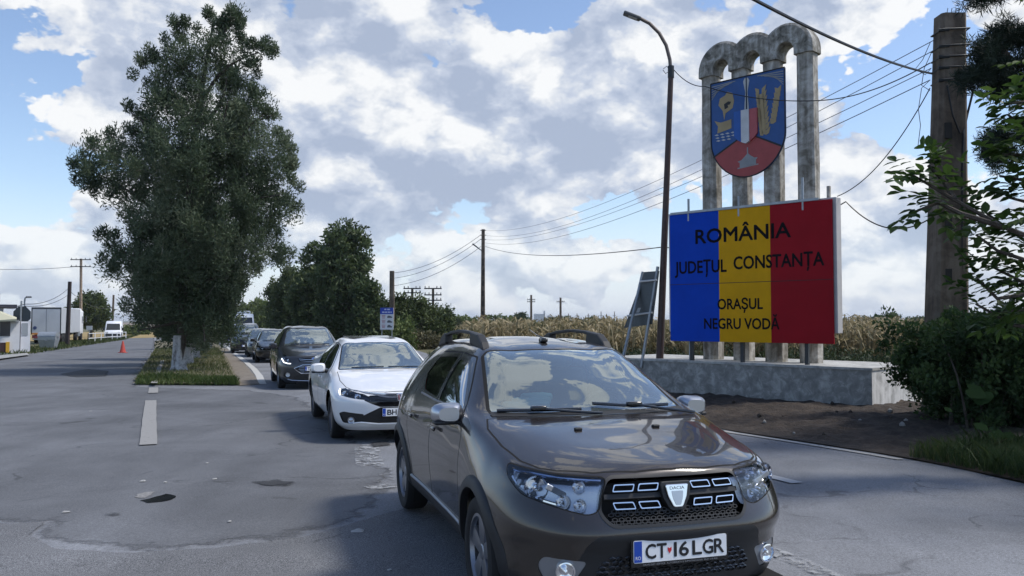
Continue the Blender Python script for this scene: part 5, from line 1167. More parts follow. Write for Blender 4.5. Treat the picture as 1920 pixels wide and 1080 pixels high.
# dark people carrier
def mpv_extra(root, s):
    g = [c for c in root.children if c.name.startswith('grille')][0]
    ring_on(s, [(0, .765), (.2, .768), (.40, .785)], .009, CHROME, 'grille_bar', g, .006); ring_on(s, [(0, .725), (.2, .728), (.38, .745)], .007, SATIN, 'grille_bar', g, .004)
    hexp = [(0, .64), (.30, .64), (.52, .56), (.50, .52), (.34, .43), (0, .43)]; lb_ = [c for c in root.children if c.name.startswith('lower_bumper')][0]
    ring_on(s, hexp, .011, CHROME, 'intake_frame', lb_, .004)
    for z in (.60, .565, .53, .495, .46): ring_on(s, [(0, z), (.25, z), (.42 - abs(z - .54) * .8, z)], .006, SATIN, 'intake_slat', lb_, .0)
    p, n = s.near(y=0, z=.79, front=.5); M = frame(p + n * .012, Vector((1, 0, .25)).normalized()); ov = [(math.cos(a) * .085, math.sin(a) * .036) for a in np.linspace(0, 2 * math.pi, 25)[:-1]]
    bd = MB().prism(ov, M, .010).build('badge', CHROME, g); MB().prism([(a * .9, c * .84) for a, c in ov], M @ Matrix.Translation((0, 0, .0105)), .003).build('badge_face', mat('badge_blue', (.02, .08, .45), .2, coat=.5), bd)
    vs, fs = text_fit('Ford', .085, .03); MB().add([M @ (v + Vector((0, 0, .0142))) for v in vs], fs).build('badge_letters', CHROME, bd)
    for sg in (1, -1):
        p, n = s.near(w=.70, z=.39, front=-.2); p.y *= sg; M = frame(p, Vector((1, sg * .5, 0)).normalized()); b = MB().lathe([(.06, .0), (.055, .014), (.035, .006), (.001, .016)], 16, 'Z'); b.v = [tuple(M @ Vector(v)) for v in b.v]; b.build('fog_lamp', SATIN, root, smooth=True)
    ring_on(s, [(0, .235), (.35, .24), (.60, .25), (.72, .285)], .012, SATIN, 'bumper_strip', root, .006)
MP_ = paint('graphite_paint', (.030, .033, .038), .5, .36)
hl_m = [(1.0, .89), (.97, .80), (.84, .70), (.66, .665), (.58, .67), (.60, .73), (.72, .81), (.88, .885)]
mpv = make_car('dark grey people carrier with chrome grille bars third in the queue', MPV, MP_, 2.65, .325, [[(-.70, 1.10), (-1.42, 1.11), (-1.46, 1.50), (-1.20, 1.46)], [(-1.52, 1.11), (-2.35, 1.15), (-2.40, 1.49), (-1.56, 1.51)], [(-2.48, 1.16), (-2.95, 1.18), (-2.86, 1.42), (-2.50, 1.48)]],
  [[(-.46, .32), (-.50, 1.05), (-1.18, 1.50), (-1.49, 1.54), (-1.46, 1.10), (-1.45, .32)], [(-1.46, .32), (-1.47, 1.10), (-1.50, 1.54), (-2.42, 1.53), (-2.44, 1.13), (-2.38, .75), (-2.25, .55), (-2.2, .32)]], (-.42, .665, -1.19, .55, .10), hl_m,
  [(-.44, .815), (.44, .815), (.40, .715), (-.40, .715)], [(-.30, .645), (.30, .645), (.53, .56), (.50, .50), (.34, .42), (.50, .36), (.55, .25), (.40, .2), (-.40, .2), (-.55, .25), (-.50, .36), (-.34, .42), (-.50, .50), (-.53, .56)], 'people_carrier', None, (200, 100), False, [(.96, .80), (.90, .745), (.82, .70), (.70, .672), (.62, .672)],
  (.9, .55), [('T', 1), (' ', 5.5)], [(.60, .44), (.80, .45), (.86, .36), (.72, .32), (.60, .34)], mpv_extra, 5, ALLOY, MP_, (-.62, .83, 1.09), [(-.28, -.72), (-.28, .72), (.1, .735), (.42, .69), (.64, .60), (.76, .42), (.82, .2), (.82, -.2), (.76, -.42), (.64, -.60), (.42, -.69), (.1, -.735)], hi=True)
place(mpv, -5.33, 21.87, .345)
# simpler cars farther back
def q_at(d, dx=0): return (-5.33 - .363 * (d - 21.87) + dx, d)
def generic(label, T, col, wb, d, kind, dx=0, lit=False, metal=.5):
    zb = T[9][4]; zt = T[10][7]; zf = T[0][4]
    P = paint(label.replace(' ', '_')[:24] + '_paint', col, metal, .36)
    o = make_car(label, T, P, wb, .32, [[(-.72, zb + .02), (-1.42, zb + .03), (-1.46, zt - .06), (-1.20, zt - .10)], [(-1.52, zb + .03), (-2.25, zb + .06), (-2.30, zt - .10), (-1.56, zt - .05)]],
      [[(-.46, .32), (-.50, zb - .04), (-1.18, zt - .05), (-1.49, zt - .02), (-1.45, .32)], [(-1.46, .32), (-1.50, zt - .02), (-2.36, zt - .06), (-2.38, zb), (-2.2, .32)]], (-.43, .665, -1.20, .53, .09), [(.98, zf + .05), (.95, zf - .06), (.55, zf - .13), (.45, zf - .10), (.50, zf - .02)],
      [(-.42, zf - .03), (.42, zf - .03), (.38, zf - .15), (-.38, zf - .15)], [(-.50, .40), (.50, .40), (.60, .28), (-.60, .28)], kind, None, (96, 56), lit, None, (.9, .47), None, None, None, 5, ALLOY, P, (-.68, .83, zb + .04), None)
    x, y = q_at(d, dx); place(o, x, y, .348); return o
generic('black hatchback right behind the dark people carrier', scale_cols(CIV, 1, .97, 1.02, .06), (.016, .017, .019), 2.70, 37.6, 'hatchback', .2)
generic('grey green saloon behind the black hatchback', scale_cols(CIV, 1, .97, 1.03, .06), (.13, .15, .145), 2.70, 44.6, 'saloon_car', .1)
generic('dark tall off-roader behind the grey green saloon', scale_cols(MPV, 1.0, 1.0, 1.04, .08), (.028, .030, .034), 2.65, 51.2, 'off_roader', -.6)
generic('silver brown car with lit headlights behind the off-roader', scale_cols(MPV, 1.0, 1.0, 1.06, .12), (.15, .14, .135), 2.65, 66.5, 'estate_car', .4, True)
generic('dark car just ahead of the minibus', scale_cols(CIV, 1, .97, 1.03, .06), (.03, .032, .04), 2.70, 76.0, 'saloon_car', -1.0)
generic('white car half hidden beside the minibus', scale_cols(MPV, 1, .97, .98, 0), (.62, .63, .64), 2.65, 86, 'hatchback', -3.3, False, 0)
generic('dark car farther back along the bend by the last juniper', scale_cols(CIV, 1, .97, 1.03, .06), (.02, .021, .024), 2.70, 94, 'saloon_car', -2.6)
generic('last visible dark car of the queue at the end of the road', scale_cols(MPV, 1, 1, 1.0, 0), (.02, .02, .022), 2.65, 126, 'hatchback', -5.0)
def van(label, d, pos, yaw, ln, hh, wd, col, name, cat, roofbox=False, dark_nose=False):
    P = paint(name + '_paint', col, 0, .4); t = thing(name, label, cat, (0, 0, 0), 0, None)
    prof = [(.85, .28), (.92, .45), (.90, .85), (.72, 1.08), (.30, 1.20), (-.42, hh - .35), (-.85, hh - .06), (-1.4, hh), (-ln + 1.0, hh), (-ln + .85, hh - .1), (-ln + .80, .30)]
    b = MB(); n = len(prof); vs = []
    for y, sx, k in ((-1, 0, .0), (-.90, 0, 1.), (.90, 0, 1.), (1, 0, .0)):
        for x, z in prof:
            ins = .06 * (abs(y) == 1); tz = max(0, (z - 1.1) / (hh - 1.1)) * .10
            vs.append((x - ins * (1 if x > -2 else -1), y * (wd / 2) * (1 - tz), z - ins * (z > 1) * .8 + ins * .3 * (z < .5)))
    b.add(vs, [(r_*n+i, r_*n+i+1, (r_+1)*n+i+1, (r_+1)*n+i) for r_ in range(3) for i in range(n - 1)] + [tuple(range(n)), tuple(3*n+i for i in range(n))]); b.build('body', P, t, smooth=True, angle=R(50))
    gl = mat('van_glass', (.02, .025, .03), .06)
    nx = Vector((hh - 1.55, 0, .72)).normalized()
    def wsq(f, y): return Vector((.30 + (-.42 - .30) * f, y, 1.20 + (hh - .35 - 1.20) * f)) + nx * .015
    MB().add([wsq(.05, -wd * .42), wsq(.05, wd * .42), wsq(.97, wd * .385), wsq(.97, -wd * .385)], [(0, 1, 2, 3)]).build('windscreen', gl, t)
    for sg in (1, -1):
        MB().box((-.55, sg * (wd / 2 - .005), 1.45), (.9, .05, .55)).build('door_window', gl, t); MB().box((.80, sg * wd * .36, .92), (.16, .34, .2)).build('headlight', mat('lamp_clear', (.5, .52, .55), .15, .5), t, bevel=.03)
        mb_ = MB().rbox((.05, sg * (wd / 2 + .14), 1.35), (.12, .22, .36), .04); mb_.build('mirror', GLOSSB, t)
        for x in (0, -ln + 2.0): wheel(t, x, sg * (wd / 2 - .12), .34, .2, .22, 5)
    MB().box((.905, 0, .62), (.08, wd * .86, .30) if dark_nose else (.06, wd * .5, .18)).build('grille', BLACK, t); MB().box((.93, 0, .38), (.06, .52, .11)).build('number_plate', PLATEW, t)
    if roofbox: MB().rbox((-2.2, 0, hh + .14), (1.7, 1.3, .30), .08).build('roof_unit', P, t, smooth=True)
    place(t, pos[0], pos[1], yaw); return t
x, y = q_at(84); van('tall pale blue minibus with roof unit towering in the queue', 84, (x + .5, y), .348, 6.8, 3.0, 2.05, (.52, .58, .66), 'minibus', 'minibus', True)
vp = G(212, 636.5); van('white delivery van with dark bumper coming along the left road', 111, (vp.x, vp.y), .40, 5.6, 2.45, 2.0, (.76, .77, .79), 'delivery_van', 'van', False, True)
# ------------------------------------------------------------------ poles and wires
def seg_tube(pts, r, n=6): return MB().tube(pts, r, n)
def rect_pole(name, label, cat, base, top, w0, w1, group=None, d=.8, m=None, slots=True):
    t = thing(name, label, cat, tuple(base), 0, group); v = Vector(top) - Vector(base); b = MB(); n = 10; vs = []
    for k in range(n + 1):
        w = (w0 + (w1 - w0) * k / n) / 2; c = v * (k / n); s_ = w * .22
        for x, y in ((-w, -w*d + s_), (-w + s_, -w*d), (w - s_, -w*d), (w, -w*d + s_), (w, w*d - s_), (w - s_, w*d), (-w + s_, w*d), (-w, w*d - s_)): vs.append((c.x + x, c.y + y, c.z))
    b.add(vs, [(k*8+j, k*8+(j+1) % 8, (k+1)*8+(j+1) % 8, (k+1)*8+j) for k in range(n) for j in range(8)] + [tuple(n*8+j for j in range(8))])
    p = b.build('shaft', m or POLEM, t)
    if slots:
        k = MB()
        for f in np.linspace(.04, .72, 9):
            w = (w0 + (w1 - w0) * f); c = v * f; k.box((c.x, c.y - w * d / 2 + .004, c.z), (w * .34, .02, v.z * .045))
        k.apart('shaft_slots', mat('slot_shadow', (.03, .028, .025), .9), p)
    return t, v
PD = 13.6
PB = AT(1773, 860, PD); PB.z = gz(PD) - .1; PT = AT(1781, 30, PD)
t, v = rect_pole('concrete_pole', 'thick weathered concrete power pole rising out of the dark hedge', 'power pole', PB, PT, .62, .415, slots=False)
for (f, dx) in ((.985, -.05), (.985, .02), (.985, .09), (.985, .15)): MB().tube([v * f + Vector((dx - .02, 0, 0)), v * 1.012 + Vector((dx + .015, 0, .05))], .008, 5).build('rebar', STEEL, t)
kk = MB()
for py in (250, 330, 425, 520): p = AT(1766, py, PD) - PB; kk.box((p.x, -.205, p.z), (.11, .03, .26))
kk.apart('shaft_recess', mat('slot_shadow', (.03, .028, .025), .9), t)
for py in (62, 92, 112, 132, 155):
    c = AT(1781, py, PD) - PB; w = .228; b = MB(); b.tube([(c.x - w, -.19, c.z), (c.x + w, -.19, c.z + .02), (c.x + w, .17, c.z), (c.x - w, .17, c.z), (c.x - w, -.17, c.z)], .014, 6); b.tube([(c.x - w - .05, -.16, c.z - .01), (c.x - w + .12, -.18, c.z)], .03, 6); b.build('pole_band', DSTEEL, t)
b = MB(); b.tube([AT(1826, 165, PD - .1) - PB, AT(1815, 210, PD - .1) - PB, AT(1806, 250, PD - .2) - PB, AT(1804, 330, PD - .2) - PB, AT(1803, 600, PD - .2) - PB], .018, 6); b.build('down_cable', INK, t)
b = MB(); b.tube([AT(1776, 160, PD - .2) - PB, AT(1786, 215, PD - .22) - PB, AT(1800, 250, PD - .2) - PB], .014, 6); b.build('down_cable', INK, t)
P2B = G(905, 655); P2T = AT(906, 430, P2B.y)
t2, v2 = rect_pole('concrete_pole', 'slim concrete power pole with a small lamp, standing alone in front of the maize', 'power pole', P2B, P2T, .36, .24, None, .7)
a_ = AT(903, 470, P2B.y) - P2B; e_ = AT(886, 457, P2B.y) - P2B
MB().tube([a_, e_], [.03, .06], 8).build('lamp_arm', mat('lamp_grey', (.09, .095, .10), .45), t2)
for py in (432, 441, 449): c = AT(906, py, P2B.y) - P2B; MB().box((c.x, -.02, c.z), (.42, .06, .05)).build('insulator_bar', DSTEEL, t2)
# power lines: sagging cables
def cable(label, pts, r=.012, sag=0.0, m=None):
    P = [Vector(p) for p in pts]; out = []
    for a, b_ in zip(P, P[1:]):
        for k in range(24): 
            f = k / 24; q = a.lerp(b_, f); q.z -= sag * 4 * f * (1 - f); out.append(q)
    out.append(P[-1]); c = (P[0]); b = MB(); b.tube([q - c for q in out], r, 5)
    return tag(b.build('power_line', m or INK, loc=tuple(c)), label, 'cable', 'overhead power lines')
d2 = P2B.y
cable('highest sagging wire between the big concrete pole and the distant slim pole', [AT(1750, 76, PD - .1), AT(908, 432, d2)], .007, .95)
cable('second wire below the highest between the big pole and the distant slim pole', [AT(1748, 96, PD - .1), AT(908, 441, d2)], .007, 1.05)
cable('third wire down between the big concrete pole and the distant slim pole', [AT(1746, 128, PD - .1), AT(908, 449, d2)], .007, .9)
cable('lowest of the four wires between the big pole and the distant slim pole', [AT(1744, 150, PD - .1), AT(908, 455, d2)], .008, 1.0)
cable('thick black cable crossing overhead to the big concrete pole', [AT(1375, -22, 7.0), AT(1748, 138, PD - .1)], .017, .10)
cable('thin wire drooping from the big pole down to the top of the board', [AT(1744, 165, PD - .1), AT(1570, 368, 15.7)], .009, .30)
cable('thin wire from the street lamp past the columns to the big pole', [AT(1261, 128, LD), AT(1322, 162, 18.0), AT(1545, 188, 15.4), AT(1744, 118, PD - .1)], .010, .12)
cable('low wire sagging from the slim pole towards the street lamp and beyond', [AT(910, 462, d2), AT(1244, 463, LD + 3), AT(1586, 378, 17.5), AT(1755, 402, 16.0)], .014, .42)
for (x, y) in ((1733, 88), (1722, 118), (1748, 100)):
    pass
for i, pts in enumerate([[(1745, 78), (1730, 112), (1716, 130), (1735, 140), (1746, 128)], [(1748, 95), (1733, 128), (1728, 160), (1744, 170)], [(1744, 150), (1728, 165), (1722, 205), (1726, 235), (1721, 275)], [(1812, 72), (1824, 92), (1818, 115)], [(1812, 165), (1832, 172), (1836, 160)]]):
    P = [AT(x, y, PD - .2 + .05 * k) for k, (x, y) in enumerate(pts)]; b = MB(); b.tube([p - P[0] for p in P], .006, 4)
    tag(b.build('loose_wire', INK, loc=tuple(P[0])), ['short loop of wire hanging left of the big pole top', 'loose wire drooping beside the pole bands on the left', 'dangling wire end hanging left of the big pole', 'small wire loop right of the big pole top', 'curled wire end on the right of the big pole'][i], 'wire')
# far poles
def far_pole(px, ytop, ybase, w, label, arms=(), m=None, d=None, lean=0, armw=.9):
    B = G(px - lean, ybase) if d is None else AT(px - lean, 600, d)
    if d is not None: B.z = gz(d)
    T = AT(px, ytop, B.y); t, v = rect_pole('utility_pole', label, 'power pole', B, T, w * 1.25, w, None, .8, m, False)
    for py in arms:
        c = AT(px, py, B.y) - B; MB().box((c.x, -.1, c.z), (armw * 2, .12, .12)).build('crossarm', DSTEEL, t)
        k = MB()
        for s_ in (-.9, -.45, .45, .9): k.tube([(c.x + s_ * armw, -.1, c.z), (c.x + s_ * armw, -.1, c.z + .25)], .05, 5)
        k.apart('insulator', DSTEEL, t)
    return t
far_pole(735, 508, 0, .34, 'square brown pole rising behind the shrubs right of the tall trees', d=63)
far_pole(773, 540, 0, .24, 'pole with crossarms above the shrubs, left of its twin', (549, 541), d=85)
far_pole(797, 558, 0, .26, 'plain short pole top between two crossarm poles above the shrubs', d=85)
far_pole(812, 540, 0, .24, 'pole with three crossarms above the right end of the shrubs', (541, 553, 563), d=85)
far_pole(996, 553, 0, .40, 'left pole of the distant pair standing in the maize field', (562, 566), d=165, armw=.8)
far_pole(1051, 558, 0, .40, 'right pole of the distant pair standing in the maize field', (566,), d=165, armw=.8)
for i, px in enumerate((1066, 1082, 1103, 1127, 1152)): far_pole(px, 588 - (i > 2) * 4, 0, .35, 'tiny faraway pole on the horizon behind the maize, number %d from the left' % 0 if False else 'tiny faraway pole on the horizon %s' % ['just right of the field poles', 'above the small dark bush', 'right of the small dark bush', 'above the long dark hedge', 'closest to the leaning sign'][i], (592,), d=420, armw=.8)
WOODP = mat('tarred_pole', (.035, .024, .022), .8); PALEP = concrete('warm_concrete', (.22, .16, .11), (.30, .23, .17), (.38, .30, .23))
far_pole(152, 485, 0, .30, 'tall pale pole with crossarm above the round green tree', (487, 500), PALEP, 120, armw=1.5)
far_pole(131, 528, 648, .26, 'dark wooden pole leaning in front of the lorry', (), WOODP, None, 5)
far_pole(213, 553, 628, .34, 'thin leaning pole beside the white van', (), POLEM, None, 3)
p = G(46, 650); t = thing('street_lamp', 'small grey street lamp rising behind the octagonal sign', 'street lamp', tuple(p))
MB().tube([(0, 0, 0), AT(46, 566, p.y) - p, AT(47, 559, p.y) - p, AT(50, 557, p.y) - p], .06, 6).build('lamp_pole', STEEL, t); c = AT(54, 557, p.y) - p; MB().rbox(c, (.42, .2, .12), .04).build('lamp_head', DSTEEL, t)
cable('wire crossing the far left towards the wooden pole, upper of two', [AT(-40, 555, 60), AT(46, 570, 62), AT(129, 540, 88)], .025, .5)
cable('wire crossing the far left towards the wooden pole, lower of two', [AT(-40, 560, 60), AT(48, 574, 62), AT(129, 552, 88)], .025, .4)
cable('long high wire at the far left meeting the tall pale pole, upper', [AT(-60, 503, 110), AT(152, 499, 120), AT(330, 500, 128)], .03, .3)
cable('wire from the wooden pole down past the round tree', [AT(130, 545, 88), AT(213, 575, 125)], .025, .9)
for i, (y0, y1) in enumerate(((512, 440), (522, 448), (536, 462))):
    cable('%s of three wires running from the slim pole to the square pole by the trees' % ['upper', 'middle', 'lower'][i], [AT(735, y0, 63), AT(902, y1, d2)], .015, .55)
# ------------------------------------------------------------------ things on the left of the road
def rot_l(px, py): return G(px, py)
WHITE = mat('white_wall', (.66, .67, .70), .7, noise=(2, .08)); GREYM = mat('grey_metal', (.30, .32, .34), .5, .4, noise=(4, .15))
p = G(34, 664); s = p.y / F_PX                     # metres per pixel at the booth
kb = thing('booth', 'small white roadside booth with dark window under a cream awning', 'booth', tuple(p), R(31))
def BX(x0, x1, y0, y1, dep, off=0.0):
    return (((x0 + x1) / 2 - 34) * s, off + dep / 2, (664 - (y0 + y1) / 2) * s), ((x1 - x0) * s, dep, (y1 - y0) * s)
MB().box(*BX(-60, 36, 602, 664, 2.0)).build('booth_wall', WHITE, kb)
MB().box(*BX(37.2, 53, 603, 660, 2.6, .3)).build('booth_wall', WHITE, kb)
w = MB().box(*BX(4, 20.5, 602, 630, .06, -.035)).build('window', mat('booth_glass', (.03, .035, .045), .1), kb); MB().box(*BX(39, 49, 606, 629, .05, .27)).build('window', mat('booth_pane', (.30, .33, .36), .2), kb)
MB().box(*BX(4.5, 20, 642, 661, .05, -.03)).build('hatch', mat('hatch_dark', (.05, .02, .02), .5), kb); MB().box(*BX(14, 20, 641, 661, .07, -.075)).build('hatch_door', mat('yellow_paint', (.62, .36, .03), .5), kb)
MB().box(*BX(20, 34, 600, 604, .5, -.3)).build('ledge', GREYM, kb)
aw = MB(); o_ = Vector(p)
q = [AT(-60, 586, p.y - 0.2), AT(0, 586, p.y - .2), AT(31, 598, p.y - 1.2), AT(31, 602, p.y - 1.2), AT(-60, 604, p.y - 1.4)]
RI = Matrix.Rotation(-R(31), 4, 'Z'); q = [RI @ (v - o_) + o_ for v in q]
aw.add([v - o_ for v in q] + [v - o_ + Vector((0, 1.6, .1)) for v in q], [(0, 1, 2, 3, 4), (9, 8, 7, 6, 5)] + [(k, (k+1) % 5, 5 + (k+1) % 5, 5 + k) for k in range(5)]); aw.build('awning', mat('cream_canvas', (.52, .50, .36), .8), kb)
bk = thing('building', 'low building with dark flat roof behind the booth', 'building', tuple(G(-20, 648)), R(31))
sb = bk.location.y / F_PX
MB().box(((-30 + 20) * sb, 2, 1.6), (60 * sb, 4, 3.6)).build('wall', mat('grey_wall', (.35, .35, .36), .8, noise=(2, .2)), bk); MB().box((12 * sb, 2, 3.45), (62 * sb, 4.4, .30)).build('roof', mat('dark_roof', (.04, .042, .06), .7), bk); MB().rbox((-4 * sb, 2.2, 4.3), (36 * sb, 3, 1.3), .3).build('roof_tank', mat('tank_grey', (.30, .30, .31), .7, noise=(2, .3)), bk, smooth=True)
# octagonal sign seen from behind
p = G(39, 663); s = p.y / F_PX; t = thing('stop_sign', 'dark back of an octagonal stop sign on a thin post by the booth', 'sign', tuple(p))
r_ = 17.5 * s; zc = (663 - 591) * s
oc = [(r_ * math.cos(R(22.5 + 45 * k)) + 2 * s, r_ * math.sin(R(22.5 + 45 * k))) for k in range(8)]
MB().prism(oc, Matrix.Translation((0, -.06, zc)) @ MX, .03).build('sign_panel', mat('sign_back_dark', (.022, .035, .045), .5), t)
MB().tube([(0, -.12, 0), (1.2 * s, -.12, zc + r_ + .3)], .055, 8).build('post', STEEL, t, smooth=True)
# galvanised dumpster
p = G(91, 655.5); s = p.y / F_PX; t = thing('dumpster', 'rounded galvanised waste container on the grass by the lorry', 'waste container', tuple(p), R(12))
b = MB(); w_, h_, d_ = 30 * s, 25 * s, 1.0; vs = []
for z, f, g_ in ((.12, .78, .75), (.35, .86, .85), (h_ * .75, 1, 1), (h_, 1.02, 1.02)):
    for a, c_ in ((-1, -1), (1, -1), (1, 1), (-1, 1)): vs.append((a * w_ / 2 * f, c_ * d_ / 2 * g_, z))
b.add(vs, [(k*4+j, k*4+(j+1) % 4, (k+1)*4+(j+1) % 4, (k+1)*4+j) for k in range(3) for j in range(4)] + [(3, 2, 1, 0), (12, 13, 14, 15)]).build('bin_body', mat('galvanised_bin', (.33, .36, .38), .45, .5, noise=(5, .15)), t, bevel=.03)
n = 14; vs = []
for a in np.linspace(0, math.pi, n):
    for x in (-w_ / 2 * 1.03, w_ / 2 * 1.03): vs.append((x, -math.cos(a) * d_ / 2 * 1.04, h_ + .01 + math.sin(a) * .30))
MB().add(vs, [(2*k, 2*k+1, 2*k+3, 2*k+2) for k in range(n - 1)] + [tuple(2*k for k in range(n)), tuple(2*k+1 for k in range(n))]).build('bin_lid', MATS['galvanised_bin'], t)
MB().lathe([(.13, 0), (.13, .02), (.06, .03), (.001, .03)], 14, 'Y', (0, -d_ / 2 - .02, h_ * .8)).build('bin_mark', GREYM, t)
for sx in (-1, 1):
    for sy in (-1, 1): MB().lathe([(.02, -.03), (.09, -.03), (.09, .03), (.02, .03)], 12, 'X', (sx * w_ * .36, sy * d_ * .33, .09)).build('wheel', RUBBER, t)
    MB().box((sx * w_ * .54, 0, h_ * .95), (.06, .3, .05)).build('handle', STEEL, t)
# lorry seen from behind
tp = AT(86, 641, 80.0); tp.z = gz(80); t = thing('lorry', 'white lorry with a tall grey box trailer parked facing away', 'lorry', tuple(tp), R(20))
TB = mat('trailer_skin', (.43, .45, .48), .5, noise=(.8, .06)); TW = mat('cab_white', (.72, .73, .75), .4)
MB().box((0, 6.2, 2.25), (2.5, 12.4, 2.55)).build('trailer_box', TB, t, bevel=.03)
for x in (-.61, .61): d_ = MB().box((x, -.03, 2.2), (1.16, .05, 2.34)).build('rear_door', mat('door_panel', (.45, .48, .52), .5, noise=(.6, .08)), t); 
MB().box((0, -.02, 3.48), (2.54, .10, .12)).build('door_header', DSTEEL, t)
for x in (-1.27, 1.27): MB().box((x * .985, -.02, 2.2), (.07, .09, 2.6)).build('door_post', DSTEEL, t)
MB().lathe([(.16, 0), (.16, -.03), (.001, -.03)], 14, 'Y', (-.95, -.05, 1.55)).build('door_roundel', mat('dark_blue', (.03, .05, .14), .5), t)
for x in (-.95, .95): MB().box((x, -.06, .98), (.5, .05, .16)).build('marker_board', mat('marker_orange', (.55, .22, .05), .5), t)
MB().box((0, .1, .70), (2.4, .12, .30)).build('rear_bumper', mat('faded_red', (.30, .06, .07), .6), t); MB().box((0, 6.0, .82), (1.0, 11.8, .26)).build('chassis', DSTEEL, t)
MB().box((0, -.02, .45), (2.3, .08, .12)).build('underrun_bar', STEEL, t)
for y in (1.6, 2.9, 4.2, 10.5):
    for x in (-1.08, 1.08): MB().lathe([(.2, -.16), (.46, -.16), (.5, -.1), (.5, .1), (.46, .16), (.2, .16)], 18, 'X', (x, y, .5), True).build('wheel', RUBBER, t, smooth=True)
b = MB(); b.rbox((0, 14.0, 2.05), (2.45, 2.2, 2.7), .18); b.build('cab', TW, t, smooth=True); MB().rbox((0, 13.9, 3.35), (2.2, 1.9, .55), .2).build('cab_roof', TW, t, smooth=True)
MB().box((1.235, 14.4, 2.35), (.03, .9, .75)).build('cab_window', GLOSSB, t); MB().box((1.5, 14.9, 2.4), (.18, .12, .7)).build('cab_mirror', GLOSSB, t)
for x in (-1.05, 1.05): MB().lathe([(.2, -.16), (.46, -.16), (.5, -.1), (.5, .1), (.46, .16), (.2, .16)], 18, 'X', (x, 14.2, .5), True).build('wheel', RUBBER, t, smooth=True)
MB().box((1.0, 12.0, .8), (.5, 1.2, .6)).build('fuel_tank', STEEL, t, bevel=.05)
# white sign, railing, cone
p = G(167, 641); t = thing('notice_board', 'small white square notice on a post behind the railing', 'sign', tuple(p)); s = p.y / F_PX
MB().box((0, 0, (641 - 615) * s), (11 * s, .05, 8 * s)).build('sign_panel', mat('sign_white', (.6, .62, .63), .5), t); MB().tube([(0, .05, 0), (0, .05, 26 * s)], .04, 6).build('post', STEEL, t)
ra = thing('railing', 'low white pipe railing along the verge in front of the white van', 'railing', tuple(G(165, 643)))
a = G(165, 643); b_ = G(236, 636); L_ = b_ - a; rb = MB()
for k in range(8):
    q = L_ * (k / 7); MB().tube([q, q + Vector((0, 0, 1.0))], .05, 6).build('railing_post', TW if k % 3 else DSTEEL, ra)
for h in (.45, .95): MB().tube([Vector((0, 0, h)), L_ + Vector((0, 0, h))], .035, 6).build('rail', TW, ra)
p = G(230, 661.5); t = thing('traffic_cone', 'red traffic cone with white band standing alone on the road', 'traffic cone', tuple(p))
CR = mat('cone_red', (.45, .06, .04), .5)
MB().lathe([(.19, .03), (.14, .24), (.105, .42)], 18, 'Z').build('cone_base', CR, t, smooth=True); MB().lathe([(.142, .19), (.12, .31), (.118, .31)], 18, 'Z').build('cone_band', mat('cone_white', (.6, .58, .55), .5), t, smooth=True); MB().lathe([(.108, .41), (.035, .74), (.001, .745)], 18, 'Z').build('cone_tip', CR, t, smooth=True); MB().box((0, 0, .02), (.42, .42, .035)).build('cone_foot', CR, t)
sheet('kerb_slab', [g2(-60, 690), g2(0, 676), g2(55, 668), g2(50, 664), g2(0, 669), g2(-60, 680)], .09, mat('kerb_concrete', (.30, .30, .285), .9, noise=(6, .25)))
# tariff sign in front of the shrubs
ip = AT(725, 650, 58.0); ip.z = gz(58); s = 58 / F_PX; zz = lambda py: CAM_H + (600.8 - py) * s - ip.z
t = thing('tariff_sign', 'tall white road tariff sign with blue header in front of the shrubs', 'sign', tuple(ip), R(-4))
MB().box((0, 0, zz(597.5)), (25 * s, .06, 41 * s)).build('sign_panel', mat('sign_white', (.6, .62, .63), .5), t)
hd = MB().box((0, -.034, zz(583)), (25 * s, .01, 12 * s)).build('sign_header', mat('sign_blue', (.012, .05, .36), .5), t)
for py, ws_ in ((580.2, ((-2.6, 3.6), (3.4, 5.0))), (585.4, ((-6.5, 4.6), (-1.2, 4.2), (4.2, 4.6), (8.4, 2.0)))):
    hb_ = MB()
    for x, w in ws_: hb_.box((x * s, -.041, zz(py)), (w * s, .006, 2.6 * s))
    hb_.build('header_lettering', mat('sign_white_blue', (.45, .50, .66), .5), hd)
for k, py in enumerate((594, 603, 612)):
    MB().prism([(1 * s, -2 * s), (10 * s, -2 * s), (10.5 * s, .2 * s), (8 * s, .6 * s), (6.5 * s, (2 + k * .4) * s), (2.5 * s, (2 + k * .4) * s), (1 * s, .5 * s)], Matrix.Translation((0, -.034, zz(py))) @ MX, .006).build('vehicle_symbol', mat('sign_grey', (.10, .11, .12), .6), t)
    b = MB()
    for r_ in range(3): b.box((-6 * s, -.034, zz(py - 2.5 + 2.4 * r_)), ((7 - r_ * .8) * s, .006, 1.0 * s))
    b.build('price_lines', mat('sign_red', (.35, .10, .12), .6), t)
for x in (-9.5, 9.5): MB().tube([(x * s, .06, 0), (x * s, .06, zz(577))], .035, 6).build('post', STEEL, t)
# grain silo on the horizon
sp = AT(1018, 600, 2600); t = thing('grain_silo', 'pale blue grey grain silo far off on the horizon behind the maize', 'silo', (sp.x, sp.y, -8)); s = 2600 / F_PX
SIL = mat('silo_concrete', (.42, .45, .48), .8)
b = MB()
for k in range(6): b.lathe([(3.2 * s / 2 + .1, 0), (3.2 * s / 2 + .1, 26), (.1, 26)], 14, 'Z', ((-15 + k * 3.4) * s, 0, 0))
b.build('silo_block', SIL, t); MB().box((-6.5 * s, 0, 28), (21 * s, 5 * s, 5)).build('silo_gallery', SIL, t); MB().box((2.5 * s, 0, 20), (3 * s, 5 * s, 40)).build('silo_tower', SIL, t); MB().box((12 * s, 0, 12), (8 * s, 6 * s, 26)).build('silo_annex', SIL, t)
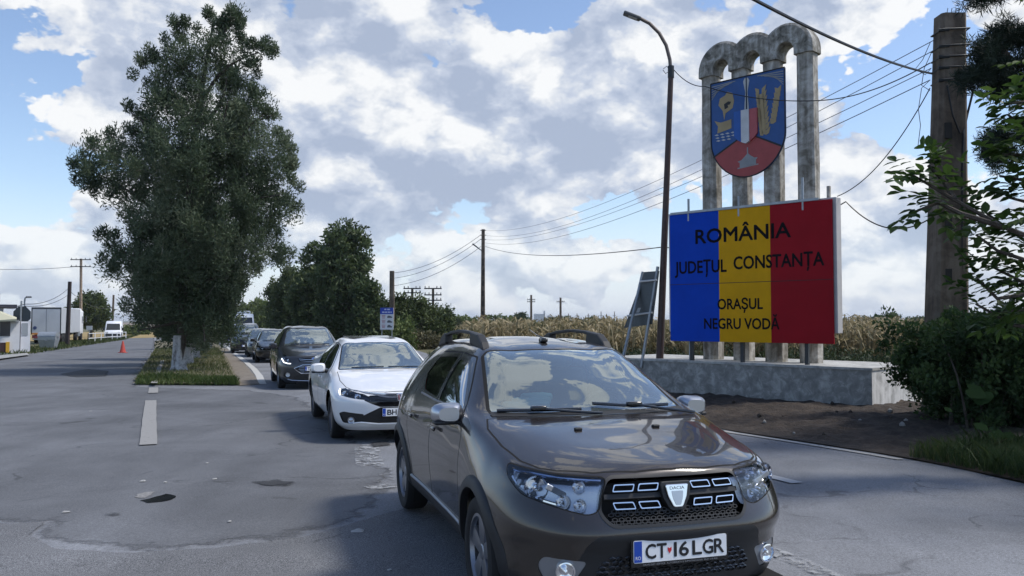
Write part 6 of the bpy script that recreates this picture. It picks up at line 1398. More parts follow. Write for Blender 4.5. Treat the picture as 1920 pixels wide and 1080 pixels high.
# ------------------------------------------------------------------ vegetation
def leafmat(name, c0, c1, c2=None, transl=.25, rough=.6):
    m = bpy.data.materials.new(name); MATS[name] = m; m.use_nodes = True; nt = m.node_tree; N = nt.nodes; L = nt.links; b = N['Principled BSDF']
    at = N.new('ShaderNodeAttribute'); at.attribute_name = 'tone'; r = N.new('ShaderNodeValToRGB'); L.new(at.outputs['Fac'], r.inputs[0]); cr = r.color_ramp
    cr.elements[0].color = (*c0, 1); cr.elements[1].color = (*(c2 or c1), 1)
    if c2: e = cr.elements.new(.55); e.color = (*c1, 1)
    L.new(r.outputs[0], b.inputs['Base Color']); b.inputs['Roughness'].default_value = rough; b.inputs['Specular IOR Level'].default_value = .3
    t = N.new('ShaderNodeBsdfTranslucent'); L.new(r.outputs[0], t.inputs['Color']); mx = N.new('ShaderNodeMixShader'); mx.inputs[0].default_value = transl
    L.new(b.outputs[0], mx.inputs[1]); L.new(t.outputs[0], mx.inputs[2]); L.new(mx.outputs[0], N['Material Output'].inputs[0]); return m
def unit(a): return a / np.maximum(np.linalg.norm(a, axis=-1, keepdims=True), 1e-9)
def leaves(name, C, Rr, k, Ln, Wd, m, parent, up=.3, out=.7, flat=False, tonespread=.25, ctone=None, squash=(1, 1, 1)):
    C = np.asarray(C, float); n = len(C); Rr = np.broadcast_to(np.asarray(Rr, float), (n,))
    d = unit(rng.normal(size=(n, k, 3))); rad = rng.random((n, k, 1)) ** .45
    p = C[:, None] + d * rad * Rr[:, None, None] * np.array(squash)
    ax = unit(d * out + rng.normal(size=(n, k, 3)) * .6 + np.array([0, 0, up])); sd_ = unit(np.cross(ax, rng.normal(size=(n, k, 3))))
    l = Ln * rng.uniform(.6, 1.25, (n, k, 1)); w = Wd * rng.uniform(.7, 1.2, (n, k, 1))
    V = np.stack([p - ax * l * .5, p + sd_ * w * .5 + ax * l * .05, p + ax * l * .5, p - sd_ * w * .5 + ax * l * .05], 2).reshape(-1, 3)
    F_ = np.arange(len(V)).reshape(-1, 4); o = mesh_np(name, V, F_, m, parent)
    ct = rng.random(n) if ctone is None else ctone
    tone = np.clip(ct[:, None] * (1 - tonespread) + rng.random((n, k)) * tonespread, 0, 1)
    a = o.data.attributes.new('tone', 'FLOAT', 'POINT'); a.data.foreach_set('value', np.repeat(tone.reshape(-1), 4).astype(np.float32))
    return o
BARK = soil('bark', [(.035, .028, .022), (.075, .062, .05), (.12, .10, .085)], 9, .02)
LIME = concrete('limewashed_bark', (.16, .145, .13), (.42, .41, .40), (.56, .55, .54), 7)
JUN = leafmat('juniper_green', (.026, .044, .022), (.082, .115, .062), (.22, .25, .16), .34)
def limb(b, a, c, r0, r1, bend=.15, n=6):
    a = Vector(a); c = Vector(c); L_ = (c - a).length; off = Vector((random.uniform(-1, 1), random.uniform(-1, 1), random.uniform(0, 1))) * bend * L_
    b.tube([a.lerp(c, t) + off * math.sin(math.pi * t) for t in np.linspace(0, 1, n)], [r0 + (r1 - r0) * t for t in np.linspace(0, 1, n)], 7)
def sil_clusters(rows, n, depth=.85, seed=1, lump=.0, rmin=.35):
    """cluster centres filling a crown whose outline (height, left, right) was read off the tree"""
    r = np.random.default_rng(seed); z = np.array([q[0] for q in rows]); l = np.array([q[1] for q in rows]); h = np.array([q[2] for q in rows]); o = np.argsort(z); z, l, h = z[o], l[o], h[o]
    zz = np.linspace(z[0], z[-1], 200); area = np.interp(zz, z, h - l) ** 1.35; cdf = np.cumsum(area) / area.sum()
    Z = np.interp(r.random(n), cdf, zz); a = np.interp(Z, z, l); c = np.interp(Z, z, h); th = r.random(n) * 2 * np.pi; q = np.maximum(rmin, r.random(n) ** .5)
    wob_ = 1 + lump * np.sin(Z * 3.1 + 3 * np.cos(th * 2)) ; q = q * wob_
    return np.stack([(a + c) / 2 + (c - a) / 2 * q * np.cos(th), (c - a) / 2 * depth * q * np.sin(th), Z], 1)
# -- the big juniper on the island
JB = G(335, 697); js = JB.y / F_PX
BIG = [(8, 425, 441), (25, 415, 442), (45, 365, 440), (75, 330, 450), (105, 300, 458), (140, 270, 470), (170, 258, 492), (205, 250, 505), (235, 240, 520), (262, 195, 532), (290, 150, 538), (310, 138, 546), (335, 150, 548), (360, 180, 550), (395, 215, 549), (430, 218, 545), (455, 198, 540), (485, 192, 530), (510, 205, 505), (540, 225, 470), (580, 232, 462), (610, 248, 452), (635, 275, 440), (650, 315, 405)]
BIG = [(zz_, l_ + min(9, (r_ - l_) * .3), r_ - min(9, (r_ - l_) * .3)) for zz_, l_, r_ in BIG]
def px_rows(rows, ox, oy, s): return [((oy - y) * s, (l - ox) * s, (r - ox) * s) for y, l, r in rows]
t = thing('juniper_tree', 'tallest dark juniper with whitewashed trunk at the tip of the grass island', 'tree', tuple(JB))
C = sil_clusters(px_rows(BIG, 335, 697, js), 1000, .80, 3, .07, .45)
extra = []
for (x, y, r_) in ((380, 18, 9), (430, 14, 7), (440, 35, 9), (437, 60, 9), (333, 48, 8), (345, 38, 10), (318, 55, 10), (305, 80, 12), (290, 105, 12), (280, 100, 8), (478, 86, 9), (495, 90, 7), (500, 78, 5), (465, 105, 12), (470, 130, 14), (480, 175, 8), (497, 205, 8), (247, 215, 9), (245, 202, 7), (240, 245, 10), (140, 312, 12), (150, 325, 16), (185, 275, 12), (215, 265, 14), (520, 245, 8), (538, 272, 7), (530, 305, 9), (543, 300, 6), (205, 440, 12), (210, 470, 14), (195, 492, 12), (540, 385, 14), (536, 470, 12), (525, 490, 12), (548, 340, 12), (420, 30, 12), (400, 25, 14), (425, 22, 10), (270, 120, 9), (262, 150, 9), (150, 340, 14), (170, 355, 14)):
    for k in range(3): extra.append(((x - 335 + random.uniform(-.5, .5) * r_) * js, random.uniform(-.9, .9), (697 - y + random.uniform(-.5, .5) * r_) * js))
C = C[~((C[:, 2] < (697 - 622) * js) & (C[:, 0] > (300 - 335) * js) & (C[:, 0] < (352 - 335) * js) & (C[:, 1] < .6))]; C = np.r_[C, np.array(extra)]
side = np.clip(.5 + .25 * np.sin(C[:, 2] * 1.3 + C[:, 0]) + .25 * np.sin(C[:, 0] * 1.9 + C[:, 1] * 2.3), 0, 1)
leaves('crown', C, np.r_[rng.uniform(.22, .55, len(C) - len(extra)), np.full(len(extra), .22)], 150, .165, .040, JUN, t, up=.55, out=.75, ctone=np.clip(side * .7 + rng.random(len(C)) * .3, 0, 1), squash=(1, 1, 1.25))
b = MB(); 
def J(px, py, y=0): return Vector(((px - 335) * js, y, (697 - py) * js))
b.tube([J(334, 705), J(333, 690), J(336, 665), J(339, 640), J(342, 560), J(345, 480), J(352, 330), J(368, 180), J(385, 70), J(392, 30)], [.26, .20, .185, .18, .17, .155, .12, .09, .05, .02], 10)
for a, c in (((342, 560), (470, 500)), ((344, 520), (230, 470)), ((346, 450), (170, 320)), ((350, 360), (500, 260)), ((352, 330), (250, 215)), ((358, 280), (505, 215)), ((365, 200), (480, 95)), ((372, 150), (300, 100)), ((385, 80), (432, 25)), ((343, 545), (400, 640)), ((341, 600), (280, 620)), ((347, 430), (530, 370)), ((352, 320), (440, 200)), ((420, 290), (500, 225)), ((360, 250), (430, 150))): limb(b, J(*a, random.uniform(-.1, .1)), J(*c, random.uniform(-1.2, .6)), .085, .018, .12)
b.build('trunk', BARK, t, smooth=True)
b = MB()
for k in range(130):
    a = Vector(C[rng.integers(len(C) - len(extra))]); d_ = Vector((a.x * .6 + random.uniform(-.6, .6), -abs(random.gauss(0, .8)) + a.y * .4, random.uniform(-.5, .9))).normalized(); L_ = random.uniform(.5, 1.3); p = a * .86; p.z = a.z
    b.tube([p, p + d_ * L_ * .5 + Vector((0, 0, random.uniform(-.1, .1))), p + d_ * L_ + Vector((0, 0, random.uniform(-.25, .1)))], [.014, .009, .004], 4, False)
tag(b.build('dead_twigs', soil('grey_twig', [(.10, .09, .08), (.20, .185, .165)], 5, .01), t), kind='stuff')
b = MB()      # fluted, limewashed lower trunk
vs = []; n = 18
for z, r_ in ((-.15, .38), (0.02, .31), (.15, .245), (.5, .215), (.9, .20), (1.3, .195)):
    for k in range(n):
        a = 2 * math.pi * k / n; rr = r_ * (1 + .16 * math.sin(a * 5 + z) + .06 * math.sin(a * 9)); vs.append((rr * math.cos(a) - .02 + z * .03, rr * math.sin(a), z))
b.add(vs, [(i*n+k, i*n+(k+1) % n, (i+1)*n+(k+1) % n, (i+1)*n+k) for i in range(5) for k in range(n)]).build('limewash', LIME, t, smooth=True)
# junipers following along the island
def island_tree(px, py, lab, hgt, wid, seed, white=True, lean=0):
    p = G(px, py); t = thing('juniper_tree', lab, 'tree', tuple(p), 0, 'trees along the grass island')
    rows = [(hgt, -.15, .25), (hgt * .85, -wid * .35, wid * .4), (hgt * .6, -wid * .75, wid * .8), (hgt * .4, -wid, wid), (hgt * .25, -wid * .9, wid * .92), (hgt * .12, -wid * .55, wid * .6)]
    C = sil_clusters(rows, 420, .9, seed, .12, .4); leaves('crown', C, rng.uniform(.3, .6, len(C)), 60, .24, .07, JUN, t, up=.5, out=.75, squash=(1, 1, 1.2))
    b = MB(); b.tube([(0, 0, -.2), (.02, 0, .8), (.1 + lean, 0, hgt * .5), (.1 + lean, .1, hgt * .9)], [.24, .18, .11, .02], 9)
    for k in range(7): limb(b, (.05, 0, hgt * (.15 + .09 * k)), (random.uniform(-1, 1) * wid * .8, random.uniform(-1, 1) * wid * .8, hgt * (.25 + .09 * k)), .07, .02)
    b.build('trunk', BARK, t, smooth=True)
    if white: MB().lathe([(.30, -.1), (.25, .1), (.21, .5), (.19, 1.15)], 14, 'Z').build('limewash', LIME, t, smooth=True)
island_tree(352, 685, 'slim whitewashed trunk right behind the tallest juniper', 9.0, 2.1, 11)
island_tree(366, 674, 'second juniper trunk along the island, half hidden behind the tallest', 9.0, 1.9, 12)
island_tree(392, 655, 'third juniper along the island with low branches by the queue', 7.5, 1.5, 13)
island_tree(414, 638, 'farthest juniper of the island beside the waiting cars', 7.0, 1.3, 14)
# tall hedge-like trees on the right of the queue
DK = leafmat('dark_leaf', (.026, .046, .018), (.072, .106, .042), (.14, .175, .07), .34); MD = leafmat('mid_leaf', (.03, .048, .017), (.072, .10, .036), (.13, .16, .06), .3); LT = leafmat('light_leaf', (.06, .09, .025), (.12, .165, .05), (.20, .235, .085), .35)
def broad_tree(name, lab, cat, d, rows_px, m, n, k, ln, wd, seed, group=None, trunk=True, depth=.9, cr=(.45, .85), low=0):
    mid_ = sum((l + r) / 2 for y, l, r in rows_px) / len(rows_px); p = AT(mid_, 600, d); p.z = gz(d); s = d / F_PX; oy = 600.8 + (1.63 - p.z) / s
    t = thing(name, lab, cat, tuple(p), 0, group); C = sil_clusters([(max(.1, (oy - y) * s), (l - mid_) * s, (r - mid_) * s) for y, l, r in rows_px], n, depth, seed, .10, .45)
    leaves('crown' if trunk else 'foliage', C, rng.uniform(*cr, len(C)), k, ln, wd, m, t, up=.25, out=.6)
    h = (oy - rows_px[0][0]) * s; b = MB(); b.tube([(0, 0, -.2), (.03, 0, h * .4), (.06, .05, h * .85)], [.09 * h ** .5, .06 * h ** .5, .02], 8)
    for q in range(8): limb(b, (.03, 0, h * (.18 + .07 * q)), tuple(C[rng.integers(len(C))]), .04 * h ** .5, .012)
    b.build('trunk' if trunk else 'stem', BARK, t, smooth=True); return t
GR = 'trees on the right of the queue'
broad_tree('roadside_tree', 'tallest tree of the dark row right of the queue', 'tree', 66, [(424, 640, 668), (440, 610, 685), (465, 600, 692), (495, 592, 697), (530, 590, 700), (570, 592, 705), (610, 598, 705), (645, 605, 700)], DK, 330, 62, .42, .17, 21, GR)
broad_tree('roadside_tree', 'tree with a narrow spire left of the tallest one in the dark row', 'tree', 74, [(457, 585, 596), (480, 566, 605), (510, 555, 625), (545, 548, 632), (590, 548, 630), (635, 555, 625)], DK, 230, 60, .42, .17, 22, GR)
broad_tree('roadside_tree', 'rounded tree in the middle of the dark row by the queue', 'tree', 86, [(505, 535, 560), (525, 520, 580), (555, 512, 590), (590, 510, 590), (630, 515, 585)], MD, 200, 60, .45, .18, 23, GR)
broad_tree('roadside_tree', 'left end tree of the dark row above the minibus', 'tree', 102, [(522, 508, 530), (540, 502, 548), (570, 500, 552), (605, 502, 550), (625, 505, 548)], MD, 160, 60, .5, .2, 24, GR)
broad_tree('roadside_tree', 'lower right shoulder tree of the dark row', 'tree', 63, [(520, 682, 695), (545, 668, 708), (580, 662, 714), (620, 660, 716), (655, 665, 712)], DK, 170, 60, .40, .16, 25, GR)
for i, (c_, w, top, m) in enumerate(((718, 26, 568, MD), (748, 24, 556, MD), (778, 24, 560, MD), (806, 22, 571, MD), (832, 18, 584, MD))):
    broad_tree('shrub', ['bushy shrub behind the tariff sign', 'tallest shrub with upright shoots, right of the tariff sign', 'shrub in the middle of the row below the crossarm poles', 'shrub near the right end of the row below the crossarm poles', 'last low shrub at the right end of the row'][i], 'shrub', 66 + i, [(top, c_ - 5, c_ + 6), (top + 14, c_ - w * .7, c_ + w * .7), (top + 35, c_ - w, c_ + w), (top + 65, c_ - w * 1.1, c_ + w * 1.1), (660, c_ - w, c_ + w)], m, 120, 56, .34, .15, 30 + i, 'shrubs along the field edge', False)
broad_tree('shrub', 'yellowish low shrub between the shrub row and the maize', 'shrub', 62, [(628, 770, 800), (640, 755, 830), (662, 752, 836)], leafmat('dry_leaf', (.06, .06, .025), (.13, .12, .06), (.20, .17, .09), .2), 70, 50, .3, .12, 39, None, False)
broad_tree('shrub', 'fresh green shrub at the foot of the row beside the tariff sign', 'shrub', 60, [(600, 742, 760), (620, 735, 770), (655, 735, 775)], LT, 60, 44, .28, .12, 38, None, False)
for i, (px, w, top, d, m) in enumerate(((478, 26, 563, 190, LT), (498, 20, 568, 175, LT), (455, 22, 575, 210, LT))):
    broad_tree('tree', ['pale green tree far behind the minibus', 'pale green tree at the far end of the dark row', 'pale green tree farthest along the road on the left'][i], 'tree', d, [(top, px - 8, px + 8), (top + 12, px - w * .8, px + w * .8), (top + 30, px - w, px + w), (top + 50, px - w, px + w)], m, 110, 50, .8, .35, 45 + i, None, True, .9, (.8, 1.4))
broad_tree('tree', 'round green tree behind the lorry on the left', 'tree', 130, [(553, 160, 182), (562, 145, 196), (580, 136, 204), (597, 142, 202), (612, 158, 190)], MD, 170, 56, .6, .24, 50, None, True, .9, (.6, 1.1))
for i, (px, w, top, d, m) in enumerate(((925, 30, 594, 230, LT), (868, 30, 595, 180, LT), (958, 20, 594, 230, LT), (978, 14, 590, 230, DK), (1049, 26, 596, 240, DK), (1112, 10, 598, 330, DK), (1138, 22, 599, 330, DK), (1625, 9, 596, 200, DK), (1645, 9, 594, 200, DK), (1672, 17, 589, 200, DK), (1705, 16, 598, 220, DK), (1722, 14, 596, 220, DK), (250, 30, 612, 180, LT))):
    broad_tree('bush', ['pale green bush right of the slim pole beyond the maize', 'pale green bush left of the slim pole', 'low pale bush before the grain silo', 'dark bush left of the first field pole', 'dark low bush at the foot of the right field pole', 'small lone dark bush left of the leaning sign', 'long low dark bush beside the leaning sign', 'small dark bush on the horizon right of the board, leftmost', 'middle dark bush on the horizon right of the board', 'largest round dark bush on the horizon right of the board', 'low bush on the horizon left of the big pole', 'low bush hidden partly by the big pole', 'dry bush at the end of the left road'][i], 'bush', d, [(top, px - w * .5, px + w * .5), (top + 5, px - w * .9, px + w * .9), (top + 14, px - w, px + w), (top + 18, px - w, px + w)], m, 46, 40, d * .0035, d * .0016, 60 + i, 'bushes on the horizon', False, .8, (d * .0025, d * .005))
# far strips of land beyond the maize
sheet('far_field', [(-900, 640), (-60, 640), (60, 420), (4000, 420), (4000, 2500), (-900, 2500)], .05, soil('far_stubble', [(.17, .125, .085), (.23, .175, .12)], .01))
sheet('stubble', [(-150, 90), (-55, 95), (-58, 250), (-300, 330), (-300, 110)], .02, soil('golden_stubble', [(.24, .17, .06), (.34, .25, .10)], .2))
# maize standing dry in the field
def maize():
    V, Fq, T = [], [], []
    def stalks(n, x0f, x1f, y0, y1, pw):
        y = y0 + (y1 - y0) * rng.random(n) ** pw; x = np.array([rng.uniform(x0f(a), x1f(a)) for a in y]); return x, y
    left = lambda y: -3.6 + (y - 30) * -.045 if y < 120 else -9.0
    left = lambda y: (845 - 960) / F_PX * y + 1.0
    X, Y = [], []
    for n, y0, y1, pw in ((5200, 31, 62, 1.1), (4300, 62, 130, 1.2), (3200, 130, 300, 1.2)):
        x, y = stalks(n, left, lambda a: .56 * a + 1, y0, y1, pw); X.append(x); Y.append(y)
    X = np.concatenate(X); Y = np.concatenate(Y); n = len(X); Z = np.array([gz(a) for a in Y]) - .05
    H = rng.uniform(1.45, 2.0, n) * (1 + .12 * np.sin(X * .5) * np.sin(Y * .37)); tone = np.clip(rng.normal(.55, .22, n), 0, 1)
    az_ = rng.random(n) * np.pi; w = .035 + Y * .00035
    s_ = np.stack([np.cos(az_), np.sin(az_), 0 * az_], 1); base = np.stack([X, Y, Z], 1); lean_ = rng.normal(0, .10, (n, 3)) * [1, 1, 0]
    top = base + lean_ + np.stack([0 * X, 0 * X, H], 1)
    quads = [np.stack([base - s_ * w[:, None], base + s_ * w[:, None], top + s_ * w[:, None] * .4, top - s_ * w[:, None] * .4], 1)]; tones = [tone]
    for k in range(9):
        f = rng.uniform(.22, .97, n); a = rng.random(n) * 2 * np.pi; l = rng.uniform(.28, .62, n); dr = rng.uniform(-.35, .28, n)
        r0 = base + (top - base) * f[:, None]; dv = np.stack([np.cos(a) * l, np.sin(a) * l, dr * 0 + .10], 1); mid_ = r0 + dv * .55 + np.stack([0 * X, 0 * X, .10 + 0 * X], 1); tip = r0 + dv + np.stack([0 * X, 0 * X, dr - .12], 1)
        ww = (.022 + Y * .0003)[:, None] * np.stack([-np.sin(a), np.cos(a), rng.normal(0, .6, n)], 1)
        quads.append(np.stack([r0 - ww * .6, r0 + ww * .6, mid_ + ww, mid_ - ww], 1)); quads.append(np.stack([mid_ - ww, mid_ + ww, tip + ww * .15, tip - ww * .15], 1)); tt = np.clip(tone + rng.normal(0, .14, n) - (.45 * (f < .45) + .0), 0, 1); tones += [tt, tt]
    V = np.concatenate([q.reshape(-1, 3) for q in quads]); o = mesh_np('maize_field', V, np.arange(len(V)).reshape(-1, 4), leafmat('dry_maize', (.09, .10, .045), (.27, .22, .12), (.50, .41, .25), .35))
    a = o.data.attributes.new('tone', 'FLOAT', 'POINT'); a.data.foreach_set('value', np.repeat(np.concatenate(tones), 4).astype(np.float32))
    return tag(o, 'dry brown maize standing in the field beyond the monument', 'maize', kind='stuff')
maize()
def canopy():        # the closed top of the maize farther out
    xs = np.linspace(-.10, .60, 240); ys = np.geomspace(70, 430, 90); V = []
    for y in ys:
        for x in xs: V.append((x * y + 1, y, gz(y) + 1.32 + random.uniform(-.16, .16)))
    n = len(xs); Fq = [(j*n+i, j*n+i+1, (j+1)*n+i+1, (j+1)*n+i) for j in range(len(ys) - 1) for i in range(n - 1)]
    tag(mesh_np('maize_canopy', V, Fq, soil('maize_top', [(.14, .10, .05), (.24, .175, .09), (.33, .25, .14)], .8, .1)), 'closed tops of the far maize rows', 'maize', kind='stuff')
canopy()
# weeds along the near edge of the field
def weeds():
    C, Rr, tone = [], [], []
    for i in range(620):
        y = random.uniform(22.5, 31); x = random.uniform(-.075 * y, .56 * y); h = random.uniform(.12, 1.0) * (1.0 if random.random() < .5 else .5)
        for k in range(2): C.append((x + random.uniform(-.25, .25), y + random.uniform(-.2, .2), gz(y) + h * random.uniform(.25, .85))); Rr.append(.16 + h * .24); tone.append(min(1, max(0, .35 + .35 * math.sin(x * 1.1) + random.uniform(-.25, .25))))
    o = leaves('weeds', C, Rr, 34, .17, .055, leafmat('weed_leaf', (.022, .036, .014), (.055, .075, .03), (.13, .13, .07), .25), None, up=.6, out=.4, ctone=np.array(tone)); tag(o, 'tall weeds growing along the near edge of the maize field', 'weeds', kind='stuff')
weeds()
def grass(name, lab, regions, n, h0, h1, wd, m, zfun=None):
    """blades scattered over outlines given as ground points"""
    P = []
    for poly in regions:
        xs = [p[0] for p in poly]; ys = [p[1] for p in poly]; want = n; got = []
        while sum(len(g) for g in got) < want:
            q = np.stack([rng.uniform(min(xs), max(xs), 6000), rng.uniform(min(ys), max(ys), 6000)], 1); got.append(q[sdpoly(q, poly) < 0])
        P.append(np.concatenate(got)[:want])
    P = np.concatenate(P); k = len(P); a = rng.random(k) * 2 * np.pi; patch = .5 + .5 * np.sin(P[:, 0] * 1.7 + np.sin(P[:, 1] * 1.3)) * np.sin(P[:, 1] * 1.1 + 1.3 * np.sin(P[:, 0] * .9))
    h = rng.uniform(h0, h1, k) * (.55 + .65 * patch); z = np.array([gz(y) for y in P[:, 1]]) + (0 if zfun is None else zfun(P)); b_ = np.stack([P[:, 0], P[:, 1], z], 1)
    s_ = np.stack([np.cos(a), np.sin(a), 0 * a], 1) * wd; ln_ = rng.normal(0, .45, (k, 3)) * h[:, None] * [1, 1, 0]
    m1 = b_ + ln_ * .4 + np.stack([0 * a, 0 * a, h * .62], 1); t1 = b_ + ln_ + np.stack([0 * a, 0 * a, h], 1)
    V = np.stack([b_ - s_, b_ + s_, m1 + s_ * .7, t1, m1 - s_ * .7], 1).reshape(-1, 3); o = mesh_np(name, V, np.arange(len(V)).reshape(-1, 5), m)
    at = o.data.attributes.new('tone', 'FLOAT', 'POINT'); at.data.foreach_set('value', np.repeat(np.clip(.65 - .45 * patch + rng.normal(0, .18, k), 0, 1), 5).astype(np.float32))
    return tag(o, lab, 'grass', kind='stuff')
GRS = leafmat('grass_blade', (.030, .052, .014), (.075, .10, .03), (.20, .17, .085), .3)
isl_g = [g2(252, 721), g2(445, 722), g2(436, 706), g2(428, 690), g2(420, 672), g2(410, 655), g2(292, 655), g2(282, 672), g2(266, 697)]
grass('island_grass', 'rough green and dry grass covering the tip of the island', [isl_g], 13000, .05, .20, .009, leafmat('island_blade', (.045, .07, .02), (.12, .135, .05), (.28, .235, .13), .3), lambda P: .05)
grass('island_fringe', 'denser green grass along the front rim of the island', [[g2(252, 723), g2(448, 724), g2(440, 713), g2(262, 712)]], 4200, .08, .24, .009, leafmat('green_blade', (.04, .075, .018), (.075, .115, .03), (.14, .16, .055), .3), lambda P: .03)
grass('verge_grass', 'short grass on the left verge by the booth and lorry', [[g2(20, 668), g2(60, 664), g2(150, 650), g2(235, 637), g2(262, 628), g2(230, 632), g2(140, 640), g2(60, 652), g2(-40, 664)]], 6000, .12, .35, .03, GRS)
grass('roadside_grass', 'grass in the shade along the road below the hedge', [[R_EDGE[3], R_EDGE[4], R_EDGE[5], (5.7, 6.4), (7.6, 8.0), (8.2, 10.2), (5.9, 10.6)]], 13000, .06, .30, .006, leafmat('shade_grass', (.03, .06, .018), (.075, .11, .035), (.20, .18, .09), .35), lambda P: .03)
grass('field_grass', 'green grass strip behind the platform before the maize', [[(-4.5, 44), (-1.5, 24), (2, 21.5), (13, 21.5), (18, 28), (6, 31), (0, 40)]], 9000, .12, .40, .018, leafmat('field_blade', (.035, .06, .018), (.07, .10, .03), (.14, .14, .06), .3))
# dark hedge under the big pole
HG = leafmat('hedge_leaf', (.016, .036, .012), (.046, .086, .028), (.095, .155, .05), .4)
hp_ = G(1872, 826); t = thing('hedge', 'dense dark hedge at the foot of the big concrete pole', 'hedge', (hp_.x, hp_.y, gz(hp_.y)))
C = []; 
while len(C) < 900:
    x = random.uniform(-.75, 3.2); y = random.uniform(-.3, 1.6) - .18 * x; z = random.uniform(.05, 1) ** .8; top = 1.72 + .10 * math.sin(x * 3.1) + .06 * math.sin(x * 7.3)
    zz = z * top; 
    if x < -.75 + .35 * (zz < .6): continue
    C.append((x - .05 * zz, y + .15 * (zz - .6), zz))
C = np.array(C); leaves('foliage', C, rng.uniform(.12, .26, len(C)), 95, .085, .042, HG, t, up=.35, out=.7)
b = MB()
for k in range(26):
    x = random.uniform(-.5, 3.0); y = random.uniform(-.2, .6) - .18 * x; limb(b, (x, y, -.05), (x + random.uniform(-.3, .3), y + random.uniform(-.2, .4), random.uniform(.9, 1.6)), .022, .006)
b.build('stem', BARK, t, smooth=True)
b = MB(); LV = []
for (px, py, d, s_) in ((1830, 738, 10.6, .14), (1842, 748, 10.6, .13), (1828, 728, 10.7, .11), (1778, 768, 10.5, .06), (1840, 800, 10.3, .10), (1868, 815, 10.2, .10), (1888, 818, 10.2, .09), (1850, 742, 10.6, .10)):
    p = AT(px, py, d) - Vector(t.location); a = random.random() * 6; q = [(math.cos(k * .785) * s_ * (1.15 if k % 2 else .85), math.sin(k * .785) * s_ * .62) for k in range(8)]; M = Matrix.Translation(p) @ Matrix.Rotation(.35 * math.sin(a), 4, 'Y') @ Matrix.Rotation(.8, 4, 'X')
    b.add([M @ Vector((x, y, 0)) for x, y in q], [tuple(range(8))])
b.apart('broad_leaf', mat('burdock_leaf', (.022, .044, .014), .95, spec=.1), t)
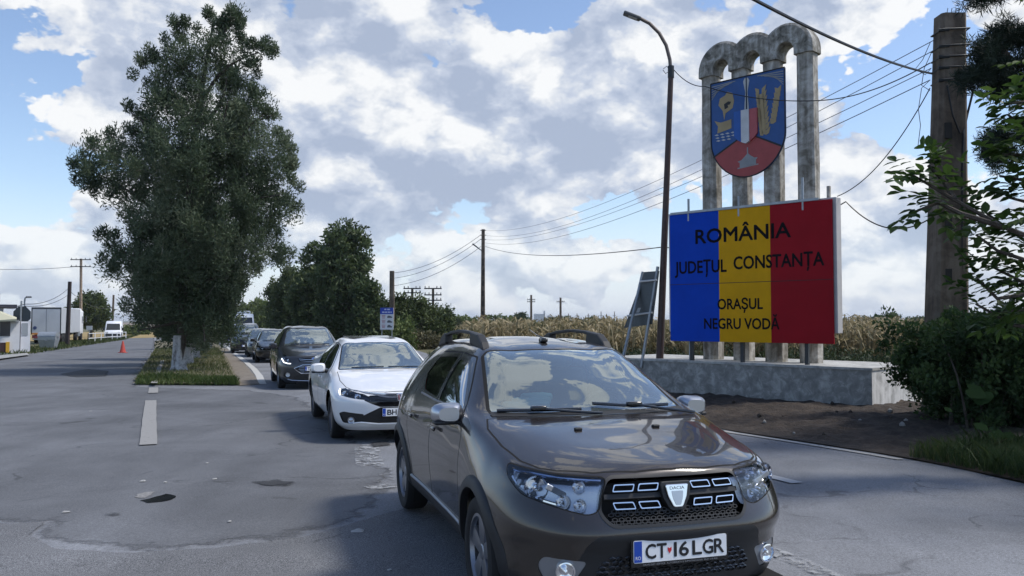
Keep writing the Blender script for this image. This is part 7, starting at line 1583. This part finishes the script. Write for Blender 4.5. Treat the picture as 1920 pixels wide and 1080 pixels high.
# -- compound leaves of the walnut reaching in from the right
WAL = leafmat('walnut_leaf', (.030, .062, .014), (.05, .095, .02), (.08, .135, .03), .45, .42)
def walnut():
    base = Vector((7.9, 8.3, gz(8.3))); t = thing('walnut_tree', 'walnut tree with large leaflets reaching in from the right over the pole', 'tree', tuple(base)); b = MB()
    b.tube([(0, 0, -.1), (-.05, 0, 1.5), (-.15, .05, 2.8), (.0, .1, 4.5), (.2, .1, 6.4)], [.19, .16, .13, .09, .03], 10)
    V, Fq, T = [], [], []
    def leaflet(p, d, up_, l, tone):
        s_ = d.cross(up_).normalized(); n_ = s_.cross(d).normalized(); w = l * .27
        base_ = len(V); dp = Vector((0, 0, -1)) * l * .18
        for f, ww in ((0, 0), (.28, .85), (.58, 1.0), (.82, .55), (1, 0)):
            c = p + d * l * f + dp * f * f
            if ww: V.extend([c + s_ * w * ww + n_ * w * .25 * ww, c, c - s_ * w * ww + n_ * w * .25 * ww])
            else: V.append(c)
        i = base_; Fq.extend([(i, i+1, i+2), (i, i+2, i+3)]);
        for k in (1, 4):
            Fq.extend([(i+k, i+k+3, i+k+4, i+k+1), (i+k+1, i+k+4, i+k+5, i+k+2)])
        Fq.extend([(i+7, i+10, i+8), (i+8, i+10, i+9)]); T.extend([tone] * 11)
    def compound(p, d, n, L_, tone):
        d = d.normalized(); up_ = Vector((random.uniform(-.4, .4), random.uniform(-.4, .4), 1)).normalized(); s_ = d.cross(up_).normalized()
        for k in range(n):
            f = .25 + .75 * k / (n - 1); q = p + d * L_ * f + Vector((0, 0, -.12 * L_ * f * f))
            for sg in (1, -1): leaflet(q, (s_ * sg * .9 + d * .45 + Vector((0, 0, -.15))).normalized(), up_, .125 * random.uniform(.8, 1.15), min(1, max(0, tone + random.uniform(-.15, .15))))
        leaflet(p + d * L_ + Vector((0, 0, -.12 * L_)), d, up_, .15, tone)
    # limbs: photo points with distances
    limbs = [([(2150, 520, 8.3), (2000, 470, 8.0), (1880, 425, 7.8), (1790, 375, 7.7), (1740, 345, 7.7), (1705, 325, 7.7)], 15), ([(1880, 425, 7.8), (1800, 400, 7.6), (1760, 380, 7.6), (1720, 395, 7.6)], 9), ([(1790, 375, 7.7), (1770, 340, 7.8), (1740, 310, 7.8)], 6),
             ([(2150, 560, 8.3), (2020, 540, 8.2), (1930, 490, 8.1), (1870, 470, 8.0), (1830, 440, 8.0)], 16), ([(2020, 540, 8.2), (1930, 550, 8.1), (1870, 560, 8.0), (1830, 520, 8.0)], 13), ([(2130, 420, 8.4), (2010, 330, 8.2), (1930, 290, 8.1), (1880, 290, 8.0)], 15),
             ([(2120, 330, 8.4), (2000, 230, 8.4), (1930, 190, 8.3), (1885, 195, 8.2)], 14), ([(2140, 470, 8.4), (2000, 420, 8.6), (1930, 380, 8.5), (1890, 370, 8.4)], 12), ([(2150, 600, 8.3), (2000, 600, 8.5), (1920, 580, 8.4), (1850, 590, 8.2)], 12), ([(2120, 330, 8.4), (2050, 250, 8.0), (1980, 250, 7.9), (1930, 260, 7.8)], 12), ([(2100, 200, 8.4), (2020, 140, 8.4), (1960, 160, 8.4)], 10), ([(2150, 380, 8.4), (2020, 350, 8.6), (1930, 340, 8.6), (1875, 330, 8.5)], 14), ([(2150, 500, 8.4), (2010, 500, 8.7), (1920, 450, 8.6), (1850, 400, 8.5)], 16), ([(2140, 300, 8.4), (2000, 300, 8.7), (1920, 240, 8.6), (1890, 215, 8.5)], 14), ([(2140, 560, 8.4), (2010, 560, 8.7), (1920, 530, 8.6), (1860, 500, 8.5)], 16), ([(2150, 640, 8.3), (2010, 620, 8.5), (1900, 610, 8.6), (1830, 570, 8.6)], 14), ([(2120, 250, 8.4), (2010, 200, 8.6), (1950, 215, 8.6), (1900, 240, 8.6)], 12)]
    for pts, n in limbs:
        P = [AT(*q) - base for q in pts]; L_ = len(P); b.tube(P, [.024 * (1 - k / L_) + .006 for k in range(L_)], 6)
        for k in range(n):
            f = .30 + .70 * k / (n - 1); x = f * (L_ - 1); i = min(int(x), L_ - 2); q = P[i].lerp(P[i + 1], x - i); d = (P[i + 1] - P[i]).normalized()
            dd = d * .7 + Vector((random.uniform(-1, 1), random.uniform(-.8, .8), random.uniform(-.5, .9))); compound(q, dd, random.choice((3, 3, 4)), random.uniform(.22, .36), random.random())
    # the rest of the crown, up and beyond the frame: it shades the hedge and the earth
    for k in range(230):
        a = random.random() * 6.28; r_ = random.uniform(.8, 2.8); q = Vector((.55 + r_ * math.cos(a), .3 + r_ * math.sin(a) * .9, random.uniform(2.4, 7.2)))
        if q.x + base.x < .60 * (q.y + base.y) + .35: continue
        compound(q, Vector((math.cos(a), math.sin(a), random.uniform(-.3, .5))), 4, .34, random.random())
    for k in range(14): limb(b, (-.05, .05, random.uniform(2, 4.5)), (random.uniform(0, 3), random.uniform(-2, 2.4), random.uniform(3.5, 6.8)), .06, .012)
    b.build('trunk', BARK, t, smooth=True)
    me = bpy.data.meshes.new('crown'); me.from_pydata(V, [], Fq); me.materials.append(WAL); o = bpy.data.objects.new('crown', me); COL.objects.link(o); o.parent = t
    at = me.attributes.new('tone', 'FLOAT', 'POINT'); at.data.foreach_set('value', T)
walnut()
def pine():
    base = Vector((9.3, 11.5, gz(11.5))); t = thing('pine_tree', 'dark pine with tufted needle branches at the upper right edge', 'tree', tuple(base)); b = MB(); b.tube([(0, 0, -.1), (0, .1, 3), (.1, 0, 6), (.1, 0, 9.5)], [.22, .18, .12, .03], 9)
    C = []; D = []
    br_ = [([(2120, 200, 11.4), (1990, 130, 11.0), (1900, 120, 10.8), (1850, 135, 10.7), (1812, 150, 10.7)], 60), ([(1990, 130, 11.0), (1930, 80, 10.9), (1890, 60, 10.8), (1880, 55, 10.8)], 30), ([(1900, 120, 10.8), (1860, 100, 10.8), (1832, 105, 10.7)], 26), ([(1900, 125, 10.8), (1870, 80, 10.8), (1857, 72, 10.8)], 16), ([(1930, 80, 10.9), (1915, 60, 10.9)], 14), ([(2120, 60, 11), (1990, -25, 10.5), (1880, -22, 10.2), (1825, -10, 10.0)], 40), ([(2120, 260, 11.4), (1960, 260, 11), (1890, 255, 10.8), (1845, 265, 10.8)], 50), ([(1890, 255, 10.8), (1870, 285, 10.8), (1880, 305, 10.8)], 22), ([(2120, 200, 11.4), (2000, 190, 11.2), (1900, 165, 11), (1855, 160, 10.9)], 46)]
    for pts, n in br_:
        P = [AT(*q) - base for q in pts]; L_ = len(P); b.tube(P, [.05 * (1 - k / L_) + .01 for k in range(L_)], 6)
        for k in range(n):
            f = .35 + .65 * random.random(); x = f * (L_ - 1); i = min(int(x), L_ - 2); C.append(P[i].lerp(P[i + 1], x - i) + Vector((random.gauss(0, .07), random.gauss(0, .10), random.gauss(0, .07))))
    for k in range(900):
        a = random.random() * 6.28; z = random.uniform(2.5, 9.3); r_ = (9.6 - z) * .32 * random.random() ** .5 + .15; q = Vector((r_ * math.cos(a), r_ * math.sin(a), z))
        if q.x + base.x > .66 * (q.y + base.y): C.append(q)
    leaves('crown', np.array(C), .13, 95, .13, .010, leafmat('pine_needle', (.010, .020, .014), (.020, .036, .022), (.035, .055, .03), .1), t, up=.2, out=1.2)
    b.build('trunk', BARK, t, smooth=True)
pine()
# ------------------------------------------------------------------ a little haze over the plain
def haze():
    m = bpy.data.materials.new('haze_air'); m.use_nodes = True; N = m.node_tree.nodes; L = m.node_tree.links; N.clear()
    o = N.new('ShaderNodeOutputMaterial'); v = N.new('ShaderNodeVolumePrincipled'); v.inputs['Color'].default_value = (.86, .92, 1.0, 1); v.inputs['Density'].default_value = 1.6e-4; v.inputs['Anisotropy'].default_value = .2
    L.new(v.outputs[0], o.inputs['Volume']); b = MB(); b.box((0, 4450, 18), (8200, 9200, 48)); h = b.build('haze', m); tag(h, 'thin summer haze over the plain', 'haze', kind='stuff'); return h
haze()
